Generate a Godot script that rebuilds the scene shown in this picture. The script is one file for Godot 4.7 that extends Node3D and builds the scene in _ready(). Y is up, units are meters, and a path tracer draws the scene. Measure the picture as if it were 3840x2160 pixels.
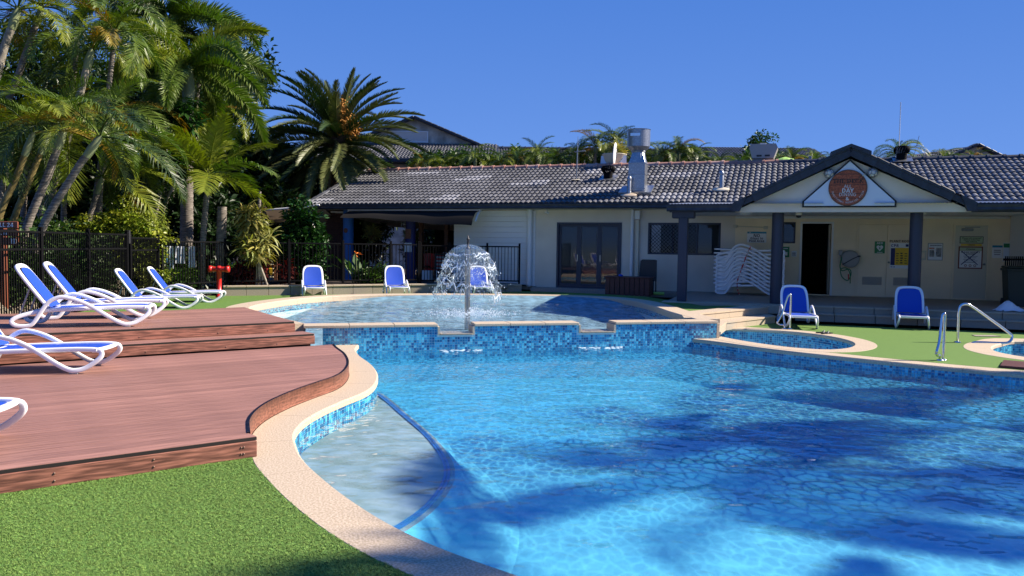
extends Node3D
# A resort pool with a timber deck, a spill-over wading pool, sun loungers and a tiled café building behind.

var rng := RandomNumberGenerator.new()
var M := {}
const ID := Transform3D.IDENTITY
var BT := Transform3D(Basis(Vector3.UP, deg_to_rad(-19.0)), Vector3(8.72, 0, -22.52))   # the building: x along its front, z out of it
var used := {}

func rf(a: float, b: float) -> float: return rng.randf_range(a, b)
func V(x: float, y: float, z: float) -> Vector3: return Vector3(x, y, z)

# ---------- nodes ----------
func numbered(n: String) -> String:
	used[n] = used.get(n, -1) + 1
	return n if used[n] == 0 else "%s_%03d" % [n, used[n]]

func tag(o: Node, label := "", category := "", group := "", kind := "") -> void:
	if label: o.set_meta("label", label)
	if category: o.set_meta("category", category)
	if group: o.set_meta("group", group)
	if kind: o.set_meta("kind", kind)

func thing(n: String, label: String, category: String, at := Vector3.ZERO, turn := 0.0, group := "") -> Node3D:
	var o := Node3D.new()
	o.name = numbered(n)
	add_child(o, true)
	o.position = at
	o.rotation.y = turn
	tag(o, label, category, group)
	return o

func mi(n: String, mesh: Mesh, m: Material, x := ID) -> MeshInstance3D:
	var o := MeshInstance3D.new()
	o.name = n
	o.mesh = mesh
	o.material_override = m
	o.transform = x
	return o

func part(p: Node, n: String, mesh: Mesh, m: Material, x := ID, kind := "") -> MeshInstance3D:
	var o := mi(n, mesh, m, x)
	var k := 0
	while p.has_node(NodePath(String(o.name))):
		var key := "%d/%s" % [p.get_instance_id(), n]
		used[key] = used.get(key, 0) + 1
		o.name = "%s_%03d" % [n, used[key]]
	p.add_child(o, true)
	if kind: o.set_meta("kind", kind)
	return o

func solo(n: String, mesh: Mesh, m: Material, label: String, category: String, x := ID, group := "") -> MeshInstance3D:
	var o := mi(numbered(n), mesh, m, x)
	add_child(o, true)
	tag(o, label, category, group)
	return o

func struct(n: String, mesh: Mesh, m: Material, x := ID) -> MeshInstance3D:
	var o := mi(numbered(n), mesh, m, x)
	add_child(o, true)
	o.set_meta("kind", "structure")
	return o

func many(p: Node, n: String, mesh: Mesh, m: Material, xf: Array, cols := PackedColorArray()) -> MultiMeshInstance3D:
	var mm := MultiMesh.new()
	mm.transform_format = MultiMesh.TRANSFORM_3D
	mm.use_colors = cols.size() > 0
	mm.mesh = mesh
	mm.instance_count = xf.size()
	for i in xf.size():
		mm.set_instance_transform(i, xf[i])
		if cols.size() > 0: mm.set_instance_color(i, cols[i])
	var o := MultiMeshInstance3D.new()
	o.name = n
	o.multimesh = mm
	o.material_override = m
	p.add_child(o, true)
	o.set_meta("kind", "stuff")
	return o

func dup(src: Node3D, at: Vector3, turn: float, label := "", group := "") -> Node3D:
	var c: Node3D = src.duplicate()
	c.name = numbered(String(src.name).trim_suffix("_000"))
	add_child(c, true)
	c.position = at
	c.rotation = Vector3(0, turn, 0)
	tag(c, label, "", group)
	return c

# ---------- materials ----------
func noise(freq: float, lo: Color, hi: Color, oct := 3, size := 256, type := FastNoiseLite.TYPE_SIMPLEX, seed_ := 1) -> NoiseTexture2D:
	var f := FastNoiseLite.new()
	f.noise_type = type
	f.frequency = freq
	f.fractal_octaves = oct
	f.seed = seed_
	var t := NoiseTexture2D.new()
	t.width = size
	t.height = size
	t.seamless = true
	t.noise = f
	var g := Gradient.new()
	g.set_color(0, lo)
	g.set_color(1, hi)
	t.color_ramp = g
	return t

func grey(v: float) -> Color: return Color(v, v, v)

func mat(key: String, c: Color, rough := 0.8, metal := 0.0, tex: Texture2D = null, sc := Vector3.ONE, bump := 0.0, bt: Texture2D = null, world := false) -> StandardMaterial3D:
	var m := StandardMaterial3D.new()
	m.resource_name = key
	m.albedo_color = c.linear_to_srgb()
	m.roughness = rough
	m.metallic = metal
	if tex or bt:
		m.uv1_triplanar = true
		m.uv1_world_triplanar = world
		m.uv1_triplanar_sharpness = 4.0
		m.uv1_scale = sc
	if tex: m.albedo_texture = tex
	if bump > 0.0:
		m.heightmap_enabled = true
		m.heightmap_texture = bt if bt else tex
		m.heightmap_scale = bump
	M[key] = m
	return m

func leafmat(key: String, c: Color, back: Color, rough := 0.4) -> StandardMaterial3D:
	var m := mat(key, c, rough)
	m.vertex_color_use_as_albedo = true
	m.backlight_enabled = true
	m.backlight = back.linear_to_srgb()
	m.metallic_specular = 0.4
	return m

func pane(key: String, alpha: float, rough: float, spec := 0.5) -> StandardMaterial3D:
	var m := mat(key, Color(1, 1, 1), rough)
	m.transparency = BaseMaterial3D.TRANSPARENCY_ALPHA
	m.albedo_color = Color(0.9, 0.97, 1.0, alpha)
	m.metallic_specular = spec
	return m

# ---------- shapes ----------
func S() -> SurfaceTool:
	var st := SurfaceTool.new()
	st.begin(Mesh.PRIMITIVE_TRIANGLES)
	return st

func fin(st: SurfaceTool) -> ArrayMesh:
	st.generate_normals()
	return st.commit()

func tri(st: SurfaceTool, a: Vector3, b: Vector3, c: Vector3) -> void:
	st.add_vertex(a)
	st.add_vertex(c)
	st.add_vertex(b)

func quad(st: SurfaceTool, a: Vector3, b: Vector3, c: Vector3, d: Vector3) -> void:
	tri(st, a, b, c)
	tri(st, a, c, d)

func box(st: SurfaceTool, c: Vector3, s: Vector3, b := Basis.IDENTITY) -> void:
	st.set_smooth_group(-1)
	var h := s * 0.5
	var p := []
	for i in 8:
		p.append(c + b * Vector3(h.x if i & 1 else -h.x, h.y if i & 2 else -h.y, h.z if i & 4 else -h.z))
	quad(st, p[4], p[5], p[7], p[6])
	quad(st, p[1], p[0], p[2], p[3])
	quad(st, p[5], p[1], p[3], p[7])
	quad(st, p[0], p[4], p[6], p[2])
	quad(st, p[6], p[7], p[3], p[2])
	quad(st, p[0], p[1], p[5], p[4])

func cbox(st: SurfaceTool, c: Vector3, s: Vector3, k: float, b := Basis.IDENTITY) -> void:
	# a box with chamfered edges, swept up in four rings
	st.set_smooth_group(-1)
	var h := s * 0.5
	var rings := []
	for lv in [[-h.y, k], [-h.y + k, 0.0], [h.y - k, 0.0], [h.y, k]]:
		var y: float = lv[0]
		var i: float = lv[1]
		var ring := []
		var ax := h.x - i
		var az := h.z - i
		for pt in [[ax, az - k], [ax - k, az], [-ax + k, az], [-ax, az - k], [-ax, -az + k], [-ax + k, -az], [ax - k, -az], [ax, -az + k]]:
			ring.append(c + b * Vector3(pt[0], y, pt[1]))
		rings.append(ring)
	for r in 3:
		for i in 8:
			var j := (i + 1) % 8
			quad(st, rings[r][j], rings[r][i], rings[r + 1][i], rings[r + 1][j])
	for i in range(1, 7):
		tri(st, rings[3][0], rings[3][i + 1], rings[3][i])
		tri(st, rings[0][0], rings[0][i], rings[0][i + 1])

func boxm(s: Vector3, k := 0.0, c := Vector3.ZERO) -> ArrayMesh:
	var st := S()
	if k > 0.0: cbox(st, c, s, k)
	else: box(st, c, s)
	return fin(st)

func bx(x0: float, x1: float, y0: float, y1: float, z0: float, z1: float, k := 0.0) -> ArrayMesh:
	return boxm(V(x1 - x0, y1 - y0, z1 - z0), k, V(x0 + x1, y0 + y1, z0 + z1) * 0.5)

func abox(st: SurfaceTool, x0: float, x1: float, y0: float, y1: float, z0: float, z1: float) -> void:
	box(st, V(x0 + x1, y0 + y1, z0 + z1) * 0.5, V(x1 - x0, y1 - y0, z1 - z0))

func sweep(st: SurfaceTool, path: Array, prof: PackedVector2Array, closed := false, ref := Vector3.UP, scales := []) -> void:
	# prof x runs along the side vector, y along the other normal
	st.set_smooth_group(2)
	var n := path.size()
	var rings := []
	var side := Vector3.ZERO
	for i in n:
		var a: Vector3 = path[(i - 1 + n) % n] if closed or i > 0 else path[i]
		var b: Vector3 = path[(i + 1) % n] if closed or i < n - 1 else path[i]
		var t := (b - a).normalized()
		var s := ref.cross(t)
		if s.length() < 0.05: s = side if side != Vector3.ZERO else V(0, 0, 1).cross(t)
		s = s.normalized()
		side = s
		var u := t.cross(s)
		var k: float = scales[i] if scales.size() > 0 else 1.0
		var ring := []
		for p in prof: ring.append(path[i] + s * p.x * k + u * p.y * k)
		rings.append(ring)
	var m := prof.size()
	for i in (n if closed else n - 1):
		var r0: Array = rings[i]
		var r1: Array = rings[(i + 1) % n]
		for j in m:
			var l := (j + 1) % m
			quad(st, r0[j], r0[l], r1[l], r1[j])
	if not closed:
		st.set_smooth_group(-1)
		for j in range(1, m - 1):
			tri(st, rings[0][0], rings[0][j + 1], rings[0][j])
			tri(st, rings[n - 1][0], rings[n - 1][j], rings[n - 1][j + 1])

func ngon(r: float, n: int) -> PackedVector2Array:
	var p := PackedVector2Array()
	for i in n: p.append(Vector2.from_angle(TAU * i / n) * r)
	return p

func rrect(w: float, h: float, k: float) -> PackedVector2Array:
	var p := PackedVector2Array()
	for c in [[1, 1, 0], [-1, 1, 1], [-1, -1, 2], [1, -1, 3]]:
		for i in 3:
			p.append(Vector2(c[0] * (w / 2 - k), c[1] * (h / 2 - k)) + Vector2.from_angle(PI / 2 * (c[2] + i / 2.0)) * k)
	return p

func tube(st: SurfaceTool, path: Array, r: float, n := 8, closed := false, scales := []) -> void:
	# parallel transport, so that any bend is allowed
	st.set_smooth_group(2)
	var k := path.size()
	var t0: Vector3 = (path[1] - path[0]).normalized()
	var s := t0.cross(Vector3.UP)
	if s.length() < 0.1: s = t0.cross(V(1, 0, 0))
	s = s.normalized()
	var rings := []
	for i in k:
		var a: Vector3 = path[(i - 1 + k) % k] if closed or i > 0 else path[i]
		var b: Vector3 = path[(i + 1) % k] if closed or i < k - 1 else path[i]
		var t := (b - a).normalized()
		s = (s - t * s.dot(t)).normalized()
		var u := t.cross(s)
		var rr: float = r * (scales[i] if scales.size() > 0 else 1.0)
		var ring := []
		for j in n:
			var an := TAU * j / n
			ring.append(path[i] + (s * cos(an) + u * sin(an)) * rr)
		rings.append(ring)
	for i in (k if closed else k - 1):
		for j in n:
			var l := (j + 1) % n
			quad(st, rings[i][j], rings[i][l], rings[(i + 1) % k][l], rings[(i + 1) % k][j])
	if not closed:
		st.set_smooth_group(-1)
		for j in range(1, n - 1):
			tri(st, rings[0][0], rings[0][j + 1], rings[0][j])
			tri(st, rings[k - 1][0], rings[k - 1][j], rings[k - 1][j + 1])

func tubem(path: Array, r: float, n := 8, closed := false, scales := []) -> ArrayMesh:
	var st := S()
	tube(st, path, r, n, closed, scales)
	return fin(st)

func lathe(st: SurfaceTool, prof: Array, n: int, c := Vector3.ZERO, smooth := 3) -> void:
	st.set_smooth_group(smooth)
	for i in prof.size() - 1:
		for j in n:
			var a := TAU * j / n
			var b := TAU * (j + 1) / n
			var p: Vector2 = prof[i]
			var q: Vector2 = prof[i + 1]
			quad(st, c + V(cos(b) * p.x, p.y, sin(b) * p.x), c + V(cos(a) * p.x, p.y, sin(a) * p.x), c + V(cos(a) * q.x, q.y, sin(a) * q.x), c + V(cos(b) * q.x, q.y, sin(b) * q.x))

func lathem(prof: Array, n := 16, c := Vector3.ZERO, smooth := 3) -> ArrayMesh:
	var st := S()
	lathe(st, prof, n, c, smooth)
	return fin(st)

func prism(st: SurfaceTool, poly: PackedVector2Array, y0: float, y1: float, x := ID) -> void:
	st.set_smooth_group(-1)
	var ids := Geometry2D.triangulate_polygon(poly)
	for i in range(0, ids.size(), 3):
		var a := poly[ids[i]]
		var b := poly[ids[i + 1]]
		var c := poly[ids[i + 2]]
		if (b - a).cross(c - a) > 0.0:
			var t := b
			b = c
			c = t
		tri(st, x * V(a.x, y1, a.y), x * V(b.x, y1, b.y), x * V(c.x, y1, c.y))
		tri(st, x * V(a.x, y0, a.y), x * V(c.x, y0, c.y), x * V(b.x, y0, b.y))
	var cw := Geometry2D.is_polygon_clockwise(poly)
	var n := poly.size()
	for i in n:
		var a := poly[i]
		var b := poly[(i + 1) % n]
		if cw:
			var t := a
			a = b
			b = t
		quad(st, x * V(b.x, y0, b.y), x * V(a.x, y0, a.y), x * V(a.x, y1, a.y), x * V(b.x, y1, b.y))

func prismm(poly: PackedVector2Array, y0: float, y1: float, x := ID) -> ArrayMesh:
	var st := S()
	prism(st, poly, y0, y1, x)
	return fin(st)

var UPRIGHT := Transform3D(Basis(V(1, 0, 0), V(0, 0, 1), V(0, 1, 0)), Vector3.ZERO)   # a polygon in x, y pushed along z

func sheet(poly: PackedVector2Array, y: Callable, cell: float) -> ArrayMesh:
	var lo := poly[0]
	var hi := poly[0]
	for p in poly:
		lo = lo.min(p)
		hi = hi.max(p)
	var st := S()
	st.set_smooth_group(0)
	var x := lo.x
	while x < hi.x:
		var z := lo.y
		while z < hi.y:
			var r := PackedVector2Array([Vector2(x, z), Vector2(x + cell, z), Vector2(x + cell, z + cell), Vector2(x, z + cell)])
			for c in Geometry2D.intersect_polygons(r, poly):
				var ids := Geometry2D.triangulate_polygon(c)
				for i in range(0, ids.size(), 3):
					var a: Vector2 = c[ids[i]]
					var b: Vector2 = c[ids[i + 1]]
					var d: Vector2 = c[ids[i + 2]]
					if (b - a).cross(d - a) > 0.0:
						var t := b
						b = d
						d = t
					tri(st, V(a.x, y.call(a), a.y), V(b.x, y.call(b), b.y), V(d.x, y.call(d), d.y))
			z += cell
		x += cell
	return fin(st)

func cr(pts: Array, n: int, closed := false) -> PackedVector2Array:
	var out := PackedVector2Array()
	var k := pts.size()
	for i in (k if closed else k - 1):
		var p0: Vector2 = pts[(i - 1 + k) % k] if closed else pts[maxi(i - 1, 0)]
		var p1: Vector2 = pts[i]
		var p2: Vector2 = pts[(i + 1) % k]
		var p3: Vector2 = pts[(i + 2) % k] if closed else pts[mini(i + 2, k - 1)]
		for j in n:
			out.append(p1.cubic_interpolate(p2, p0, p3, float(j) / n) if false else crp(p0, p1, p2, p3, float(j) / n))
	if not closed: out.append(pts[k - 1])
	return out

func crp(p0: Vector2, p1: Vector2, p2: Vector2, p3: Vector2, t: float) -> Vector2:
	return 0.5 * (2.0 * p1 + (p2 - p0) * t + (2.0 * p0 - 5.0 * p1 + 4.0 * p2 - p3) * t * t + (3.0 * p1 - p0 - 3.0 * p2 + p3) * t * t * t)

func cr3(pts: Array, n: int, closed := false) -> Array:
	var out := []
	var k := pts.size()
	for i in (k if closed else k - 1):
		var p0: Vector3 = pts[(i - 1 + k) % k] if closed else pts[maxi(i - 1, 0)]
		var p1: Vector3 = pts[i]
		var p2: Vector3 = pts[(i + 1) % k]
		var p3: Vector3 = pts[(i + 2) % k] if closed else pts[mini(i + 2, k - 1)]
		for j in n:
			var t := float(j) / n
			out.append(0.5 * (2.0 * p1 + (p2 - p0) * t + (2.0 * p0 - 5.0 * p1 + 4.0 * p2 - p3) * t * t + (3.0 * p1 - p0 - 3.0 * p2 + p3) * t * t * t))
	if not closed: out.append(pts[k - 1])
	return out

func resample(pts: PackedVector2Array, step: float) -> PackedVector2Array:
	var out := PackedVector2Array([pts[0]])
	var left := step
	for i in pts.size() - 1:
		var a := pts[i]
		var b := pts[i + 1]
		var l := a.distance_to(b)
		var d := left
		while d <= l:
			out.append(a.lerp(b, d / l))
			d += step
		left = d - l
	if out[out.size() - 1].distance_to(pts[pts.size() - 1]) > step * 0.3: out.append(pts[pts.size() - 1])
	return out

func offs(pts: PackedVector2Array, d: float, closed := false) -> PackedVector2Array:
	var out := PackedVector2Array()
	var n := pts.size()
	for i in n:
		var a := pts[(i - 1 + n) % n] if closed or i > 0 else pts[i]
		var b := pts[(i + 1) % n] if closed or i < n - 1 else pts[i]
		out.append(pts[i] + (b - a).normalized().orthogonal() * d)
	return out

func band(st: SurfaceTool, line: PackedVector2Array, y0: float, y1: float, closed := false) -> void:
	st.set_smooth_group(0)
	var n := line.size()
	for i in (n if closed else n - 1):
		var a := line[i]
		var b := line[(i + 1) % n]
		quad(st, V(a.x, y0, a.y), V(b.x, y0, b.y), V(b.x, y1, b.y), V(a.x, y1, a.y))

func coping(p: Node, inner: PackedVector2Array, outer: PackedVector2Array, top: float, th: float, every: int, m: Material) -> void:
	# stones of a pool edge: inner and outer have as many points; every so many points a joint
	var n := inner.size()
	var i := 0
	while i < n - 1:
		var e := mini(i + every, n - 1)
		if n - 1 - e < every / 2: e = n - 1
		var st := S()
		st.set_smooth_group(-1)
		var k := 0.018
		for j in range(i, e):
			var sec := []
			for w in 2:
				var a := inner[j + w]
				var b := outer[j + w]
				if w == 0 and j == i: 
					var f := 0.004 / maxf(0.01, inner[j].distance_to(inner[j + 1]))
					a = a.lerp(inner[j + 1], f)
					b = b.lerp(outer[j + 1], f)
				var d := (b - a).normalized()
				sec.append([V(a.x, top - th, a.y), V(a.x, top - k, a.y), V(a.x + d.x * k, top, a.y + d.y * k), V(b.x - d.x * 0.006, top, b.y - d.y * 0.006), V(b.x, top - 0.006, b.y), V(b.x, top - th, b.y)])
			for s in 6:
				quad(st, sec[0][s], sec[0][(s + 1) % 6], sec[1][(s + 1) % 6], sec[1][s])
			if j == i:
				for s in range(1, 5): tri(st, sec[0][0], sec[0][s + 1], sec[0][s])
			if j == e - 1:
				for s in range(1, 5): tri(st, sec[1][0], sec[1][s], sec[1][s + 1])
		part(p, "coping_stone", fin(st), m)
		i = e

func text(s: String, h: float, bold := true, serif := false, depth := 0.004) -> TextMesh:
	var f := SystemFont.new()
	f.font_names = PackedStringArray(["Droid Serif" if serif else "Droid Sans"])
	f.font_weight = 700 if bold else 400
	var t := TextMesh.new()
	t.font = f
	t.font_size = 24
	t.pixel_size = h / 17.3
	t.text = s
	t.depth = depth
	t.curve_step = 3.0
	t.line_spacing = -4.0
	return t

# wall in x, y at z0..z1 with rectangular openings [x0, x1, y0, y1]
func holed(st: SurfaceTool, x0: float, x1: float, y0: float, y1: float, z0: float, z1: float, holes: Array) -> void:
	st.set_smooth_group(-1)
	var xs := [x0, x1]
	var ys := [y0, y1]
	for h in holes:
		for v in [h[0], h[1]]:
			if v > x0 and v < x1 and not v in xs: xs.append(v)
		for v in [h[2], h[3]]:
			if v > y0 and v < y1 and not v in ys: ys.append(v)
	xs.sort()
	ys.sort()
	for i in xs.size() - 1:
		for j in ys.size() - 1:
			var c := Vector2((xs[i] + xs[i + 1]) / 2, (ys[j] + ys[j + 1]) / 2)
			var open := false
			for h in holes:
				if c.x > h[0] and c.x < h[1] and c.y > h[2] and c.y < h[3]: open = true
			if open: continue
			quad(st, V(xs[i], ys[j], z1), V(xs[i + 1], ys[j], z1), V(xs[i + 1], ys[j + 1], z1), V(xs[i], ys[j + 1], z1))
			quad(st, V(xs[i + 1], ys[j], z0), V(xs[i], ys[j], z0), V(xs[i], ys[j + 1], z0), V(xs[i + 1], ys[j + 1], z0))
	for h in holes + [[x0, x1, y0, y1]]:
		quad(st, V(h[0], h[2], z0), V(h[0], h[2], z1), V(h[0], h[3], z1), V(h[0], h[3], z0))
		quad(st, V(h[1], h[2], z1), V(h[1], h[2], z0), V(h[1], h[3], z0), V(h[1], h[3], z1))
		quad(st, V(h[0], h[3], z1), V(h[1], h[3], z1), V(h[1], h[3], z0), V(h[0], h[3], z0))
		quad(st, V(h[0], h[2], z0), V(h[1], h[2], z0), V(h[1], h[2], z1), V(h[0], h[2], z1))

# mosaic squares along a line, from y0 up
func mosaic(p: Node, line: PackedVector2Array, y0: float, rows: int, pitch: float, skip = null) -> void:
	var pts := resample(line, pitch)
	var xf := []
	var cols := PackedColorArray()
	var pal := [Color(0.02, 0.15, 0.28), Color(0.03, 0.25, 0.42), Color(0.07, 0.38, 0.52), Color(0.015, 0.08, 0.2), Color(0.1, 0.4, 0.54), Color(0.03, 0.21, 0.38)]
	for i in pts.size() - 1:
		var t := (pts[i + 1] - pts[i]).normalized()
		var c := (pts[i] + pts[i + 1]) * 0.5
		var b := Basis(V(t.x, 0, t.y), Vector3.UP, V(-t.y, 0, t.x))
		for r in rows:
			var y := y0 + (r + 0.5) * pitch
			if skip != null and skip.call(c, y): continue
			xf.append(Transform3D(b, V(c.x, y, c.y)))
			cols.append(pal[rng.randi() % 6] * rf(1.1, 1.4))
	many(p, "mosaic_tile", M.mosaic_mesh, M.mosaic, xf, cols)

# ---------- foliage ----------
func clump(n: int, r: float, ll: float, lw: float, sd: int) -> ArrayMesh:
	var g := RandomNumberGenerator.new()
	g.seed = sd
	var st := S()
	st.set_smooth_group(-1)
	for i in n:
		var d := V(g.randf_range(-1, 1), g.randf_range(-0.5, 1), g.randf_range(-1, 1)).normalized()
		var o := d * r * g.randf_range(0.15, 1.0)
		var f := (d + V(g.randf_range(-0.7, 0.7), g.randf_range(-0.7, 0.3), g.randf_range(-0.7, 0.7))).normalized()
		var s := f.cross(V(g.randf_range(-0.4, 0.4), 1, g.randf_range(-0.4, 0.4))).normalized()
		var up := s.cross(f)
		var l := ll * g.randf_range(0.7, 1.2)
		var v := g.randf_range(0.7, 1.2)
		st.set_color(Color(v, v, v))
		var mid := o + f * l * 0.5 - up * l * 0.04
		tri(st, o, mid + s * lw * 0.5 + up * lw * 0.15, o + f * l - up * l * 0.14)
		tri(st, o, o + f * l - up * l * 0.14, mid - s * lw * 0.5 + up * lw * 0.15)
	return fin(st)

func crown(p: Node, n: String, mesh: Mesh, m: Material, blobs: Array, count: int, s0: float, s1: float, tint := Color.WHITE, vary := 0.35, inner := 0.55) -> void:
	var tot := 0.0
	for b in blobs: tot += pow(b[1].x * b[1].y * b[1].z, 0.667)
	var xf := []
	var cols := PackedColorArray()
	for b in blobs:
		var k := int(count * pow(b[1].x * b[1].y * b[1].z, 0.667) / tot)
		for i in k:
			var d := V(rng.randfn(), rng.randfn(), rng.randfn()).normalized()
			var lump := 0.82 + 0.18 * sin(d.x * 7.0 + b[0].x * 3.0) * sin(d.y * 6.0 + b[0].y) * 1.3 + 0.1 * sin(d.z * 11.0)
			var rr := lump * (1.0 - (1.0 - inner) * pow(rng.randf(), 1.7))
			var at: Vector3 = b[0] + d * b[1] * rr
			var s := rf(s0, s1)
			xf.append(Transform3D(Basis.from_euler(V(rf(-0.6, 0.6), rf(0, TAU), rf(-0.6, 0.6))).scaled(V(s, s, s)), at))
			var v := rf(1.0 - vary, 1.0 + vary)
			cols.append(Color(tint.r * v * rf(0.85, 1.2), tint.g * v, tint.b * v))
	many(p, n, mesh, m, xf, cols)

func frond(sd: int, L: float, n: int, ll: float, lw: float, arch: float, vee: float, droop: float, ranks := 1, stalk := 0.12, fwd0 := 0.3, fwd1 := 1.0) -> ArrayMesh:
	# a feather leaf along +x; arch bends it down, vee lifts the leaflets
	var g := RandomNumberGenerator.new()
	g.seed = sd
	var st := S()
	var pos := [Vector3.ZERO]
	var tan_ := []
	var steps := 14
	var sway := g.randf_range(-0.15, 0.15)
	for i in steps:
		var t := (i + 0.5) / steps
		var a := -arch * pow(t, 1.25)
		var dir := V(cos(a), sin(a), sway * t).normalized()
		tan_.append(dir)
		pos.append(pos[i] + dir * L / steps)
	tan_.append(tan_[steps - 1])
	st.set_color(Color(1.3, 1.25, 0.75))
	var sc := []
	for i in steps + 1: sc.append(1.0 - 0.8 * i / steps)
	tube(st, pos, L * 0.008 + 0.006, 4, false, sc)
	st.set_smooth_group(-1)
	for i in n:
		var t := stalk + (1.0 - stalk) * (i + g.randf_range(-0.3, 0.3)) / n
		t = clampf(t, stalk, 0.995)
		var f := t * steps
		var k := mini(int(f), steps - 1)
		var p: Vector3 = pos[k].lerp(pos[k + 1], f - k)
		var T: Vector3 = tan_[k]
		var Z := V(0, 0, 1)
		var U := Z.cross(T)
		var prof := pow(sin(PI * clampf(0.14 + 0.8 * (t - stalk) / (1.0 - stalk), 0, 1)), 0.7)
		for side in [-1.0, 1.0]:
			for r in ranks:
				var ve := vee + g.randf_range(-0.18, 0.18) + (0.0 if ranks == 1 else (r - (ranks - 1) * 0.5) * 1.0)
				var fw := lerpf(fwd0, fwd1, t) + g.randf_range(-0.1, 0.1)
				var d: Vector3 = ((Z * side * cos(ve) + U * sin(ve)) * cos(fw) + T * sin(fw)).normalized()
				var l := ll * prof * g.randf_range(0.88, 1.1)
				var v := g.randf_range(0.75, 1.2)
				st.set_color(Color(v * g.randf_range(0.9, 1.15), v, v * 0.9))
				var w := (T - d * T.dot(d)).normalized() * lw
				var d2 := (d - U * droop * g.randf_range(0.7, 1.3)).normalized()
				var m := p + d * l * 0.5
				var e := m + d2 * l * 0.5
				quad(st, p + w * 0.35, p - w * 0.35, m - w * 0.5, m + w * 0.5)
				tri(st, m + w * 0.5, m - w * 0.5, e)
	return fin(st)

func aim(az: float, el: float, roll := 0.0) -> Basis:
	var x := V(cos(el) * cos(az), sin(el), cos(el) * sin(az))
	var z := V(-sin(az), 0, cos(az))
	return Basis(x, z.cross(x), z) * Basis(Vector3.RIGHT, roll)

func trunk(pts: Array, r0: float, r1: float, ring: float, n := 9) -> ArrayMesh:
	var path := cr3(pts, 4)
	var fine := []
	var sc := []
	var total := 0.0
	for i in path.size() - 1: total += path[i].distance_to(path[i + 1])
	var run := 0.0
	for i in path.size() - 1:
		var a: Vector3 = path[i]
		var b: Vector3 = path[i + 1]
		var l := a.distance_to(b)
		var k := maxi(1, int(l / ring))
		for j in k:
			var r := lerpf(r0, r1, (run + l * j / k) / total)
			fine.append(a.lerp(b, (j + 0.0) / k)); sc.append(r * 1.05)
			fine.append(a.lerp(b, (j + 0.75) / k)); sc.append(r * 0.96)
		run += l
	fine.append(path[path.size() - 1]); sc.append(r1)
	return tubem(fine, 1.0, n, false, sc)

func palm(called: String, label: String, group: String, path: Array, r0: float, r1: float, fronds: Array, count: int, el0: float, el1: float, s0: float, s1: float, fm: Array, tm: Material, shaft := 0.0, ring := 0.12, sunk := 0.0) -> Node3D:
	var base: Vector3 = path[0]
	var o := thing(called, label, "palm tree", base, 0, group)
	var loc := []
	for p in path: loc.append(p - base)
	part(o, "trunk", trunk(loc, r0, r1, ring), tm)
	var top: Vector3 = loc[loc.size() - 1]
	var up: Vector3 = (top - loc[loc.size() - 2]).normalized()
	if shaft > 0.0:
		part(o, "crown_shaft", tubem([top - up * 0.02, top + up * shaft * 0.3, top + up * shaft * 0.75, top + up * shaft], r1, 9, false, [1.08, 1.25, 1.0, 0.6]), M.shaft)
		top += up * shaft * 0.93
	for i in count:
		var t := (i + 0.5) / count
		var az := i * 2.39996 + rf(-0.25, 0.25)
		var el := lerpf(el1, el0, pow(t, 0.85)) + rf(-0.12, 0.12)
		var s := rf(s0, s1) * (0.8 + 0.2 * minf(1.0, t * 3.0))
		part(o, "frond", fronds[rng.randi() % fronds.size()], fm[rng.randi() % fm.size()], Transform3D(aim(az, el, rf(-0.4, 0.4)) * Basis.from_scale(V(s, s, s)), top - up * sunk * t))
	return o

func _ready() -> void:
	rng.seed = 20240611
	# camera
	var cam := Camera3D.new()
	cam.name = "camera"
	add_child(cam)
	cam.position = V(0, 1.6, 0)
	cam.rotation = V(-0.0534, 0, 0.0135)
	cam.fov = 40.12
	cam.near = 0.05
	cam.far = 900.0
	cam.current = true
	# sky, exposure
	var sky := ProceduralSkyMaterial.new()
	sky.sky_top_color = Color(0.01, 0.072, 0.3).linear_to_srgb()
	sky.sky_horizon_color = Color(0.098, 0.195, 0.45).linear_to_srgb()
	sky.sky_curve = 0.21
	sky.ground_bottom_color = Color(0.05, 0.06, 0.05).linear_to_srgb()
	sky.ground_horizon_color = Color(0.2, 0.24, 0.26).linear_to_srgb()
	sky.ground_curve = 0.05
	sky.sun_angle_max = 24.0
	var env := Environment.new()
	env.background_mode = Environment.BG_SKY
	env.sky = Sky.new()
	env.sky.sky_material = sky
	env.tonemap_mode = Environment.TONE_MAPPER_LINEAR
	env.tonemap_exposure = 2.0
	env.sdfgi_enabled = true
	env.ssao_enabled = true
	env.ssil_enabled = true
	var we := WorldEnvironment.new()
	we.name = "world_environment"
	we.environment = env
	add_child(we)
	# sun, from the right
	var sun := DirectionalLight3D.new()
	sun.name = "sun"
	add_child(sun)
	sun.basis = Basis.looking_at(-V(0.784, 0.616, -0.07), Vector3.UP)
	sun.light_color = Color(1.0, 0.95, 0.88)
	sun.light_energy = 1.6
	sun.light_angular_distance = 0.6
	sun.shadow_enabled = true
	make_materials()
	setting()
	pool_walls()
	timber_deck()
	building()
	cafe()
	roof_things()
	verandah_things()
	far_buildings()
	fences()
	loungers()
	pool_things()
	garden()

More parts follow.
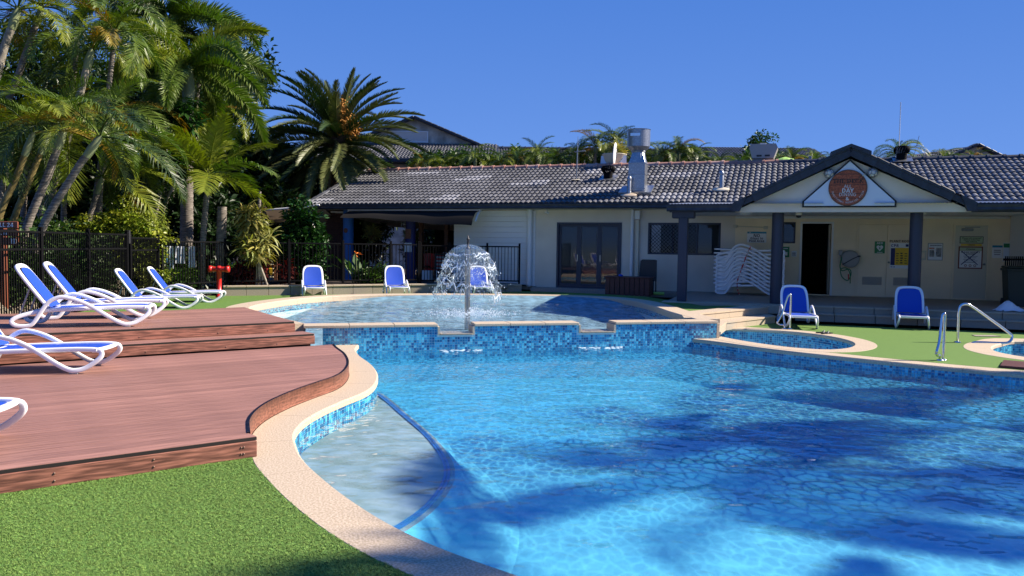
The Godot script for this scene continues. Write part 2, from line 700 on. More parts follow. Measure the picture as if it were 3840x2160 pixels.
func make_materials() -> void:
	var fine := noise(0.09, grey(0.72), grey(1.0), 4, 256)
	var blotch := noise(0.012, grey(0.68), grey(1.0), 4, 256, FastNoiseLite.TYPE_SIMPLEX, 3)
	var wash := noise(0.01, grey(0.93), grey(1.0), 4, 256, FastNoiseLite.TYPE_SIMPLEX, 4)
	var streak := noise(0.03, grey(0.62), grey(1.0), 5, 512, FastNoiseLite.TYPE_SIMPLEX, 5)
	var grain := noise(0.35, grey(0.0), grey(1.0), 2, 256, FastNoiseLite.TYPE_SIMPLEX, 8)
	M.fine_tex = fine
	var turf := noise(0.3, Color(0.5, 0.53, 0.4), Color(1, 1, 0.95), 3, 512, FastNoiseLite.TYPE_SIMPLEX, 11)
	mat("turf", Color(0.175, 0.335, 0.06), 0.9, 0, turf, V(0.4, 0.4, 0.4), 0.6, turf)
	mat("lawn_blade", Color(0.165, 0.3, 0.06), 0.8)
	M.lawn_blade.vertex_color_use_as_albedo = true
	mat("soil", Color(0.06, 0.042, 0.03), 0.95, 0, blotch, V(0.7, 0.7, 0.7), 3.0)
	mat("stone", Color(0.66, 0.55, 0.42), 0.75, 0, noise(0.06, Color(0.74, 0.71, 0.66), grey(1.0), 6, 1024, FastNoiseLite.TYPE_SIMPLEX, 21), V(0.7, 0.7, 0.7), 0.25, grain, true)
	mat("stone2", Color(0.6, 0.51, 0.4), 0.75, 0, M.stone.albedo_texture, V(1.1, 1.1, 1.1), 0.25, grain, true)
	mat("block", Color(0.42, 0.36, 0.28), 0.85, 0, fine, V(2, 2, 2), 0.3)
	mat("paving", Color(0.42, 0.36, 0.3), 0.8, 0, fine, V(1.5, 1.5, 1.5), 0.2)
	var wood := Color(0.5, 0.25, 0.19)
	for i in 5: mat("deck%d" % i, wood * [0.84, 0.95, 1.0, 1.1, 0.9][i], 0.55, 0, streak, V(0.12, 3, 5.0), 0.12, streak)
	mat("fascia", Color(0.44, 0.18, 0.12), 0.6, 0, noise(0.02, Color(0.45, 0.42, 0.4), grey(1.0), 5, 512, FastNoiseLite.TYPE_SIMPLEX, 31), V(0.25, 3.0, 2.2), 0.15, streak)
	mat("gap", Color(0.012, 0.01, 0.009), 0.9)
	mat("screw", Color(0.2, 0.13, 0.1), 0.5, 0.6)
	mat("mosaic", Color(1, 1, 1), 0.18)
	M.mosaic.vertex_color_use_as_albedo = true
	M.mosaic.metallic_specular = 0.6
	M.mosaic_mesh = boxm(V(0.035, 0.035, 0.006), 0.0)
	mat("grout", Color(0.45, 0.62, 0.68), 0.8)
	mat("pool_floor", Color(0.1, 0.55, 0.74), 0.85, 0, noise(0.02, Color(0.86, 0.92, 0.96), grey(1.0), 4, 256, FastNoiseLite.TYPE_SIMPLEX, 41), V(0.5, 0.5, 0.5), 0.0, null, true)
	mat("shelf_floor", Color(0.24, 0.36, 0.42), 0.85, 0, noise(0.015, Color(0.8, 0.84, 0.8), grey(1.0), 5, 256, FastNoiseLite.TYPE_SIMPLEX, 43), V(0.7, 0.7, 0.7), 0.0, null, true)
	mat("wading_floor", Color(0.2, 0.37, 0.47), 0.85, 0, blotch, V(0.8, 0.8, 0.8), 0.0, null, true)
	mat("beach", Color(0.62, 0.57, 0.53), 0.8, 0, fine, V(2, 2, 2), 0.0, null, true)
	# water: a clear sheet with ripples
	var rip := noise(0.011, grey(0), grey(1), 3, 512, FastNoiseLite.TYPE_SIMPLEX, 51)
	var w := pane("water", 0.0, 0.02, 0.45)
	w.uv1_triplanar = true
	w.uv1_world_triplanar = true
	w.uv1_scale = V(0.28, 0.28, 0.36)
	w.heightmap_enabled = true
	w.heightmap_texture = rip
	w.heightmap_scale = 1.7
	var w2: StandardMaterial3D = w.duplicate()
	w2.heightmap_scale = 4.5
	w2.uv1_scale = V(0.8, 0.8, 0.8)
	M.water_lively = w2
	# added films; the first has caustic light drawn in its alpha, the second tints
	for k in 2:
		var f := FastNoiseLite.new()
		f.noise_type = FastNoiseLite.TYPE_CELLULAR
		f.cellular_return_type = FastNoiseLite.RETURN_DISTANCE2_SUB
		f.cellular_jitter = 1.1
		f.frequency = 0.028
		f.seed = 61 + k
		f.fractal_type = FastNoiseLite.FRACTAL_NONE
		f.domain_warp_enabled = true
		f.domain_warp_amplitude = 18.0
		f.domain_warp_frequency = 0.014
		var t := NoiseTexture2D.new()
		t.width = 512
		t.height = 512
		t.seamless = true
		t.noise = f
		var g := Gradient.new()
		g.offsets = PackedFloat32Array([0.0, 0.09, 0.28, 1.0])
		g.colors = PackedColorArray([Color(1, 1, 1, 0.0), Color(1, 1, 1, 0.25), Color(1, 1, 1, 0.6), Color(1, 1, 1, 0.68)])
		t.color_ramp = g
		var s := mat("light_tint%d" % k, Color(0.015, 0.33, 0.58), 0.9)
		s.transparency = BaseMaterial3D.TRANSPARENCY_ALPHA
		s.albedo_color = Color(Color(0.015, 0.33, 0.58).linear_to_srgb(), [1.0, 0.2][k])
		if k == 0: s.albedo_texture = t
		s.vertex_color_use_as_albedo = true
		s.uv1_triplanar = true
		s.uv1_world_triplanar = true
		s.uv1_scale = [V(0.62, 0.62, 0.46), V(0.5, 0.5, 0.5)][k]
	pane("bell", 0.05, 0.02, 0.7)
	M.bell.uv1_triplanar = true
	M.bell.uv1_scale = V(2, 2, 2)
	M.bell.heightmap_enabled = true
	M.bell.heightmap_texture = rip
	M.bell.heightmap_scale = 5.0
	mat("drop", Color(0.8, 0.88, 0.95), 0.05)
	M.drop.metallic_specular = 0.9
	mat("foam", Color(0.55, 0.68, 0.75), 0.3)
	# loungers
	mat("white_plastic", Color(0.82, 0.83, 0.85), 0.35)
	mat("sling", Color(0.012, 0.075, 0.52), 0.6, 0, noise(0.3, grey(0.85), grey(1.0), 2, 256, FastNoiseLite.TYPE_SIMPLEX, 71), V(6, 6, 6), 0.04, grain)
	mat("rubber", Color(0.03, 0.03, 0.03), 0.7)
	mat("steel", Color(0.68, 0.69, 0.7), 0.16, 1.0)
	mat("old_steel", Color(0.32, 0.32, 0.3), 0.35, 1.0)
	mat("galv", Color(0.5, 0.53, 0.57), 0.38, 0.9, noise(0.05, grey(0.7), grey(1.0), 3, 256, FastNoiseLite.TYPE_CELLULAR, 81), V(2, 2, 2))
	mat("black_metal", Color(0.005, 0.005, 0.006), 0.75)
	M.black_metal.metallic_specular = 0.2
	mat("black_plastic", Color(0.02, 0.02, 0.022), 0.5)
	# building
	mat("render_wall", Color(0.7, 0.63, 0.52), 0.9, 0, wash, V(0.25, 0.25, 0.25), 0.1, grain)
	mat("verandah_wall", Color(0.9, 0.74, 0.5), 0.9, 0, wash, V(0.25, 0.25, 0.25), 0.1, grain)
	mat("white_paint", Color(0.72, 0.72, 0.7), 0.6)
	mat("cream", Color(0.6, 0.55, 0.42), 0.7)
	mat("navy", Color(0.022, 0.03, 0.055), 0.5)
	mat("slate", Color(0.03, 0.04, 0.06), 0.55, 0, blotch, V(1, 1, 1))
	mat("blue_paint", Color(0.02, 0.14, 0.42), 0.55)
	for i in 4: mat("tile%d" % i, [Color(0.12, 0.125, 0.14), Color(0.15, 0.155, 0.17), Color(0.19, 0.2, 0.225), Color(0.1, 0.105, 0.12)][i], 0.6, 0, fine, V(3, 3, 3))
	mat("tile_any", Color(1, 1, 1), 0.6, 0, fine, V(3, 3, 3))
	M.tile_any.vertex_color_use_as_albedo = true
	mat("terracotta", Color(0.5, 0.26, 0.19), 0.75, 0, fine, V(2, 2, 2))
	mat("terracotta2", Color(0.56, 0.36, 0.3), 0.75, 0, fine, V(2, 2, 2))
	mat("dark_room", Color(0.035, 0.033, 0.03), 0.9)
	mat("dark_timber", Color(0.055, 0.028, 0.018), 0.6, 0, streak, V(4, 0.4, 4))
	mat("timber", Color(0.24, 0.1, 0.055), 0.6, 0, streak, V(4, 0.4, 4))
	mat("red_timber", Color(0.15, 0.045, 0.035), 0.6, 0, streak, V(4, 0.4, 4))
	mat("sail", Color(0.62, 0.56, 0.48), 0.8)
	M.sail.backlight_enabled = true
	M.sail.backlight = Color(0.35, 0.3, 0.25)
	mat("awning", Color(0.022, 0.021, 0.02), 0.9)
	M.awning.metallic_specular = 0.1
	mat("brick", Color(0.07, 0.035, 0.028), 0.9)
	pane("glass", 0.04, 0.02, 0.5)
	mat("red", Color(0.55, 0.02, 0.015), 0.35)
	mat("green", Color(0.02, 0.2, 0.06), 0.5)
	mat("yellow", Color(0.75, 0.47, 0.02), 0.6)
	mat("dark_blue", Color(0.015, 0.02, 0.12), 0.6)
	mat("print_black", Color(0.015, 0.015, 0.015), 0.6)
	mat("print_white", Color(0.75, 0.76, 0.74), 0.6)
	mat("teal", Color(0.03, 0.22, 0.33), 0.6)
	mat("paper", Color(0.6, 0.61, 0.6), 0.6)
	mat("sign_blue_white", Color(0.6, 0.68, 0.76), 0.5)
	mat("sign_red", Color(0.5, 0.12, 0.045), 0.6, 0, streak, V(1, 6, 1))
	mat("sign_brown", Color(0.2, 0.055, 0.025), 0.6)
	mat("grey_plastic", Color(0.33, 0.32, 0.3), 0.5)
	mat("grey_metal", Color(0.25, 0.26, 0.27), 0.5, 0.4)
	mat("bin_green", Color(0.012, 0.02, 0.014), 0.5)
	mat("towel", Color(0.72, 0.74, 0.8), 0.95)
	mat("towel_blue", Color(0.1, 0.35, 0.6), 0.95)
	mat("lime", Color(0.35, 0.6, 0.12), 0.7)
	mat("leaf_pale", Color(0.42, 0.5, 0.3), 0.7)
	mat("far_wall", Color(0.6, 0.56, 0.48), 0.9, 0, blotch, V(0.3, 0.3, 0.3))
	mat("rock", Color(0.36, 0.3, 0.22), 0.9, 0, blotch, V(2, 2, 2), 4.0)
	# plants
	leafmat("leaf_dark", Color(0.022, 0.05, 0.014), Color(0.15, 0.25, 0.03))
	leafmat("leaf_mid", Color(0.055, 0.11, 0.024), Color(0.25, 0.4, 0.04))
	leafmat("leaf_hedge", Color(0.2, 0.25, 0.022), Color(0.4, 0.45, 0.05))
	leafmat("leaf_gloss", Color(0.03, 0.085, 0.018), Color(0.12, 0.25, 0.03), 0.22)
	leafmat("frond_lime", Color(0.2, 0.24, 0.025), Color(0.5, 0.6, 0.06))
	leafmat("frond_green", Color(0.11, 0.165, 0.025), Color(0.3, 0.45, 0.05))
	leafmat("frond_deep", Color(0.035, 0.065, 0.016), Color(0.12, 0.25, 0.04))
	leafmat("frond_gold", Color(0.27, 0.21, 0.035), Color(0.6, 0.4, 0.03))
	leafmat("frond_date", Color(0.115, 0.135, 0.05), Color(0.2, 0.25, 0.06), 0.4)
	leafmat("frond_dry", Color(0.3, 0.22, 0.12), Color(0.3, 0.2, 0.1))
	leafmat("leaf_yellow", Color(0.33, 0.33, 0.1), Color(0.5, 0.5, 0.12))
	leafmat("leaf_red", Color(0.16, 0.03, 0.025), Color(0.4, 0.08, 0.06))
	mat("bark_pale", Color(0.46, 0.41, 0.33), 0.9, 0, blotch, V(3, 1.2, 3), 2.0)
	mat("bark_ring", Color(0.38, 0.33, 0.28), 0.85, 0, noise(0.03, grey(0.5), grey(1), 3, 256, FastNoiseLite.TYPE_SIMPLEX, 91), V(0.4, 3.0, 0.4), 1.0)
	mat("bark_yellow", Color(0.36, 0.27, 0.09), 0.7, 0, blotch, V(3, 1.2, 3), 1.0)
	mat("bark_dark", Color(0.085, 0.055, 0.035), 0.95, 0, blotch, V(3, 3, 3), 5.0)
	mat("shaft", Color(0.24, 0.28, 0.14), 0.5)
	mat("dates", Color(0.42, 0.17, 0.01), 0.6)
	mat("flower", Color(0.8, 0.2, 0.01), 0.6)

# ---------- ground, water ----------
var inner_left: PackedVector2Array
var inner_right: PackedVector2Array
var plunge: PackedVector2Array
var spa: PackedVector2Array
var wading: PackedVector2Array
var wall_a := Vector2(-2.96, -12.33)
var wall_b := Vector2(3.66, -14.02)

func lawn_y(p: Vector2) -> float:
	var back := smoothstep(-18.5, -21.8, p.y) * (1.0 - smoothstep(-1.0, 4.0, p.x))
	return 0.22 + 0.06 * smoothstep(-3.0, 2.5, p.x) - 0.1 * back

func setting() -> void:
	var vs := func(a: Array) -> PackedVector2Array:
		var o := PackedVector2Array()
		for p in a: o.append(Vector2(p[0], p[1]))
		return o
	inner_left = resample(cr(Array(vs.call([[-2.42, -12.47], [-2.36, -11.9], [-2.15, -11.2], [-1.86, -10.46], [-1.64, -9.66], [-1.55, -8.97], [-1.57, -8.47], [-1.69, -8.0], [-1.8, -7.5], [-1.85, -7.0], [-1.81, -6.56], [-1.71, -6.23], [-1.55, -5.82], [-1.33, -5.42], [-1.04, -4.95], [-0.74, -4.53], [-0.5, -4.25], [-0.27, -4.03], [0, -3.81], [0.3, -3.58], [0.9, -3.2], [1.7, -2.85], [2.8, -2.5], [4.4, -2.2]])), 6), 0.1)
	inner_right = resample(cr(Array(vs.call([[3.1, -14.0], [3.35, -13.75], [3.66, -13.37], [3.99, -12.87], [4.45, -12.32], [5.12, -11.69], [5.74, -11.15], [6.53, -10.55], [7.4, -9.95], [8.4, -9.2], [9.2, -8.3], [9.6, -7.0], [9.3, -5.4], [8.2, -3.6], [6.4, -2.5], [4.4, -2.2]])), 6), 0.1)
	plunge = cr(Array(vs.call([[3.74, -14.75], [3.9, -14.1], [4.2, -13.42], [4.62, -12.85], [5.12, -12.66], [5.6, -12.98], [5.93, -13.6], [5.98, -14.3], [5.75, -15.0], [5.2, -15.55], [4.4, -15.8], [3.85, -15.5]])), 5, true)
	spa = cr(Array(vs.call([[9.3, -14.25], [8.62, -13.8], [8.12, -13.25], [7.85, -12.65], [7.92, -12.05], [8.4, -11.5], [9.2, -11.2], [10.2, -11.5], [10.8, -12.4], [10.6, -13.6]])), 5, true)
	var back := cr(Array(vs.call([[-3.3, -12.6], [-4.3, -14.0], [-5.05, -15.2], [-5.25, -16.1], [-5.15, -17.3], [-4.8, -18.5], [-4.25, -19.35], [-3.2, -20.05], [-1.8, -20.45], [-0.3, -20.62], [1.0, -20.6], [2.0, -20.35], [2.68, -19.7], [3.02, -18.6], [3.15, -17.2], [3.2, -16.0], [3.3, -14.9], [3.36, -14.32]])), 6)
	wading = back
	# far ground
	var st := S()
	st.set_smooth_group(-1)
	quad(st, V(-450, -1.75, 60), V(450, -1.75, 60), V(450, -1.75, -700), V(-450, -1.75, -700))
	struct("ground", fin(st), M.soil)
	struct("garden_bed", sheet(vs.call([[-90, -6], [-8.35, -6], [-8.35, -21.5], [-6.4, -22.5], [-3.7, -23.95], [0.2, -25.0], [8, -27], [40, -24], [110, -60], [110, -130], [-110, -130]]), func(p): return 0.1 + (0.3 if p.y < -21.9 and p.x < 0.2 and p.y > -30.0 and p.x > -8.3 else 0.0) - 0.08 * (1.0 if p.x < -8.4 else 0.0), 4.0), M.soil)
	# lawns
	var lo := offs(inner_left, -0.35)
	var near := PackedVector2Array()
	for i in lo.size():
		if lo[i].y > -5.88: near.append(lo[i])
	near.append_array(vs.call([[4.4, 0.5], [9, 5], [-14, 5], [-14, -2.0], [-9, -0.6]]))
	struct("lawn", sheet(near, func(_p): return 0.0, 2.0), M.turf)
	# blades of the turf where it is close enough to see them
	var bl := S()
	bl.set_smooth_group(-1)
	for i in 7:
		var an := i * 2.4
		var o := V(cos(an), 0, sin(an)) * 0.006 * sqrt(float(i))
		var lean := V(cos(an * 1.7), 0, sin(an * 1.7)) * 0.013
		var sd := V(-sin(an * 1.7), 0, cos(an * 1.7)) * 0.0028
		var v := 0.7 + 0.1 * (i % 4)
		bl.set_color(Color(v, v, v))
		tri(bl, o - sd, o + sd, o + lean * 0.7 + V(0, 0.008, 0))
	var tuft := fin(bl)
	var gx := []
	var gc := PackedColorArray()
	for i in 90000:
		var p := Vector2(rf(-4.6, 0.3), rf(-6.0, -3.3))
		if not Geometry2D.is_point_in_polygon(p, near) or p.x < p.y * 0.66 - 0.1: continue
		var s := rf(0.5, 0.95)
		gx.append(Transform3D(Basis(Vector3.UP, rf(0, TAU)) * Basis.from_scale(V(s, s, s)), V(p.x, 0.0, p.y)))
		var v := rf(0.75, 1.25)
		gc.append(Color(v * rf(0.9, 1.2), v, v * 0.9))
	many(self, "grass", tuft, M.lawn_blade, gx, gc)
	var ro := offs(inner_right, 0.33)
	var rl := PackedVector2Array()
	for i in ro.size():
		if ro[i].x > 5.2 and ro[i].y < -3.0: rl.append(ro[i])
	var right := vs.call([[16, -3.0], [16, -11], [16, -14.2], [9.5, -15.9], [7.2, -16.75], [5.1, -17.3], [4.2, -16.1], [3.4, -15.6], [3.9, -14.0], [4.6, -12.6]])
	var whole := rl.duplicate()
	whole.append_array(right)
	for zz in [[-40.0, -14.25], [-14.25, -12.65], [-12.65, 10.0]]:      # in strips, so that no piece has a hole
		for h in Geometry2D.intersect_polygons(whole, vs.call([[-50, zz[0]], [50, zz[0]], [50, zz[1]], [-50, zz[1]]])):
			for c in Geometry2D.clip_polygons(h, offs(plunge, -0.3, true)):
				for e in Geometry2D.clip_polygons(c, offs(spa, -0.3, true)):
					struct("lawn", sheet(e, func(_p): return 0.0, 2.0), M.turf)
	# upper lawn behind the wading pool
	var wo := offs(wading, 0.42)
	var up := PackedVector2Array()
	for i in wo.size():
		if wo[i].y < -13.0 or i < wo.size() / 2: up.append(wo[i])
	var ul := up.duplicate()
	ul.append_array(vs.call([[3.7, -15.9], [4.6, -16.85], [5.6, -17.8], [5.1, -18.3], [4.4, -18.15], [4.1, -19.6], [3.6, -21.3], [1.2, -24.0], [0.4, -24.9], [-3.7, -24.2], [-6.4, -22.8], [-8.3, -21.7], [-8.3, -8.6], [-7.7, -8.95], [-3.75, -11.8]]))
	struct("lawn", sheet(ul, lawn_y, 0.8), M.turf)
	# pool water and floors
	var main := inner_left.duplicate()
	var rr := inner_right.duplicate()
	rr.reverse()
	main.append_array(rr)
	var big: PackedVector2Array = Geometry2D.offset_polygon(main, 0.12)[0]
	struct("pool_floor", sheet(big, func(p): return -0.62 - 0.12 * smoothstep(-9.0, -4.0, p.y) - 0.06 * smoothstep(0.0, 5.0, p.x), 0.8), M.pool_floor)
	var shelf := cr(Array(vs.call([[-2.4, -10.8], [-1.71, -9.94], [-1.18, -8.78], [-0.77, -7.86], [-0.54, -7.11], [-0.46, -6.6], [-0.47, -6.16], [-0.55, -5.67], [-0.71, -5.2], [-0.95, -4.7], [-1.3, -4.2]])), 6)
	var sh := shelf.duplicate()
	sh.append_array(vs.call([[-2.6, -5], [-2.6, -10]]))
	var shelf_poly: PackedVector2Array = Geometry2D.intersect_polygons(sh, big)[0]
	var step := sheet(shelf_poly, func(p): return -0.3 + 0.04 * sin(p.x * 3.0), 0.5)
	struct("pool_shelf", step, M.shelf_floor)
	var sw := S()
	sw.set_smooth_group(0)
	for i in shelf.size() - 1:
		var o0 := offs(shelf, 0.05)
		var o1 := offs(shelf, 0.16)
		var o2 := offs(shelf, 0.75)
		quad(sw, V(o2[i].x, -0.78, o2[i].y), V(o2[i + 1].x, -0.78, o2[i + 1].y), V(o1[i + 1].x, -0.52, o1[i + 1].y), V(o1[i].x, -0.52, o1[i].y))
		quad(sw, V(o1[i].x, -0.52, o1[i].y), V(o1[i + 1].x, -0.52, o1[i + 1].y), V(o0[i + 1].x, -0.38, o0[i + 1].y), V(o0[i].x, -0.38, o0[i].y))
		quad(sw, V(o0[i].x, -0.38, o0[i].y), V(o0[i + 1].x, -0.38, o0[i + 1].y), V(shelf[i + 1].x, -0.3 + 0.04 * sin(shelf[i + 1].x * 3.0), shelf[i + 1].y), V(shelf[i].x, -0.3 + 0.04 * sin(shelf[i].x * 3.0), shelf[i].y))
	struct("shelf_face", fin(sw), M.pool_floor)
	# double line of dark squares on the shelf
	var ml := thing("shelf_edge_tiles", "double curved line of small blue tiles under the shallow water", "tile line")
	for k in 2:
		var line := offs(shelf, -0.055 - 0.03 * k)
		var pts := resample(line, 0.038)
		for i in pts.size() - 1:
			var c := (pts[i] + pts[i + 1]) * 0.5
			if not Geometry2D.is_point_in_polygon(c, main): continue
			var t := (pts[i + 1] - pts[i]).normalized()
			part(ml, "tile", shared("line_tile", boxm(V(0.034, 0.008, 0.024), 0.0)), M.blue_paint, Transform3D(Basis(V(t.x, 0, t.y), Vector3.UP, V(-t.y, 0, t.x)), V(c.x, -0.293 + 0.04 * sin(c.x * 3.0), c.y)))
	struct("pool_water", water_sheet(main, -0.12, 0.11, 0.012), M.water)
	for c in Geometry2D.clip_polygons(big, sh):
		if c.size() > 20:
			struct("added_light_film", fading_sheet(c, -0.24, 0.5), M.light_tint0)  # made-up film under the surface, shades the floor in caustic lines
			struct("added_light_film", fading_sheet(c, -0.42, 0.5), M.light_tint1)  # made-up film, an even blue tint below it
	# wading pool
	var wp: PackedVector2Array = wading.duplicate()
	var wbig: PackedVector2Array = Geometry2D.offset_polygon(wp, 0.05)[0]
	struct("wading_floor", sheet(wbig, func(p): return 0.305 - 0.42 * smoothstep(-20.7, -17.2, p.y) , 0.6), M.wading_floor)
	struct("pool_water", water_sheet(wbig, 0.2, 0.12, 0.02), M.water_lively)
	struct("plunge_floor", prismm(Geometry2D.offset_polygon(plunge, 0.05)[0], -0.9, -0.8), M.pool_floor)
	struct("pool_water", water_sheet(plunge, -0.3, 0.2, 0.006), M.water)
	struct("spa_floor", prismm(Geometry2D.offset_polygon(spa, 0.05)[0], -0.7, -0.6), M.wading_floor)
	struct("pool_water", water_sheet(spa, -0.16, 0.2, 0.01), M.water)

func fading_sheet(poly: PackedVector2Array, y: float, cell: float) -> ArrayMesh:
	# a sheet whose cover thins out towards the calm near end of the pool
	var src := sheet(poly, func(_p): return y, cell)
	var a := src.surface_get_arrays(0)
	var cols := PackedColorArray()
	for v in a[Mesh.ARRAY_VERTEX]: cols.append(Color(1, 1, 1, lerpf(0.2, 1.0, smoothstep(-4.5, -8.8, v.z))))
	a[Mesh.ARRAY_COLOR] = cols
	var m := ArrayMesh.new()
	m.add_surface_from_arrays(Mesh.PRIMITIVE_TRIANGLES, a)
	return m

var shared_meshes := {}
func shared(key: String, m: Mesh) -> Mesh:
	if not shared_meshes.has(key): shared_meshes[key] = m
	return shared_meshes[key]

func water_sheet(poly: PackedVector2Array, y: float, cell: float, amp: float) -> ArrayMesh:
	var n1 := FastNoiseLite.new()
	n1.seed = 77
	n1.frequency = 0.9
	n1.fractal_octaves = 2
	var grown: PackedVector2Array = Geometry2D.offset_polygon(poly, 0.06)[0]
	var lo := grown[0]
	var hi := grown[0]
	for p in grown:
		lo = lo.min(p)
		hi = hi.max(p)
	var st := S()
	st.set_smooth_group(0)
	var x := lo.x
	var h := func(a: float, b: float) -> float: return y + amp * n1.get_noise_2d(a, b * 1.4)
	while x < hi.x:
		var z := lo.y
		while z < hi.y:
			if Geometry2D.is_point_in_polygon(Vector2(x + cell / 2, z + cell / 2), grown):
				quad(st, V(x, h.call(x, z + cell), z + cell), V(x + cell, h.call(x + cell, z + cell), z + cell), V(x + cell, h.call(x + cell, z), z), V(x, h.call(x, z), z))
			z += cell
		x += cell
	return fin(st)

func pool_walls() -> void:
	var pc := thing("pool_edge", "pale limestone edging round the large curved pool", "pool edge")
	coping(pc, inner_left, offs(inner_left, -0.35), 0.0, 0.06, 9, M.stone)
	coping(pc, inner_right, offs(inner_right, 0.36), 0.0, 0.06, 9, M.stone)
	var st := S()
	var li := offs(inner_left, -0.02)
	var ri := offs(inner_right, 0.02)
	band(st, li, -1.4, -0.05)
	band(st, ri, -1.4, -0.05)
	part(pc, "pool_wall", fin(st), M.grout)
	mosaic(pc, offs(inner_left, -0.014), -0.3, 6, 0.042)
	mosaic(pc, offs(inner_right, 0.014), -0.39, 8, 0.042)
	# the raised wall with two spillways
	var t := (wall_b - wall_a).normalized()
	var L := wall_a.distance_to(wall_b)
	var turn := -atan2(t.y, t.x)
	var w := thing("spillway_wall", "blue mosaic wall with two spillways between wading and main pool", "pool wall", V(wall_a.x, 0, wall_a.y), turn)
	var n0 := 1.82 ; var n1 := 2.42
	var m0 := 4.24 ; var m1 := 4.9
	var ws := S()
	for seg in [[0.0, n0, 0.27], [n0, n1, 0.13], [n1, m0, 0.27], [m0, m1, 0.13], [m1, L, 0.27]]:
		abox(ws, seg[0], seg[1], -1.4, seg[2], -0.28, 0.0)
	part(w, "core", fin(ws), M.grout)
	for seg in [[-0.3, n0, 0.0], [n1, m0, 0.0], [m1, L + 0.02, 0.0]]:
		var k := maxi(1, roundi((seg[1] - seg[0]) / 0.62))
		for i in k:
			var a := lerpf(seg[0], seg[1], float(i) / k)
			var b := lerpf(seg[0], seg[1], float(i + 1) / k)
			part(w, "capping_stone", bx(a + 0.003, b - 0.003, 0.272, 0.315, -0.34, 0.03, 0.006), M.stone)
	for seg in [[n0, n1], [m0, m1]]:
		part(w, "spill_lip", bx(seg[0] + 0.035, seg[1] - 0.035, 0.132, 0.16, -0.34, 0.05, 0.006), M.block)
		for e in [[seg[0] - 0.002, 1], [seg[1] + 0.002, -1]]:
			part(w, "spill_cheek", bx(minf(e[0], e[0] + e[1] * 0.03), maxf(e[0], e[0] + e[1] * 0.03), 0.131, 0.27, -0.34, 0.028), M.stone)
		part(w, "spilling_water", bx(seg[0] + 0.04, seg[1] - 0.04, 0.163, 0.172, -0.3, 0.055), M.water_lively)
		# a thin broken film of water on the tiles and foam where it lands
		var fx := []
		for i in 46:
			var s := rf(0.006, 0.02)
			fx.append(Transform3D(Basis.from_euler(V(rf(-0.2, 0.2), rf(0, 6), rf(-0.2, 0.2))).scaled(V(s * 2.2, s * 0.35, s)), V(lerpf(seg[0], seg[1] + 0.1, rng.randf()), -0.112, 0.03 + absf(rng.randfn()) * 0.12)))
		many(w, "foam", shared("foam", sphere(1.0, 6, 4)), M.foam, fx)
	part(w, "end_pillar", bx(L - 0.0, L + 0.055, -0.1, 0.271, -0.28, 0.012, 0.004), M.stone)
	var front := PackedVector2Array([Vector2(0.0, 0.004), Vector2(L, 0.004)])
	var skip := func(c: Vector2, y: float) -> bool: return y > 0.1 and ((c.x > n0 - 0.02 and c.x < n1 + 0.02) or (c.x > m0 - 0.02 and c.x < m1 + 0.02))
	mosaic(w, front, -0.32, 14, 0.042, skip)
	# wading pool edge
	var wc := thing("wading_pool_edge", "pale stone edging round the raised wading pool at the back", "pool edge")
	var wo := offs(wading, 0.45)
	coping(wc, wading, wo, 0.315, 0.13, 7, M.stone)
	var wb := S()
	band(wb, offs(wading, 0.02), -0.2, 0.26)
	part(wc, "pool_wall", fin(wb), M.grout)
	var tiles := PackedVector2Array()
	for p in offs(wading, 0.014): tiles.append(p)
	var cut := []
	var run := PackedVector2Array()
	for i in tiles.size():
		if tiles[i].y > -19.4 : run.append(tiles[i])
		elif run.size() > 1:
			cut.append(run)
			run = PackedVector2Array()
	if run.size() > 1: cut.append(run)
	for c in cut: mosaic(wc, c, 0.06, 5, 0.042)
	# plunge pool and far spa
	var pp := thing("plunge_pool_edge", "pale stone ring of the small teardrop pool beside the main pool", "pool edge")
	var ring := plunge.duplicate()
	ring.append(plunge[0])
	var ro := offs(plunge, -0.36, true)
	ro.append(ro[0])
	coping(pp, ring, ro, 0.003, 0.06, 4, M.stone)
	var ps := S()
	band(ps, offs(plunge, -0.02, true), -0.9, -0.04, true)
	part(pp, "pool_wall", fin(ps), M.grout)
	var pm := offs(plunge, -0.014, true)
	pm.append(pm[0])
	mosaic(pp, pm, -0.5, 11, 0.042)
	part(pp, "infill_slab", prismm(PackedVector2Array([Vector2(3.3, -14.05), Vector2(3.75, -13.4), Vector2(4.6, -12.4), Vector2(5.45, -12.05), Vector2(5.0, -12.5), Vector2(4.4, -13.0), Vector2(4.0, -13.7), Vector2(3.72, -14.4)]), -0.08, -0.004), M.stone)
	var sp := thing("round_spa_edge", "pale stone ring of the round spa at the far right", "pool edge")
	var sr := spa.duplicate()
	sr.append(spa[0])
	var so := offs(spa, -0.42, true)
	so.append(so[0])
	coping(sp, sr, so, 0.003, 0.06, 4, M.stone)
	var ss := S()
	band(ss, offs(spa, -0.02, true), -0.7, -0.04, true)
	part(sp, "pool_wall", fin(ss), M.grout)
	var sm := offs(spa, -0.014, true)
	sm.append(sm[0])
	mosaic(sp, sm, -0.26, 5, 0.042)
	# two limestone steps from the wading pool to the verandah
	var stp := thing("limestone_steps", "two pale limestone steps beside the wading pool's right end", "steps")
	var upper := [Vector2(3.5, -15.0), Vector2(3.72, -15.75), Vector2(5.75, -17.75)]
	var lower := [Vector2(3.68, -14.35), Vector2(4.2, -15.6), Vector2(5.55, -16.95)]
	var base := [Vector2(3.7, -14.3), Vector2(4.4, -15.75), Vector2(5.7, -17.1)]
	step_run(stp, [Vector2(3.45, -14.6), Vector2(3.78, -15.7), Vector2(5.78, -17.68)], [Vector2(3.2, -14.6), Vector2(3.4, -15.9), Vector2(5.35, -17.95)], 0.312, 0.155, 5)
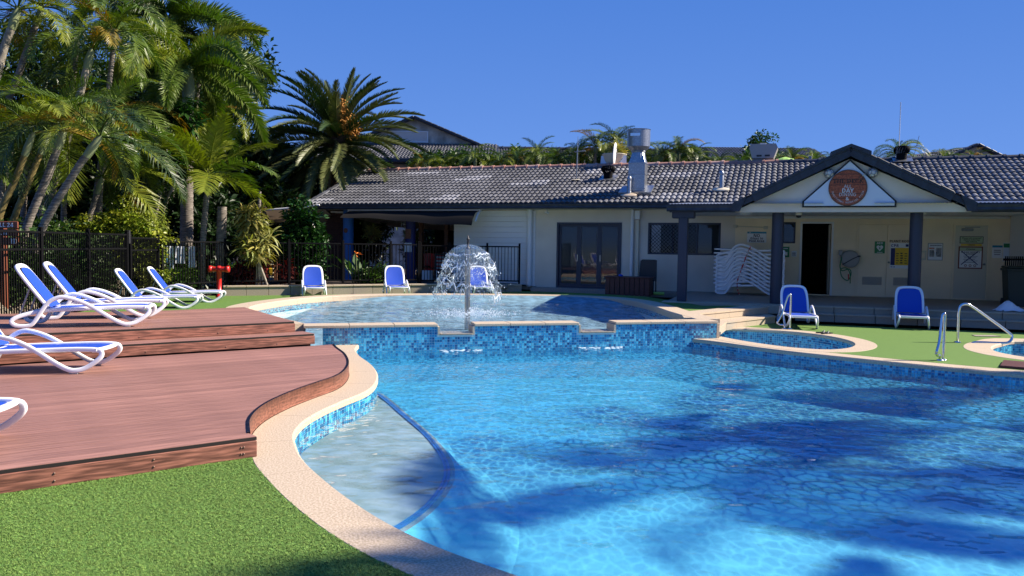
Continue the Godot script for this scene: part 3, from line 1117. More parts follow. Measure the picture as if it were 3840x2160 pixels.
	step_run(stp, [Vector2(3.72, -14.2), Vector2(4.28, -15.62), Vector2(5.75, -17.1)], [Vector2(3.46, -14.5), Vector2(3.77, -15.7), Vector2(5.77, -17.66)], 0.155, -0.02, 5)

func step_run(p: Node, front: Array, back: Array, top: float, low: float, n: int) -> void:
	for s in 2:
		for i in (2 if s == 0 else n):
			var k := 2.0 if s == 0 else float(n)
			var a: Vector2 = front[s].lerp(front[s + 1], (i + 0.004) / k)
			var b: Vector2 = front[s].lerp(front[s + 1], (i + 0.996) / k)
			var c: Vector2 = back[s].lerp(back[s + 1], (i + 0.996) / k)
			var d: Vector2 = back[s].lerp(back[s + 1], (i + 0.004) / k)
			part(p, "tread", prismm(PackedVector2Array([a, b, c, d]), top - 0.035, top), M.stone)
			var o := (b - a).normalized().orthogonal() * 0.015
			if o.dot(d - a) < 0: o = -o
			part(p, "riser", prismm(PackedVector2Array([a + o, b + o, c, d]), low, top - 0.036), M.stone2)

func sphere(r: float, n: int, m: int) -> ArrayMesh:
	var prof := []
	for i in m + 1:
		var a := -PI / 2 + PI * i / m
		prof.append(Vector2(maxf(0.0001, cos(a) * r), sin(a) * r))
	return lathem(prof, n)

# ---------- deck ----------
func timber_deck() -> void:
	var turn := atan2(0.587, 0.81)
	var o := thing("timber_deck", "reddish composite timber deck with two steps beside the pool", "deck", V(-1.9, 0, -5.84), turn)
	var inv := Transform3D(Basis(Vector3.UP, turn), V(-1.9, 0, -5.84)).affine_inverse()
	var L := func(p: Vector2) -> Vector2:
		var q: Vector3 = inv * V(p.x, 0, p.y)
		return Vector2(q.x, q.z)
	var edge := offs(inner_left, -0.362)
	var low := PackedVector2Array()
	for i in edge.size():
		if edge[i].y < -5.86 and edge[i].y > -11.35: low.append(L.call(edge[i]))
	# local: x along the boards, -z into the deck; steps at z -5.1 and -5.45
	var z1 := -4.98
	var z2 := -5.36
	var poly := low.duplicate()      # from the back corner forward
	poly.append(Vector2(0.0, 0.0))
	poly.append(Vector2(-9.0, 0.0))
	poly.append(Vector2(-9.0, z1))
	boards(o, poly, 0.15, 0.0, z1 - 0.3, low)
	var step_end := 2.3
	boards(o, PackedVector2Array([Vector2(-9, z1), Vector2(step_end + 0.15, z1), Vector2(step_end + 0.12, z2), Vector2(-9, z2)]), 0.30, z1, z2)
	var ue := Vector2(2.3, -5.38)
	var up := PackedVector2Array([Vector2(-4.1, z2), ue, L.call(Vector2(-4.75, -13.95)), L.call(Vector2(-5.7, -13.1)), L.call(Vector2(-8.15, -11.9))])
	boards(o, up, 0.45, z2, -9.0)
	# fascia boards
	part(o, "fascia_board", bx(-9, -0.003, 0.0, 0.122, 0.0, 0.022, 0.003), M.fascia)
	part(o, "fascia_board", bx(-9, step_end + 0.15, 0.152, 0.272, z1, z1 + 0.02, 0.003), M.fascia)
	part(o, "fascia_board", bx(-9, ue.x, 0.302, 0.422, z2, z2 + 0.02, 0.003), M.fascia)
	var gp := S()
	abox(gp, -9, 0.0, 0.124, 0.146, -0.02, 0.008)
	abox(gp, -9, step_end + 0.14, 0.274, 0.296, z1 - 0.02, z1 + 0.006)
	abox(gp, -9, ue.x - 0.01, 0.424, 0.446, z2 - 0.02, z2 + 0.006)
	part(o, "shadow_gap", fin(gp), M.gap)
	var sub := S()
	sub.set_smooth_group(-1)
	prism(sub, poly, 0.0, 0.118)
	prism(sub, PackedVector2Array([Vector2(-9, z1 - 0.02), Vector2(step_end + 0.1, z1 - 0.02), Vector2(step_end + 0.1, z2 - 0.2), Vector2(-9, z2 - 0.2)]), 0.0, 0.268)
	var inset: PackedVector2Array = Geometry2D.offset_polygon(up, -0.02)[0]
	prism(sub, inset, 0.0, 0.418)
	part(o, "subframe", fin(sub), M.gap)
	# bent fascia along the pool edge
	var sec := 0
	var k := 0
	while k < low.size() - 2:
		var e := mini(k + 14, low.size() - 1)
		if low.size() - 1 - e < 5: e = low.size() - 1
		var pc := PackedVector2Array()
		for j in range(k, e + 1): pc.append(low[j])
		var st := S()
		var outp := offs(pc, -0.012)
		var inp := offs(pc, 0.012)
		band(st, outp, 0.002, 0.157)
		band(st, inp, 0.002, 0.157)
		for j in pc.size() - 1:
			quad(st, V(outp[j].x, 0.157, outp[j].y), V(outp[j + 1].x, 0.157, outp[j + 1].y), V(inp[j + 1].x, 0.157, inp[j + 1].y), V(inp[j].x, 0.157, inp[j].y))
		part(o, "bent_fascia", fin(st), M.fascia)
		k = e
	# right side of the upper steps
	for s in [[Vector2(step_end + 0.148, z1), Vector2(step_end + 0.12, z2), 0.16, 0.27], [ue, L.call(Vector2(-4.75, -13.95)), 0.315, 0.42]]:
		var a: Vector2 = s[0]
		var b: Vector2 = s[1]
		var d := (b - a).normalized()
		part(o, "side_board", prismm(PackedVector2Array([a, b, b + d.orthogonal() * 0.02, a + d.orthogonal() * 0.02]), s[2], s[3]), M.fascia)
	var scr := shared("screw", sphere(0.008, 6, 4))
	for x in [-0.12, -0.1, -0.72, -1.32, -1.92]:
		for y in [0.035, 0.085]: part(o, "screw", scr, M.screw, Transform3D(Basis.IDENTITY, V(x, y, 0.023)))
	for z in [z1 + 0.02, z2 + 0.02]:
		for x in [1.9, 1.2, 0.2, -0.8]:
			part(o, "screw", scr, M.screw, Transform3D(Basis.IDENTITY, V(x, (0.19 if z > -5.2 else 0.34), z + 0.001)))

func boards(o: Node, poly: PackedVector2Array, top: float, z_from: float, z_to: float, _edge := PackedVector2Array()) -> void:
	var pitch := 0.137
	var z := z_from
	var i := 0
	while z > z_to:
		var r := PackedVector2Array([Vector2(-20, z), Vector2(20, z), Vector2(20, z - pitch + 0.005), Vector2(-20, z - pitch + 0.005)])
		for c in Geometry2D.intersect_polygons(r, poly):
			part(o, "deck_board", prismm(c, top - 0.024, top + rf(-0.0008, 0.0008)), M["deck%d" % (rng.randi() % 5)])
		z -= pitch
		i += 1

# ---------- the café building ----------
const EAVE_D := 0.7
const EAVE_Y := 2.915
const RIDGE_D := -3.2
const PITCH := 0.3665     # 21 degrees

func roof_y(d: float) -> float: return EAVE_Y + tan(PITCH) * (EAVE_D - d)

func tile_mesh() -> ArrayMesh:
	# one concrete tile with two rolls, 0.33 wide, lying along +z down the slope, thick front lip
	var st := S()
	var n := 12
	var rows := []
	for z in [[-0.04, -0.014], [0.335, 0.026]]:
		var r := []
		for i in n + 1:
			var u := float(i) / n
			var h := 0.052 * pow(absf(sin(u * TAU)), 0.8) if fmod(u * 2.0, 1.0) < 1.0 else 0.0
			r.append(V(u * 0.33 - 0.165, h + z[1], z[0]))
		rows.append(r)
	st.set_smooth_group(4)
	for i in n: quad(st, rows[1][i], rows[1][i + 1], rows[0][i + 1], rows[0][i])
	st.set_smooth_group(-1)
	for i in n:
		var a: Vector3 = rows[1][i]
		var b: Vector3 = rows[1][i + 1]
		quad(st, a + V(0, -0.045, 0), b + V(0, -0.045, 0), b, a)
	return fin(st)

func ridge_mesh(L: float, r: float) -> ArrayMesh:
	# a half-round cap along +x with a collar at its end
	var st := S()
	st.set_smooth_group(5)
	for seg in [[0.0, L - 0.03, r, r * 1.04], [L - 0.05, L + 0.03, r * 1.2, r * 1.2]]:
		for i in 8:
			var a := PI * i / 8 - 0.1 * (1 - i / 4.0)
			var b := PI * (i + 1) / 8 - 0.1 * (1 - (i + 1) / 4.0)
			quad(st, V(seg[0], sin(a) * seg[2], cos(a) * seg[2]), V(seg[1], sin(a) * seg[3], cos(a) * seg[3]), V(seg[1], sin(b) * seg[3], cos(b) * seg[3]), V(seg[0], sin(b) * seg[2], cos(b) * seg[2]))
		st.set_smooth_group(-1)
		for i in 8:
			var a := PI * i / 8
			var b := PI * (i + 1) / 8
			tri(st, V(seg[1], 0, 0), V(seg[1], sin(a) * seg[3], cos(a) * seg[3]), V(seg[1], sin(b) * seg[3], cos(b) * seg[3]))
			tri(st, V(seg[0], 0, 0), V(seg[0], sin(b) * seg[2], cos(b) * seg[2]), V(seg[0], sin(a) * seg[2], cos(a) * seg[2]))
		st.set_smooth_group(5)
	return fin(st)

func building() -> void:
	var b := thing("cafe_building", "long single storey building with dark tiled roof, gabled porch and verandah behind the pool", "building", BT.origin, deg_to_rad(-19.0))
	var f := 0.29
	var slide := [-7.74, -5.67, 0.3, 2.36]
	var win := [-4.86, -2.71, 1.4, 2.36]
	var door := [-0.44, 0.33, 0.33, 2.35]
	var small := [-1.1, -0.63, 1.78, 2.39]
	var st := S()
	holed(st, -11.28, -8.45, 0.2, 2.76, -0.2, -0.02, [])
	holed(st, -8.45, -5.3, 0.2, 2.76, -0.2, 0.0, [slide])
	part(b, "wall", fin(st), M.render_wall)
	st = S()
	holed(st, -5.3, -2.3, 0.2, 2.76, -0.2, 0.002, [win])
	part(b, "wall", fin(st), M.render_wall)
	st = S()
	holed(st, -2.3, 4.75, 0.2, 2.6, -0.2, 0.0, [door, small])
	part(b, "wall", fin(st), M.verandah_wall)
	st = S()
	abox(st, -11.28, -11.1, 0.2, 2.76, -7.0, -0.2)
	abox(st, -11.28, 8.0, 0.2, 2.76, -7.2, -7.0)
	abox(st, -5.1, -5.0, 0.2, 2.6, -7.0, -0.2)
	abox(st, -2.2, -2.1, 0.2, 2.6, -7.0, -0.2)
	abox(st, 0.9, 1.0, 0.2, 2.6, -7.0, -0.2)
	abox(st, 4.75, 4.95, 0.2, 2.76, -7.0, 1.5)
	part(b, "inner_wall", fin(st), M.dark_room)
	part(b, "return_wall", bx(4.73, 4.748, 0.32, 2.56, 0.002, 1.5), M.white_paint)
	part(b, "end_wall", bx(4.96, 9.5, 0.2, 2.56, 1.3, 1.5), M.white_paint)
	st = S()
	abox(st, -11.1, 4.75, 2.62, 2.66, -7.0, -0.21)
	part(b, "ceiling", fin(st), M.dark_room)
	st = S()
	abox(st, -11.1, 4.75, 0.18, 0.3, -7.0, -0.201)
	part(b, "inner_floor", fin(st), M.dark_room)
	# horizontal boards left of the sliding door
	for i in 14:
		var y := 0.31 + i * 0.173
		part(b, "weatherboard", bx(-11.28, -8.455, y, y + 0.168, -0.018, 0.004 + 0.004 * float(i % 2), 0.004), M.white_paint)
	# pale strip at the foot of the wall
	part(b, "wall_footing", bx(-8.45, -3.3, 0.12, 0.3, 0.002, 0.45, 0.01), M.paving)
	# sliding door
	part(b, "door_frame", frame_mesh(slide, 0.06, -0.13, 0.03), M.navy)
	for k in 3:
		var x0 := lerpf(slide[0] + 0.06, slide[1] - 0.06, k / 3.0)
		var x1 := lerpf(slide[0] + 0.06, slide[1] - 0.06, (k + 1) / 3.0)
		var dp := part(b, "glass_door", frame_mesh([x0 + 0.002, x1 - 0.002, 0.362, 2.298], 0.075, -0.09 + 0.012 * k, -0.05 + 0.012 * k), M.navy)
		part(dp, "pane", pane_mesh(x0 + 0.075, x1 - 0.075, 0.437, 2.223, -0.07 + 0.012 * k), M.glass)
		if k != 1: part(dp, "handle", bx(x1 - 0.055 if k == 0 else x0 + 0.03, x1 - 0.03 if k == 0 else x0 + 0.055, 1.15, 1.35, -0.048 + 0.012 * k, -0.02 + 0.012 * k), M.old_steel)
	# window with two sashes and a diamond grille
	var wf := part(b, "window", frame_mesh(win, 0.05, -0.15, 0.012), M.navy)
	for x in [-4.12, -3.4]:
		part(wf, "mullion", bx(x - 0.025, x + 0.025, 1.45, 2.31, -0.12, -0.04), M.navy)
	for seg in [[-4.81, -4.145], [-4.095, -3.425], [-3.375, -2.76]]:
		part(wf, "pane", pane_mesh(seg[0], seg[1], 1.45, 2.31, -0.087), M.glass)
	var gs := S()
	for i in 26:
		for s in [-1.0, 1.0]:
			var cx := -5.2 + i * 0.11
			var a := Vector2(cx, 1.45)
			var e := Vector2(cx + s * 0.86, 2.31)
			for lim in [[-4.81, -3.425]]:
				var lo := clampf((lim[0] - a.x) / (e.x - a.x), 0, 1)
				var hi := clampf((lim[1] - a.x) / (e.x - a.x), 0, 1)
				var q0 := a.lerp(e, minf(lo, hi))
				var q1 := a.lerp(e, maxf(lo, hi))
				if q0.distance_to(q1) > 0.05:
					var m := (q0 + q1) / 2
					box(gs, V(m.x, m.y, -0.03 - 0.003 * s), V(q0.distance_to(q1), 0.012, 0.004), Basis(V(0, 0, 1), (q1 - q0).angle()))
	part(wf, "security_grille", fin(gs), M.black_metal, ID, "stuff")
	var curtain := part(wf, "curtain", bx(-4.78, -4.5, 1.46, 2.29, -0.18, -0.16), M.grey_metal)
	curtain.set_meta("label", "pale blind behind the left sash")
	part(b, "window", frame_mesh(small, 0.04, -0.15, 0.01), M.navy)
	part(b, "small_pane", pane_mesh(small[0] + 0.04, small[1] - 0.04, small[2] + 0.04, small[3] - 0.04, -0.08), M.glass)
	# open doorway with white jambs, and closed doors
	part(b, "door_jamb", frame_mesh([-0.5, 0.39, 0.26, 2.4], 0.05, -0.15, 0.02), M.white_paint)
	part(b, "open_door", bx(0.28, 0.318, 0.34, 2.33, -0.95, -0.2, 0.004), M.cream)
	part(b, "double_door", bx(1.04, 1.77, 0.36, 2.33, 0.004, 0.022, 0.004), M.verandah_wall)
	part(b, "double_door", bx(1.785, 2.52, 0.36, 2.33, 0.004, 0.022, 0.004), M.verandah_wall)
	part(b, "double_door_frame", frame_mesh([0.99, 2.57, 0.33, 2.38], 0.045, 0.001, 0.028), M.verandah_wall)
	for x in [1.14, 1.93]:
		var v := part(b, "louvre_vent", frame_mesh([x, x + 0.56, 0.62, 0.9], 0.03, 0.022, 0.034), M.verandah_wall)
		for i in 9:
			part(v, "slat", boxm(V(0.5, 0.024, 0.004)), M.grey_plastic, Transform3D(Basis(V(1, 0, 0), 0.6), V(x + 0.28, 0.66 + i * 0.026, 0.026)))
	part(b, "door_knob", sphere(0.03, 10, 6), M.old_steel, Transform3D(Basis.IDENTITY, V(1.83, 1.28, 0.055)))
	part(b, "right_door", bx(3.44, 4.21, 0.33, 2.31, 0.004, 0.024, 0.004), M.cream)
	part(b, "right_door_frame", frame_mesh([3.39, 4.26, 0.3, 2.36], 0.048, 0.001, 0.036), M.verandah_wall)
	part(b, "door_knob", sphere(0.032, 10, 6), M.old_steel, Transform3D(Basis.IDENTITY, V(4.15, 1.28, 0.058)))
	part(b, "door_closer", bx(3.58, 3.86, 2.16, 2.23, 0.025, 0.075, 0.01), M.grey_metal)
	part(b, "closer_arm", bx(3.66, 4.02, 2.255, 2.275, 0.03, 0.05), M.grey_metal)
	# downpipes
	part(b, "downpipe", tubem([V(-5.34, 0.3, 0.07), V(-5.34, 2.76, 0.07)], 0.055, 10), M.white_paint)
	part(b, "downpipe", bx(-5.22, -5.12, 0.28, 2.45, 0.03, 0.12, 0.01), M.cream)
	part(b, "rainwater_head", bx(-5.25, -5.09, 2.46, 2.72, 0.03, 0.2, 0.01), M.white_paint)
	part(b, "downpipe", tubem([V(-8.62, 0.3, 0.09), V(-8.62, 2.76, 0.09)], 0.09, 12), M.white_paint)
	# verandah floor, steps, ceiling
	var fl := part(b, "verandah_floor", bx(-3.62, 9.5, 0.05, 0.295, 0.004, 4.4), M.paving)
	for r in 5:
		for i in 15:
			var x0 := -3.6 + i * 0.87
			part(fl, "paver", bx(x0 + 0.003, x0 + 0.867, 0.29, 0.31, 0.01 + r * 0.88, 0.01 + r * 0.88 + 0.874), M.paving)
	for i in 12:
		var x0 := -0.64 + i * 0.84
		for s in [[4.4, 4.72, 0.295, 0.31, 0.16], [4.72, 5.02, 0.145, 0.16, -0.02]]:
			part(b, "step_tread", bx(x0 + 0.004, x0 + 0.832, s[3] - 0.03, s[3], s[0] + 0.002, s[1], 0.004), M.stone2)
			part(b, "step_riser", bx(x0 + 0.006, x0 + 0.83, s[4], s[3] - 0.031, s[0] + 0.003, s[1] - 0.02), M.block)
	part(b, "step_core", bx(-0.64, 9.4, -0.03, 0.12, 4.4, 4.68), M.gap)
	part(b, "slab_edge", bx(-3.7, -0.65, 0.1, 0.305, 4.42, 4.86, 0.01), M.stone2)
	part(b, "verandah_ceiling", bx(-3.5, 9.5, 2.56, 2.6, 0.2, 4.55), M.white_paint)
	part(b, "ceiling_trim", bx(-2.3, 4.7, 2.49, 2.56, 0.004, 0.05, 0.006), M.white_paint)
	for x in [-1.9, 2.2]:
		part(b, "ceiling_light", lathem([Vector2(0.17, 0), Vector2(0.16, -0.04), Vector2(0.1, -0.075), Vector2(0.001, -0.085)], 16), M.white_paint, Transform3D(Basis.IDENTITY, V(x, 2.558, 2.4)))
	# posts
	var sq := part(b, "square_post", bx(-3.36, -3.14, 0.306, 2.5, 4.5, 4.72, 0.015), M.navy)
	part(sq, "post_head", bx(-3.52, -2.98, 2.32, 2.5, 4.48, 4.74, 0.02), M.navy)
	for x in [-1.08, 1.88]:
		part(b, "round_post", tubem([V(x, 0.311, 4.3), V(x, 2.47, 4.3)], 0.135, 20), M.navy)
	part(b, "corner_post", bx(4.35, 4.5, 0.311, 2.47, 4.1, 4.25, 0.01), M.navy)
	# gutter and fascia of the left part
	part(b, "gutter", gutter_mesh(-16.5, -3.55, EAVE_D + 0.02, EAVE_Y - 0.16), M.slate)
	part(b, "eaves_lining", bx(-16.4, -3.6, 2.77, 2.79, -0.2, EAVE_D - 0.02), M.white_paint)
	part(b, "verandah_beam", bx(-3.6, 9.5, 2.47, 2.6, 4.46, 4.58), M.navy)
	part(b, "gutter", gutter_mesh(-3.62, -2.1, 4.84, 2.48), M.slate)
	part(b, "gutter", gutter_mesh(2.95, 9.5, 4.84, 2.48), M.slate)
	# tin sheet between tiles and verandah gutter
	for seg in [[-3.6, -0.1], [0.95, 9.5]]:
		var tin := S()
		tin.set_smooth_group(6)
		var n := int((seg[1] - seg[0]) / 0.019)
		for i in n:
			var x0: float = seg[0] + i * 0.019
			var h0 := 0.008 * sin(i * PI / 2)
			var h1 := 0.008 * sin((i + 1) * PI / 2)
			quad(tin, V(x0, 2.66 + h0, 4.86), V(x0 + 0.019, 2.66 + h1, 4.86), V(x0 + 0.019, 2.93 + h1, 0.5), V(x0, 2.93 + h0, 0.5))
		part(b, "corrugated_sheet", fin(tin), M.galv)
	# main roof
	var r := S()
	r.set_smooth_group(-1)
	var x0 := -16.45
	var x1 := 11.0
	for side in 2:
		var d0 := EAVE_D if side == 0 else 2.0 * RIDGE_D - EAVE_D
		quad(r, V(x0, EAVE_Y - 0.03, d0), V(x1, EAVE_Y - 0.03, d0), V(x1, roof_y(RIDGE_D) - 0.03, RIDGE_D), V(x0, roof_y(RIDGE_D) - 0.03, RIDGE_D))
		quad(r, V(x0, EAVE_Y - 0.13, d0), V(x1, EAVE_Y - 0.13, d0), V(x1, roof_y(RIDGE_D) - 0.13, RIDGE_D), V(x0, roof_y(RIDGE_D) - 0.13, RIDGE_D))
	var roof := part(b, "roof", fin(r), M.slate)
	var tm := tile_mesh()
	var slope := (EAVE_D - RIDGE_D) / cos(PITCH)
	var tb := Basis(V(1, 0, 0), PITCH)
	var xf := []
	var cols := PackedColorArray()
	var rows := 13
	var course := slope / rows
	var single := []
	for j in rows:
		for i in 84:
			var x := 11.0 - 0.33 * (i + 0.5)
			if x < x0 + 0.1: continue
			var d := RIDGE_D + cos(PITCH) * course * (j + 0.5)
			var y := roof_y(d)
			# cut away where the porch roof covers
			var top := 3.86 - absf(x - 0.42) * 0.456
			if d > -2.2 and y < top - 0.02: continue
			var t := Transform3D(tb, V(x, y, d) + tb * V(0, 0, -course / 2.0))
			var blot := sin(x * 0.9 + j * 0.5) * sin(x * 0.31 - j * 0.8)
			if x > 1.0 or (x < 0.0 and x > -3.4): single.append([t, x])
			else:
				xf.append(t)
				var v := 0.105 + 0.025 * blot + rf(-0.025, 0.03) + (0.16 if sin(x * 1.3 + 0.8) * sin(x * 0.37 + j * 0.9) + 0.3 * sin(j * 1.7 + x) > 0.72 else 0.0)
				cols.append(Color(v, v * 1.02, v * 1.12))
	single.sort_custom(func(p, q): return p[1] < q[1])
	var kept := 0
	for s in single:
		if kept < 298 and s[1] < 8.5:
			part(roof, "roof_tile", tm, M["tile%d" % (rng.randi() % 4)], s[0])
			kept += 1
		else:
			xf.append(s[0])
			cols.append(Color(0.12, 0.125, 0.14))
	many(roof, "roof_tile_field", tm, M.tile_any, xf, cols)
	var rm := ridge_mesh(0.42, 0.13)
	var rx := x0 + 0.2
	var k := 0
	while rx < 9.0:
		var m: Material = M.slate
		if rx < -1.35: m = M.terracotta if k % 5 else M.terracotta2
		if not (rx > -0.3 and rx < 0.6): part(roof, "ridge_tile", rm, m, Transform3D(Basis(V(0, 0, 1), rf(-0.01, 0.01)), V(rx, roof_y(RIDGE_D) - 0.02, RIDGE_D)))
		rx += 0.43
		k += 1
	# verge tiles at the left end
	for i in 12:
		var d := EAVE_D - cos(PITCH) * 0.35 * (i + 0.5)
		part(roof, "verge_tile", shared("verge", boxm(V(0.2, 0.07, 0.36), 0.015)), M.tile3 if i % 3 else M.tile2, Transform3D(tb * Basis(V(1, 0, 0), 0.06), V(x0 - 0.02, roof_y(d) + 0.05, d)))
	part(roof, "verge_board", prismm(PackedVector2Array([Vector2(EAVE_D, EAVE_Y - 0.2), Vector2(EAVE_D, EAVE_Y + 0.0), Vector2(RIDGE_D, roof_y(RIDGE_D) + 0.0), Vector2(RIDGE_D, roof_y(RIDGE_D) - 0.2)]), -16.5, -16.46, Transform3D(Basis(V(0, 0, 1), V(1, 0, 0), V(0, 1, 0)), Vector3.ZERO)), M.slate)
	# porch with its gable
	var porch := part(b, "porch_gable", prismm(PackedVector2Array([Vector2(-2.04, 2.465), Vector2(2.88, 2.465), Vector2(2.88, 2.5), Vector2(0.42, 3.66), Vector2(-2.04, 2.5)]), 4.6, 4.72, UPRIGHT), M.render_wall)
	var pr := S()
	pr.set_smooth_group(-1)
	for s in [-1.0, 1.0]:
		var hx: float = 0.42 + s * 2.35
		quad(pr, V(hx, 2.76, 4.9), V(0.42, 3.84, 4.9), V(0.42, 3.84, -1.8), V(hx, 2.76, 0.9))
		quad(pr, V(hx, 2.66, 4.9), V(0.42, 3.74, 4.9), V(0.42, 3.74, -1.7), V(hx, 2.66, 1.0))
	part(porch, "porch_roof", fin(pr), M.slate)
	for s in [-1.0, 1.0]:
		var a := Vector2(0.42, 3.74)
		var e := Vector2(0.42 + s * 2.56, 2.475)
		var dir := (e - a).normalized()
		var an := dir.angle()
		part(porch, "barge_board", prismm(PackedVector2Array([a, e, e + Vector2(0, 0.14), a + Vector2(0, 0.14)]), 4.84, 4.9, UPRIGHT), M.slate)
		for i in 9:
			var c := a + dir * (0.17 + i * 0.285) + Vector2(0, 0.155)
			if i > 7: continue
			part(porch, "rake_tile", shared("rake", boxm(V(0.31, 0.075, 0.24), 0.014)), M.slate, Transform3D(Basis(V(0, 0, 1), an - s * 0.05 if s > 0 else an + 0.05), V(c.x, c.y, 4.84)))
			part(porch, "rake_flank", shared("rakef", boxm(V(0.3, 0.19, 0.022), 0.006)), M.slate, Transform3D(Basis(V(0, 0, 1), an - s * 0.03), V(c.x - s * 0.012, c.y - 0.09, 4.935 + 0.004 * (i % 2))))
	part(porch, "ridge_cap", prismm(PackedVector2Array([Vector2(0.0, 3.7), Vector2(0.42, 3.9), Vector2(0.84, 3.7), Vector2(0.84, 3.8), Vector2(0.42, 3.97), Vector2(0.0, 3.8)]), 4.6, 4.99, UPRIGHT), M.slate)
	for s in [-1.0, 1.0]:
		part(porch, "fascia_turn", prismm(PackedVector2Array([Vector2(0.42 + s * 2.36, 2.475), Vector2(0.42 + s * 2.56, 2.475), Vector2(0.42 + s * 2.56, 2.64), Vector2(0.42 + s * 2.2, 2.84)]), 4.78, 4.95, UPRIGHT), M.slate)
	# triangular sign in the gable
	var sg := thing("gable_sign", "white triangular board with round orange dining sign on the gable", "sign", BT * V(0.42, 2.57, 4.73), deg_to_rad(-19.0))
	part(sg, "border", prismm(PackedVector2Array([Vector2(-0.98, 0), Vector2(0.98, 0), Vector2(0.98, 0.14), Vector2(0.0, 1.08), Vector2(-0.98, 0.14)]), 0.0, 0.05, UPRIGHT), M.print_black)
	part(sg, "board", prismm(PackedVector2Array([Vector2(-0.94, 0.035), Vector2(0.94, 0.035), Vector2(0.94, 0.13), Vector2(0.0, 1.03), Vector2(-0.94, 0.13)]), 0.05, 0.06, UPRIGHT), M.sign_blue_white)
	var flat := Basis(V(1, 0, 0), PI / 2)
	var disc := part(sg, "disc", lathem([Vector2(0.001, 0.03), Vector2(0.385, 0.03), Vector2(0.395, 0.022), Vector2(0.395, 0.0)], 40, Vector3.ZERO, -1), M.sign_red, Transform3D(flat, V(-0.03, 0.435, 0.06)))
	part(sg, "rim", tubem(circle(0.395, 40, V(-0.03, 0.435, 0.085)), 0.012, 6, true), M.timber)
	for y in [0.31, 0.5, 0.63, 0.74, 0.2]:
		var hw := sqrt(maxf(0.0, 0.15 - (y - 0.435) * (y - 0.435)))
		part(sg, "plank_joint", bx(-0.03 - hw, -0.03 + hw, y - 0.005, y + 0.005, 0.089, 0.0925), M.print_black)
	part(sg, "lettering", text("THE DECK", 0.088, true, true), M.print_black, Transform3D(Basis.IDENTITY, V(-0.03, 0.585, 0.095)))
	part(sg, "lettering", text("ALL", 0.075, false), M.paper, Transform3D(Basis.IDENTITY, V(-0.03, 0.468, 0.095)))
	part(sg, "lettering", text("DAY", 0.095), M.paper, Transform3D(Basis.IDENTITY, V(-0.03, 0.375, 0.095)))
	part(sg, "lettering", text("DINING", 0.075, false), M.paper, Transform3D(Basis.IDENTITY, V(-0.03, 0.285, 0.095)))
	part(sg, "lettering", text("&", 0.075), M.paper, Transform3D(Basis.IDENTITY, V(-0.03, 0.19, 0.095)))
	var word := "TRADITIONAL WOODFIRE PIZZA"
	for i in word.length():
		if word[i] == " ": continue
		var a := deg_to_rad(-165.0 + 150.0 * i / (word.length() - 1))
		part(sg, "lettering", text(word[i], 0.04, false), M.paper, Transform3D(Basis(V(0, 0, 1), a + PI / 2), V(-0.03 + cos(a) * 0.33, 0.435 + sin(a) * 0.33, 0.095)))
	part(sg, "knot", tubem(circle(0.035, 12, V(0.24, 0.66, 0.1)), 0.012, 5, true), M.timber)
	part(sg, "rope", tubem([V(0.26, 0.69, 0.1), V(0.32, 0.74, 0.1)], 0.01, 5), M.cream)
	for s in [[-0.01, "caged bulkhead lamp left of the triangular sign"], [0.9, "caged bulkhead lamp right of the triangular sign"]]:
		var l := thing("bulkhead_lamp", s[1], "lamp", BT * V(s[0], 3.34, 4.74), deg_to_rad(-19.0), "gable lamps")
		part(l, "base", lathem([Vector2(0.001, 0.05), Vector2(0.1, 0.05), Vector2(0.115, 0.0)], 16), M.galv, Transform3D(flat, V(0, 0, 0)))
		part(l, "glass_dome", lathem([Vector2(0.09, 0.05), Vector2(0.085, 0.1), Vector2(0.06, 0.15), Vector2(0.001, 0.17)], 16), M.paper, Transform3D(flat, V(0, 0, 0)))
		var cage := S()
		tube(cage, circle(0.1, 16, V(0, 0, 0.06)), 0.009, 5, true)
		tube(cage, circle(0.05, 12, V(0, 0, 0.17)), 0.007, 5, true)
		for i in 5:
			var a := TAU * i / 5
			tube(cage, [V(cos(a) * 0.105, sin(a) * 0.105, 0.05), V(cos(a) * 0.1, sin(a) * 0.1, 0.12), V(cos(a) * 0.05, sin(a) * 0.05, 0.172)], 0.008, 5)
		part(l, "cage", fin(cage), M.galv)

func pane_mesh(x0: float, x1: float, y0: float, y1: float, z: float) -> ArrayMesh:
	var st := S()
	st.set_smooth_group(-1)
	quad(st, V(x0, y0, z), V(x1, y0, z), V(x1, y1, z), V(x0, y1, z))
	return fin(st)

func circle(r: float, n: int, c: Vector3) -> Array:
	var o := []
	for i in n: o.append(c + V(cos(TAU * i / n) * r, sin(TAU * i / n) * r, 0))
	return o

func frame_mesh(r: Array, w: float, z0: float, z1: float) -> ArrayMesh:
	var st := S()
	abox(st, r[0], r[0] + w, r[2], r[3], z0, z1)
	abox(st, r[1] - w, r[1], r[2], r[3], z0, z1)
	abox(st, r[0] + w, r[1] - w, r[3] - w, r[3], z0, z1)
	abox(st, r[0] + w, r[1] - w, r[2], r[2] + w, z0, z1)
	return fin(st)

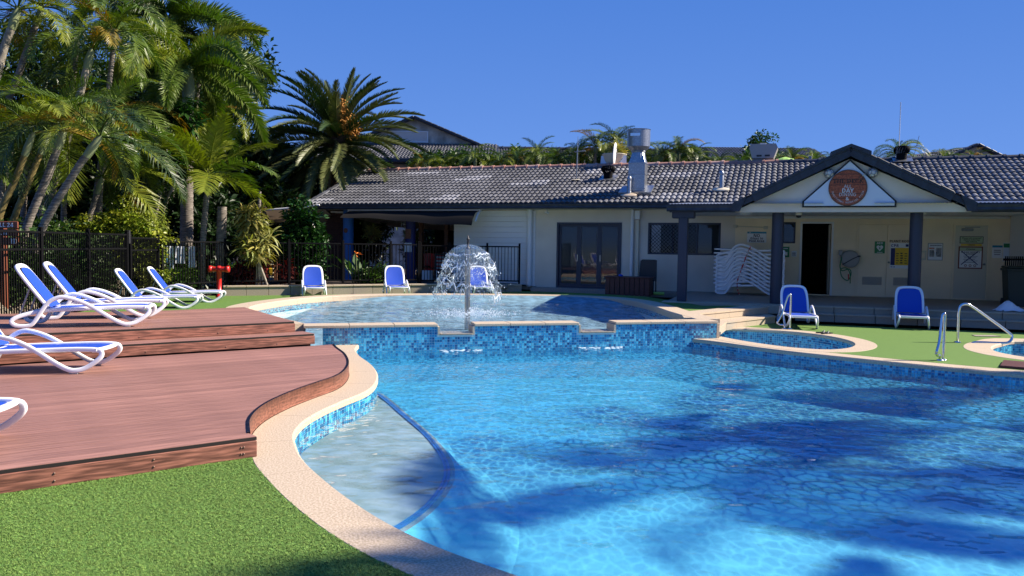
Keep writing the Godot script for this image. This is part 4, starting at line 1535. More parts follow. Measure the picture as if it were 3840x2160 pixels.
func gutter_mesh(x0: float, x1: float, d: float, y: float) -> ArrayMesh:
	var st := S()
	st.set_smooth_group(-1)
	var prof := [Vector2(d - 0.02, y), Vector2(d + 0.1, y), Vector2(d + 0.125, y + 0.03), Vector2(d + 0.115, y + 0.08), Vector2(d + 0.135, y + 0.135), Vector2(d + 0.13, y + 0.15), Vector2(d + 0.1, y + 0.135), Vector2(d + 0.08, y + 0.03), Vector2(d - 0.02, y + 0.03)]
	for i in prof.size():
		var a: Vector2 = prof[i]
		var b: Vector2 = prof[(i + 1) % prof.size()]
		quad(st, V(x0, a.y, a.x), V(x1, a.y, a.x), V(x1, b.y, b.x), V(x0, b.y, b.x))
	abox(st, x0, x1, y - 0.0, y + 0.17, d - 0.05, d - 0.021)
	for x in [x0, x1]:
		tri(st, V(x, prof[0].y, prof[0].x), V(x, prof[1].y, prof[1].x), V(x, prof[4].y, prof[4].x))
		tri(st, V(x, prof[0].y, prof[0].x), V(x, prof[4].y, prof[4].x), V(x, prof[8].y + 0.1, prof[8].x))
	return fin(st)

# ---------- open café under the left of the roof ----------
func bt(x: float, y: float, d: float) -> Vector3: return BT * V(x, y, d)
const BTURN := -0.33161

func cafe() -> void:
	var c := thing("cafe_terrace", "shaded open café terrace with brick pier and timber posts", "terrace", BT.origin, BTURN)
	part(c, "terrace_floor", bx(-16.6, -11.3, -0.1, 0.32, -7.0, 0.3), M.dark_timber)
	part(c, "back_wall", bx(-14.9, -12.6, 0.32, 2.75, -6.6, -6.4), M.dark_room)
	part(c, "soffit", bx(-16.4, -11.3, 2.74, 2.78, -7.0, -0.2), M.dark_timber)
	var pier := part(c, "brick_pier", bx(-16.3, -15.42, 0.32, 2.7, -0.5, -0.3), M.gap)
	for r in 28:
		for i in 4:
			var x0 := -16.31 + i * 0.235 - (0.117 if r % 2 else 0.0)
			if x0 < -16.33: x0 = -16.33
			part(pier, "brick", shared("brick", boxm(V(0.225, 0.074, 0.11), 0.004)), M.brick, Transform3D(Basis.IDENTITY, V(x0 + 0.118, 0.36 + r * 0.084, -0.29)))
	for p in [[-13.9, -2.0, 0.16], [-13.05, -1.2, 0.14], [-12.2, -1.5, 0.15], [-12.0, -4.2, 0.16]]:
		part(c, "timber_post", bx(p[0] - p[2] / 2, p[0] + p[2] / 2, 0.321, 2.74, p[1] - p[2] / 2, p[1] + p[2] / 2, 0.006), M.timber)
	part(c, "white_post", tubem([V(-11.25, 0.32, -3.4), V(-11.25, 2.5, -3.4)], 0.1, 12), M.cream)
	part(c, "ledge", bx(-12.1, -10.4 - 0.9, 1.28, 1.33, -1.3, -0.9), M.timber)
	var blue := solo("blue_column", tubem([bt(-15.12, 0.3, 0.25), bt(-15.12, 2.75, 0.25)], 0.18, 20), M.blue_paint, "bright blue round column at the café's left corner", "column", ID, "café columns")
	var emblem := part(blue, "turtle_plaque", lathem([Vector2(0.001, 0.02), Vector2(0.06, 0.015), Vector2(0.085, 0.0)], 12), M.timber, Transform3D(Basis(Vector3.UP, BTURN) * Basis(V(1, 0, 0), PI / 2), bt(-15.12, 2.05, 0.43)))
	var dark := solo("dark_blue_column", tubem([bt(-12.75, 0.3, 0.25), bt(-12.75, 2.75, 0.25)], 0.17, 20), M.dark_blue, "dark blue round column with two notices in the café", "column", ID, "café columns")
	for s in [[1.95, 0.2, 0.32, M.timber], [1.5, 0.26, 0.3, M.paper]]:
		part(dark, "notice", boxm(V(s[1], s[2], 0.01)), s[3], Transform3D(Basis(Vector3.UP, BTURN), bt(-12.75, s[0], 0.425)))
	# rolled awning under the eave
	var aw := thing("drop_awning", "rolled dark mesh awning with white arms under the café eave", "awning", BT.origin, BTURN)
	var cl := S()
	cl.set_smooth_group(3)
	var n := 40
	for i in n:
		var xs := [lerpf(-14.85, -10.15, float(i) / n), lerpf(-14.85, -10.15, float(i + 1) / n)]
		var pts := []
		for x in xs:
			var sag := 0.03 * sin((x + 14.85) / 4.7 * PI * 2.0) + 0.012 * sin(x * 4.0)
			pts.append([V(x, 2.72, 0.55), V(x, 2.62 + sag * 0.3, 0.95), V(x, 2.52 - 0.02 * (x + 14.85) + sag, 1.15), V(x, 2.46 - 0.05 * (x + 14.85) + sag, 1.25)])
		for j in 3: quad(cl, pts[0][j], pts[1][j], pts[1][j + 1], pts[0][j + 1])
	part(aw, "cloth", fin(cl), M.awning)
	part(aw, "head_rail", bx(-14.9, -10.1, 2.7, 2.76, 0.52, 0.68, 0.01), M.white_paint)
	for x in [-14.87, -12.72, -10.12]:
		part(aw, "arm", tubem([V(x, 2.72, 0.56), V(x, 2.6, 0.8), V(x, 2.35 if x > -11 else 2.5, 1.02)], 0.03, 8), M.white_paint)
	# speaker/fan on the dark column
	var fan := thing("wall_fan", "white caged wall fan on a bracket in the café", "fan", bt(-13.3, 2.3, -0.6), BTURN)
	var cg := S()
	for r in [0.06, 0.14, 0.22]: tube(cg, circle(r, 20, V(0, 0, 0.02)), 0.008, 5, true)
	for i in 8:
		var a := TAU * i / 8
		tube(cg, [V(0, 0, 0.06), V(cos(a) * 0.22, sin(a) * 0.22, 0.02)], 0.006, 4)
	part(fan, "cage", fin(cg), M.white_paint)
	part(fan, "hub", sphere(0.05, 10, 6), M.black_plastic)
	for i in 4:
		part(fan, "blade", boxm(V(0.16, 0.07, 0.006), 0.0, V(0.1, 0, 0)), M.grey_plastic, Transform3D(Basis(V(0, 0, 1), i * PI / 2) * Basis(V(1, 0, 0), 0.5), Vector3.ZERO))
	part(fan, "bracket", bx(-0.03, 0.03, 0.0, 0.45, -0.12, -0.06, 0.006), M.white_paint)
	# shade sails
	sail("shade_sail", "cream shade sail with white edge left of the café roof", [bt(-17.6, 2.7, 1.5), bt(-15.85, 2.9, 0.9), bt(-16.6, 2.05, -2.5), bt(-20.0, 1.95, -2.5)], 0.06)
	sail("shade_sail", "brown shade sail sagging behind the blue café columns", [bt(-15.9, 2.7, 0.1), bt(-12.3, 2.7, 0.0), bt(-11.6, 2.12, -4.2), bt(-15.9, 2.3, -4.6)], 0.12)
	sail("shade_sail", "pale shade sail seen through the café's right opening", [bt(-12.3, 2.6, -7.4), bt(-9.6, 2.6, -8.0), bt(-9.5, 2.2, -11.0), bt(-12.3, 2.2, -11.0)], 0.1)
	var mast := solo("sail_post", tubem([bt(-17.65, 0.2, 1.5), bt(-17.6, 2.8, 1.5)], 0.05, 10), M.dark_timber, "dark slim post at the shade sail's outer corner", "post")
	# low screens, tables, red seats
	var scr := thing("slatted_screen", "dark slatted screen with a round emblem by the café entrance", "screen", bt(-11.4, 0.33, -0.1), BTURN)
	part(scr, "frame", frame_mesh([-0.62, 0.62, 0.0, 0.98], 0.06, -0.03, 0.03), M.black_plastic)
	for i in 7: part(scr, "slat", bx(-0.56, 0.56, 0.1 + i * 0.12, 0.165 + i * 0.12, -0.012, 0.012), M.grey_plastic)
	part(scr, "emblem", lathem([Vector2(0.14, 0.0), Vector2(0.14, 0.016), Vector2(0.19, 0.016), Vector2(0.19, 0.0)], 24, Vector3.ZERO, -1), M.black_plastic, Transform3D(Basis(V(1, 0, 0), PI / 2), V(0, 0.5, 0.013)))
	var tb := thing("cafe_table", "dark café table with white top behind the slatted screen", "table", bt(-11.3, 0.32, -1.5), BTURN)
	part(tb, "tabletop", bx(-0.9, 0.9, 0.98, 1.02, -0.35, 0.35, 0.008), M.white_paint)
	for x in [-0.8, 0.8]: part(tb, "leg", bx(x - 0.04, x + 0.04, 0.0, 0.979, -0.04, 0.04), M.black_plastic)
	for i in 3:
		var ch := thing("red_chair", ["red plastic chair nearest the dark blue column", "red plastic chair in the middle of the dark café", "red plastic chair deepest inside the café"][i], "chair", bt([-12.15, -13.15, -12.75][i], 0.32, [-0.3, -1.6, -2.4][i]), BTURN + 0.4 * i, "red café chairs")
		part(ch, "seat", bx(-0.23, 0.23, 0.42, 0.47, -0.23, 0.23, 0.015), M.red)
		part(ch, "backrest", bx(-0.23, 0.23, 0.5, 0.98, -0.25, -0.21, 0.015), M.red)
		for x in [-0.2, 0.2]:
			for z in [-0.2, 0.2]: part(ch, "leg", tubem([V(x, 0.42, z), V(x * 1.15, 0.0, z * 1.15)], 0.016, 6), M.steel)
	var wh := solo("white_bin", boxm(V(0.3, 0.42, 0.3), 0.02, V(0, 0.21, 0)), M.white_paint, "small white box beside the dark blue column", "box", Transform3D(Basis(Vector3.UP, BTURN), bt(-12.25, 0.32, 0.0)))
	for h in [[-14.75, 1.9, -0.8, "hanging yellow-green plant basket beside the bright blue column"], [-13.55, 1.85, -1.4, "hanging yellow-green plant basket by a timber café post"]]:
		var hp := thing("hanging_basket", h[3], "plant basket", bt(h[0], h[1], h[2]), 0.0, "hanging baskets")
		part(hp, "basket", lathem([Vector2(0.001, -0.14), Vector2(0.1, -0.12), Vector2(0.15, 0.0)], 12), M.timber)
		crown(hp, "foliage", shared("clump_long", clump(10, 0.1, 0.2, 0.04, 5)), M.leaf_yellow, [[V(0, 0.02, 0), V(0.2, 0.22, 0.2)]], 40, 0.8, 1.3)

func sail(n: String, label: String, c: Array, sag: float) -> void:
	var o := thing(n, label, "shade sail", Vector3.ZERO, 0.0, "shade sails")
	var st := S()
	st.set_smooth_group(3)
	var k := 10
	var g := []
	for i in k + 1:
		var row := []
		for j in k + 1:
			var u := float(i) / k
			var v := float(j) / k
			var p: Vector3 = c[0].lerp(c[1], u).lerp(c[3].lerp(c[2], u), v)
			p.y -= sag * 4.0 * (u * (1 - u) * 0.5 + v * (1 - v) * 0.5) * 0.5
			row.append(p)
		g.append(row)
	for i in k:
		for j in k: quad(st, g[i][j], g[i + 1][j], g[i + 1][j + 1], g[i][j + 1])
	part(o, "cloth", fin(st), M.sail)
	var edge := []
	for i in k + 1: edge.append(g[i][0])
	part(o, "edge_strap", tubem(edge, 0.035, 6), M.white_paint)

# ---------- on the roof ----------
func roof_at(x: float, d: float) -> Vector3: return bt(x, roof_y(d) + 0.02, d)

func roof_things() -> void:
	var fl := thing("kitchen_flue", "large galvanised kitchen flue with wide round cowl on the roof", "flue", roof_at(-5.27, -0.35), BTURN)
	part(fl, "flashing", bx(-0.52, 0.48, -0.02, 0.1, -0.3, 0.42), M.galv, Transform3D(Basis(V(1, 0, 0), PITCH), Vector3.ZERO))
	var duct := S()
	duct.set_smooth_group(-1)
	abox(duct, -0.25, 0.25, -0.15, 0.84, -0.25, 0.25)
	part(fl, "duct", fin(duct), M.galv)
	for y in [0.06, 0.5, 0.84]: part(fl, "duct_flange", bx(-0.265, 0.265, y, y + 0.025, -0.265, 0.265, 0.004), M.galv)
	var tr := S()
	tr.set_smooth_group(-1)
	var a := PackedVector2Array([Vector2(-0.25, -0.25), Vector2(0.25, -0.25), Vector2(0.25, 0.25), Vector2(-0.25, 0.25)])
	for i in 4:
		for j in 4:
			var p0 := a[i].lerp(a[(i + 1) % 4], j / 4.0)
			var p1 := a[i].lerp(a[(i + 1) % 4], (j + 1) / 4.0)
			quad(tr, V(p1.x, 0.866, p1.y), V(p0.x, 0.866, p0.y), V(p0.normalized().x * 0.2, 1.2, p0.normalized().y * 0.2), V(p1.normalized().x * 0.2, 1.2, p1.normalized().y * 0.2))
	part(fl, "transition", fin(tr), M.galv)
	part(fl, "collar", lathem([Vector2(0.2, 1.19), Vector2(0.225, 1.2), Vector2(0.225, 1.23), Vector2(0.2, 1.24)], 24), M.galv)
	part(fl, "cowl", lathem([Vector2(0.2, 1.22), Vector2(0.35, 1.36), Vector2(0.35, 1.87), Vector2(0.365, 1.885), Vector2(0.345, 1.89), Vector2(0.335, 1.86), Vector2(0.335, 1.4)], 32, Vector3.ZERO, -1), M.galv)
	part(fl, "cowl_plate", bx(-0.2, 0.1, 1.66, 1.75, 0.31, 0.35, 0.004), M.steel)
	for p in [[-5.45, 0.12, 0.62, 0.065, "short grey vent pipe just left of the kitchen flue"], [-2.76, -0.35, 0.6, 0.075, "short grey vent pipe with cream flashing left of the gable"]]:
		var v := thing("vent_pipe", p[4], "pipe", roof_at(p[0], p[1]), BTURN, "roof vent pipes")
		part(v, "pipe", lathem([Vector2(p[3], -0.1), Vector2(p[3], p[2] - 0.06), Vector2(p[3] * 0.7, p[2] - 0.01), Vector2(0.001, p[2])], 12), M.galv)
		part(v, "cap_band", lathem([Vector2(p[3] + 0.006, p[2] - 0.14), Vector2(p[3] + 0.012, p[2] - 0.1), Vector2(p[3] + 0.006, p[2] - 0.07)], 12), M.galv)
		part(v, "flashing", sphere(1.0, 14, 8), M.cream if p[0] > -4 else M.stone, Transform3D(Basis(V(1, 0, 0), PITCH) * Basis.from_scale(V(0.26, 0.05, 0.16)), V(0, 0.03, 0.05)))
	for t in [[-6.5, -1.7, 0.0, "black spinning roof ventilator below the white planter"], [2.42, -3.0, 0.05, "black spinning roof ventilator right of the gable peak"]]:
		var v := thing("turbine_ventilator", t[3], "ventilator", roof_at(t[0], t[1]) + V(0, t[2], 0), BTURN, "roof ventilators")
		part(v, "throat", lathem([Vector2(0.15, -0.15), Vector2(0.15, 0.2)], 18), M.black_metal)
		part(v, "flashing", bx(-0.26, 0.3, 0.0, 0.02, -0.28, 0.3), M.galv, Transform3D(Basis(V(1, 0, 0), PITCH), V(0, 0.03, 0)))
		for i in 18:
			var an := TAU * i / 18
			var blade := shared("vane", vane_mesh())
			part(v, "vane", blade, M.black_metal, Transform3D(Basis(Vector3.UP, an), V(0, 0.2, 0)))
		part(v, "cap", lathem([Vector2(0.15, 0.42), Vector2(0.08, 0.445), Vector2(0.001, 0.45)], 18), M.black_metal)
	# antenna
	var an := thing("tv_antenna", "thin television antenna on a mast behind the tiled ridge", "antenna", roof_at(-7.55, -1.6), BTURN)
	part(an, "mast", tubem([V(0, 0, 0), V(0.02, 1.12, 0)], 0.022, 6), M.galv)
	part(an, "boom", tubem([V(-0.1, 0.95, -0.1), V(0.35, 0.93, 0.25)], 0.014, 5), M.galv)
	for i in 6: part(an, "element", tubem([V(-0.08 + i * 0.08, 0.95, -0.1 + i * 0.065 - 0.14), V(-0.08 + i * 0.08, 0.95, -0.1 + i * 0.065 + 0.14)], 0.006, 4), M.galv)
	part(an, "whip", tubem([V(0.02, 1.12, 0), V(0.03, 1.45, 0)], 0.008, 4), M.grey_metal)
	part(an, "foot", lathem([Vector2(0.001, 0.03), Vector2(0.16, 0.02), Vector2(0.2, 0.0)], 10), M.cream)
	# big cream planter tubs behind the ridge
	var pot := thing("cream_tub", "big cream and white plastic tub standing behind the roof ridge", "tub", bt(-6.72, 4.38, -3.7), BTURN)
	part(pot, "tub", lathem([Vector2(0.33, 0.0), Vector2(0.42, 0.48), Vector2(0.445, 0.5), Vector2(0.43, 0.515), Vector2(0.4, 0.49), Vector2(0.32, 0.06), Vector2(0.001, 0.05)], 28), M.cream)
	for p in [[-0.24, 0.3], [0.26, 0.3]]:
		part(pot, "label_panel", bx(p[0] - 0.13, p[0] + 0.13, 0.05, 0.4, 0.33, 0.345), M.sign_blue_white, Transform3D(Basis(Vector3.UP, p[0] * 1.3) * Basis(V(1, 0, 0), -0.15), V(0, 0.0, 0.02)))
	for q in [[0.34, 0.3, 0.7], [0.28, 0.2, 0.4], [0.36, 0.14, 0.9]]:
		part(pot, "leaf_print", boxm(V(0.02, 0.09, 0.004)), M.teal, Transform3D(Basis(Vector3.UP, 0.33) * Basis(V(0, 0, 1), -q[2]), V(q[0] - 0.02, q[1], 0.385 - q[0] * 0.28)))
	part(pot, "red_print", boxm(V(0.14, 0.07, 0.004)), M.terracotta, Transform3D(Basis(Vector3.UP, 0.33), V(0.24, 0.08, 0.32)))
	crown(pot, "foliage", shared("clump_long", clump(10, 0.1, 0.2, 0.04, 5)), M.leaf_yellow, [[V(0.12, 0.62, 0), V(0.2, 0.18, 0.2)]], 40, 1.0, 1.5)
	var fin_ := thing("white_dish", "narrow white dish seen edge on beside the cream tub", "dish", bt(-6.62, 4.42, -3.3), BTURN)
	part(fin_, "dish", sphere(1.0, 20, 10), M.white_paint, Transform3D(Basis(V(0, 0, 1), -0.05) * Basis.from_scale(V(0.045, 0.42, 0.3)), V(0, 0.42, 0)))
	part(fin_, "dish_mount", tubem([V(0.0, 0, 0), V(0.05, 0.4, 0)], 0.02, 6), M.galv)
	# evaporative cooler
	var ev := thing("roof_cooler", "grey boxy evaporative cooler standing on the roof ridge", "air cooler", bt(-1.68, 4.6, -3.7), BTURN)
	part(ev, "housing", prismm(PackedVector2Array([Vector2(-0.34, 0), Vector2(0.34, 0), Vector2(0.46, 0.34), Vector2(0.4, 0.47), Vector2(-0.4, 0.47), Vector2(-0.44, 0.34)]), -0.4, 0.4, UPRIGHT), M.grey_plastic)
	for x in [-0.12, 0.14]: part(ev, "vent_slot", bx(x - 0.08, x + 0.08, 0.05, 0.11, 0.395, 0.41, 0.008), M.black_plastic)
	part(ev, "lid_clip", bx(-0.1, 0.1, 0.44, 0.49, 0.36, 0.41, 0.006), M.paper)
	part(ev, "stand", bx(-0.3, 0.3, -0.35, -0.002, -0.3, 0.3), M.grey_metal)
	# masts right of the gable
	var m := thing("aerial_mast", "tall thin white aerial mast with a box right of the gable", "mast", bt(2.35, 4.45, -3.1), BTURN)
	part(m, "pole", tubem([V(0, 0, 0), V(0, 1.75, 0)], 0.013, 6), M.white_paint)
	part(m, "equipment_box", bx(-0.08, 0.24, 0.1, 0.36, -0.1, 0.1, 0.01), M.grey_plastic)
	solo("whip_aerial", tubem([bt(2.75, 4.4, -3.1), bt(2.9, 5.15, -3.1)], 0.008, 5), M.grey_metal, "short leaning whip aerial right of the tall mast", "aerial")
	solo("stub_chimney", bx(-0.05, 0.05, 0, 0.4, -0.05, 0.05, 0.01), M.grey_metal, "small grey stub flue just left of the gable peak", "flue", Transform3D(Basis(Vector3.UP, BTURN), bt(-0.2, 4.3, -3.9)))
	solo("lime_umbrella", lathem([Vector2(0.001, 0.3), Vector2(0.3, 0.22), Vector2(0.65, 0.0)], 12, Vector3.ZERO, -1), M.lime, "lime green umbrella top showing behind the roof ridge", "umbrella", Transform3D(Basis.IDENTITY, bt(-1.0, 4.95, -9.0)))

func vane_mesh() -> ArrayMesh:
	var st := S()
	st.set_smooth_group(-1)
	var k := 6
	for i in k:
		var pts := []
		for j in [i, i + 1]:
			var t := float(j) / k
			var r := 0.15 + 0.06 * sin(PI * t)
			pts.append([Vector3(r, t * 0.23, 0).rotated(Vector3.UP, t * 0.35), Vector3(r + 0.03, t * 0.23, 0).rotated(Vector3.UP, t * 0.35 + 0.24)])
		quad(st, pts[0][0], pts[0][1], pts[1][1], pts[1][0])
	return fin(st)

# ---------- verandah ----------
func poster(label: String, w: float, h: float, x: float, y: float, back: Material, items: Array, cat := "sign", d := 0.006) -> Node3D:
	# items: [kind, material, x0, x1, y0, y1] blocks or [text, material, size, x, y]; measured from the lower left corner
	var o := thing("notice_board" if cat == "notice" else "wall_sign", label, cat, bt(x, y, d), BTURN, "notices on the verandah wall")
	part(o, "panel", bx(0, w, 0, h, 0, 0.012, 0.003), back)
	for it in items:
		if it.size() == 6: part(o, it[0], bx(it[2], it[3], it[4], it[5], 0.0115, 0.0145), it[1])
		else: part(o, "lettering", text(it[0], it[2], true, false, 0.003), it[1], Transform3D(Basis.IDENTITY, V(it[3], it[4], 0.017)))
	return o

func verandah_things() -> void:
	poster("white sign with teal top forbidding glass, above the stacked loungers", 0.54, 0.32, -1.96, 1.79, M.print_white, [["top_band", M.teal, 0.003, 0.537, 0.265, 0.317], ["logo", M.print_white, 0.06, 0.1, 0.275, 0.305], ["NO", M.print_black, 0.09, 0.27, 0.205], ["Glass in", M.print_black, 0.068, 0.27, 0.125], ["Pool Area", M.print_black, 0.068, 0.27, 0.05]])
	poster("small dark green first aid notice beside the open doorway", 0.2, 0.3, -0.98, 1.38, M.green, [["white_spot", M.print_white, 0.05, 0.15, 0.05, 0.15], ["pale_band", M.print_white, 0.04, 0.16, 0.24, 0.26]])
	poster("small white toilet sign with two figures beside the open doorway", 0.14, 0.16, -0.72, 1.4, M.print_white, [["figure", M.print_black, 0.03, 0.055, 0.05, 0.12], ["figure", M.print_black, 0.08, 0.105, 0.05, 0.12], ["word_line", M.print_black, 0.02, 0.12, 0.02, 0.032]])
	var aed := poster("green defibrillator sign with white heart on the double door", 0.26, 0.33, 1.46, 1.53, M.green, [["AED", M.print_white, 0.06, 0.13, 0.285]], "sign", 0.024)
	part(aed, "heart", prismm(PackedVector2Array([Vector2(0.13, 0.06), Vector2(0.21, 0.15), Vector2(0.21, 0.2), Vector2(0.17, 0.225), Vector2(0.13, 0.2), Vector2(0.09, 0.225), Vector2(0.05, 0.2), Vector2(0.05, 0.15)]), 0.012, 0.015, UPRIGHT), M.print_white)
	part(aed, "bolt", prismm(PackedVector2Array([Vector2(0.145, 0.19), Vector2(0.1, 0.14), Vector2(0.125, 0.14), Vector2(0.115, 0.1), Vector2(0.16, 0.15), Vector2(0.135, 0.15)]), 0.0155, 0.0175, UPRIGHT), M.green)
	part(aed, "word_line", bx(0.06, 0.2, 0.02, 0.035, 0.0115, 0.0145), M.print_white)
	var cpr := [["CPR", M.dark_blue, 0.075, 0.11, 0.63], ["badge", M.dark_blue, 0.38, 0.45, 0.6, 0.67], ["blue_column", M.dark_blue, 0.015, 0.12, 0.09, 0.56], ["yellow_field", M.yellow, 0.12, 0.47, 0.09, 0.57], ["foot_mark", M.dark_blue, 0.02, 0.07, 0.03, 0.05], ["foot_mark", M.dark_blue, 0.09, 0.13, 0.03, 0.05]]
	for r in 6:
		for q in 3:
			if r < 5: cpr.append(["print_block", M.print_black, 0.15 + q * 0.105, 0.15 + q * 0.105 + [0.07, 0.05, 0.06][(q + r) % 3], 0.4 - r * 0.065, 0.42 - r * 0.065 + 0.012 * (q % 2)])
	var cp := thing("cpr_chart", "yellow and blue resuscitation chart on the plant room door", "poster", bt(1.86, 1.12, 0.024), BTURN)
	part(cp, "panel", bx(0, 0.48, 0, 0.7, 0, 0.006), M.print_white)
	for it in cpr:
		if it.size() == 6: part(cp, it[0], bx(it[2], it[3], it[4], it[5], 0.0055 if it[0] != "print_block" else 0.008, 0.0085 if it[0] != "print_block" else 0.0105), it[1])
		else: part(cp, "lettering", text(it[0], it[2], true, false, 0.003), it[1], Transform3D(Basis.IDENTITY, V(it[3], it[4], 0.008)))
	var pl := solo("plant_room_lettering", text("PLANT ROOM", 0.065, true, false, 0.006), M.timber, "small brown PLANT ROOM lettering above the yellow chart", "sign", Transform3D(Basis(Vector3.UP, BTURN), bt(2.12, 1.87, 0.03)))
	poster("beige intercom plate right of the second round post", 0.26, 0.26, 2.5, 1.36, M.cream, [["speaker_patch", M.verandah_wall, 0.04, 0.22, 0.05, 0.21]], "panel")
	poster("white printed notice with orange block right of the second round post", 0.37, 0.47, 2.79, 1.36, M.grey_plastic, [["sheet", M.print_white, 0.018, 0.352, 0.018, 0.452], ["orange_block", M.flower, 0.03, 0.16, 0.31, 0.345], ["heading", M.grey_metal, 0.05, 0.33, 0.39, 0.42], ["print_block", M.grey_plastic, 0.04, 0.16, 0.1, 0.28], ["print_block", M.grey_plastic, 0.2, 0.33, 0.1, 0.34]], "notice")
	door_sign()
	poster("ochre strip reading cinema on the right door", 0.5, 0.05, 3.58, 1.765, M.yellow, [["CINEMA", M.print_black, 0.032, 0.25, 0.025]], "sign", 0.026)
	var ps := poster("framed white notice crossed out with a blue cross on the right door", 0.58, 0.6, 3.53, 1.15, M.sign_brown, [["sheet", M.print_white, 0.03, 0.55, 0.03, 0.48], ["header", M.leaf_pale, 0.03, 0.55, 0.485, 0.57], ["Cinema", M.print_black, 0.042, 0.29, 0.527], ["PLEASE RESPECT", M.print_black, 0.042, 0.29, 0.445], ["OTHERS", M.print_black, 0.042, 0.29, 0.395]], "sign", 0.026)
	for r in 5: part(ps, "text_line", bx(0.12 + 0.02 * (r % 2), 0.46 - 0.03 * (r % 3), 0.33 - r * 0.042, 0.345 - r * 0.042, 0.014, 0.016), M.grey_metal)
	for k in 3: part(ps, "pictogram", lathem([Vector2(0.02, 0.0), Vector2(0.02, 0.003), Vector2(0.034, 0.003), Vector2(0.034, 0.0)], 14, Vector3.ZERO, -1), M.sign_brown, Transform3D(Basis(V(1, 0, 0), PI / 2), V(0.18 + k * 0.11, 0.085, 0.0145)))
	for s in [-1.0, 1.0]: part(ps, "cross_stroke", boxm(V(0.54, 0.022, 0.003)), M.dark_blue, Transform3D(Basis(V(0, 0, 1), s * 0.74), V(0.27, 0.29, 0.0195 + 0.003 * s)))
	poster("small pale blue rules notice right of the cinema door", 0.24, 0.34, 4.33, 1.45, M.print_white, [["top_band", M.teal, 0.0, 0.24, 0.28, 0.335], ["print_block", M.grey_plastic, 0.04, 0.2, 0.19, 0.22], ["print_block", M.grey_plastic, 0.04, 0.2, 0.14, 0.17], ["print_block", M.grey_plastic, 0.05, 0.19, 0.08, 0.11]], "notice")
	poster("framed notice with green top and red foot near the return wall", 0.16, 0.5, 4.58, 1.36, M.print_white, [["top_band", M.green, 0.01, 0.15, 0.37, 0.48], ["print_block", M.sign_blue_white, 0.015, 0.145, 0.1, 0.35], ["foot_band", M.sign_brown, 0.01, 0.15, 0.02, 0.085]], "notice")
	# conduit with junction boxes
	var cd := thing("wall_conduit", "conduit between two junction boxes above the glass sign", "conduit", bt(-2.3, 2.22, 0.003), BTURN)
	part(cd, "conduit", tubem([V(0.02, 0.05, 0.02), V(0.82, 0.01, 0.02)], 0.012, 6), M.cream)
	for x in [0.0, 0.85]: part(cd, "junction_box", boxm(V(0.12, 0.09, 0.05), 0.01, V(x, 0.04 - x * 0.04, 0.03)), M.cream)
	# hose reel
	var hr := thing("hose_reel", "grey wall-mounted hose reel with dangling green hose", "hose reel", bt(0.83, 1.36, 0.14), BTURN)
	part(hr, "drum", lathem([Vector2(0.001, -0.12), Vector2(0.2, -0.12), Vector2(0.245, -0.08), Vector2(0.245, 0.08), Vector2(0.2, 0.12), Vector2(0.001, 0.13)], 24), M.grey_plastic, Transform3D(Basis(V(1, 0, 0), PI / 2), Vector3.ZERO))
	part(hr, "wall_bracket", bx(-0.3, -0.2, 0.1, 0.24, -0.13, 0.05, 0.01), M.grey_plastic)
	part(hr, "strap", tubem([V(-0.2, -0.16, 0.135), V(0.05, 0.0, 0.14), V(0.24, 0.1, 0.12)], 0.012, 5), M.black_plastic)
	part(hr, "hose", tubem(cr3([V(-0.22, 0.05, 0.1), V(-0.26, -0.2, 0.12), V(-0.2, -0.33, 0.13), V(-0.02, -0.28, 0.13), V(0.03, -0.42, 0.12), V(-0.05, -0.6, 0.12), V(-0.2, -0.5, 0.12), V(-0.24, -0.3, 0.13), V(-0.1, -0.25, 0.14), V(0.0, -0.4, 0.13), V(0.02, -0.68, 0.1)], 4), 0.014, 6), M.green)
	part(hr, "nozzle", tubem([V(-0.04, -0.42, 0.15), V(-0.03, -0.56, 0.15)], 0.018, 6), M.red)
	part(hr, "clip", bx(0.18, 0.26, 0.06, 0.1, 0.09, 0.13), M.black_plastic)
	# security camera
	var sc := thing("dome_camera", "small dome security camera under the gable beam", "camera", bt(-0.62, 2.45, 4.3), BTURN)
	part(sc, "housing", lathem([Vector2(0.075, 0.02), Vector2(0.075, -0.04)], 14), M.cream)
	part(sc, "dome", lathem([Vector2(0.07, -0.04), Vector2(0.05, -0.09), Vector2(0.001, -0.105)], 14), M.black_plastic)
	var sc2 := thing("bullet_camera", "small camera on a bracket under the eave above the sliding door", "camera", bt(-8.0, 2.74, 0.3), BTURN)
	part(sc2, "bracket", tubem([V(0, 0, 0), V(0.02, -0.06, 0.05)], 0.015, 6), M.white_paint)
	part(sc2, "body", tubem([V(-0.05, -0.07, 0.0), V(0.1, -0.1, 0.12)], 0.03, 8), M.white_paint)
	# timber box with lid, black chair, little blue thing
	var tb := thing("timber_box", "dark reddish slatted timber box in front of the sliding door", "box", bt(-5.08, 0.24, 1.75), BTURN)
	part(tb, "lid", bx(-0.66, 0.66, 0.5, 0.53, -0.36, 0.36, 0.006), M.red_timber)
	part(tb, "core", bx(-0.6, 0.6, 0.02, 0.5, -0.3, 0.3), M.gap)
	for i in 9: part(tb, "slat", bx(-0.625 + i * 0.14, -0.625 + i * 0.14 + 0.125, 0.0, 0.495, 0.302, 0.325, 0.004), M.red_timber)
	for i in 4: part(tb, "slat", bx(0.602, 0.625, 0.0, 0.495, -0.3 + i * 0.152, -0.3 + i * 0.152 + 0.135, 0.004), M.red_timber)
	solo("blue_goggles", sphere(1.0, 10, 6), M.sling, "small crumpled blue object on the timber box lid", "toy", Transform3D(Basis.from_scale(V(0.07, 0.035, 0.05)), bt(-5.3, 0.8, 1.9)))
	var bc := thing("black_chair", "black woven chair behind the timber box", "chair", bt(-4.72, 0.25, 0.75), BTURN)
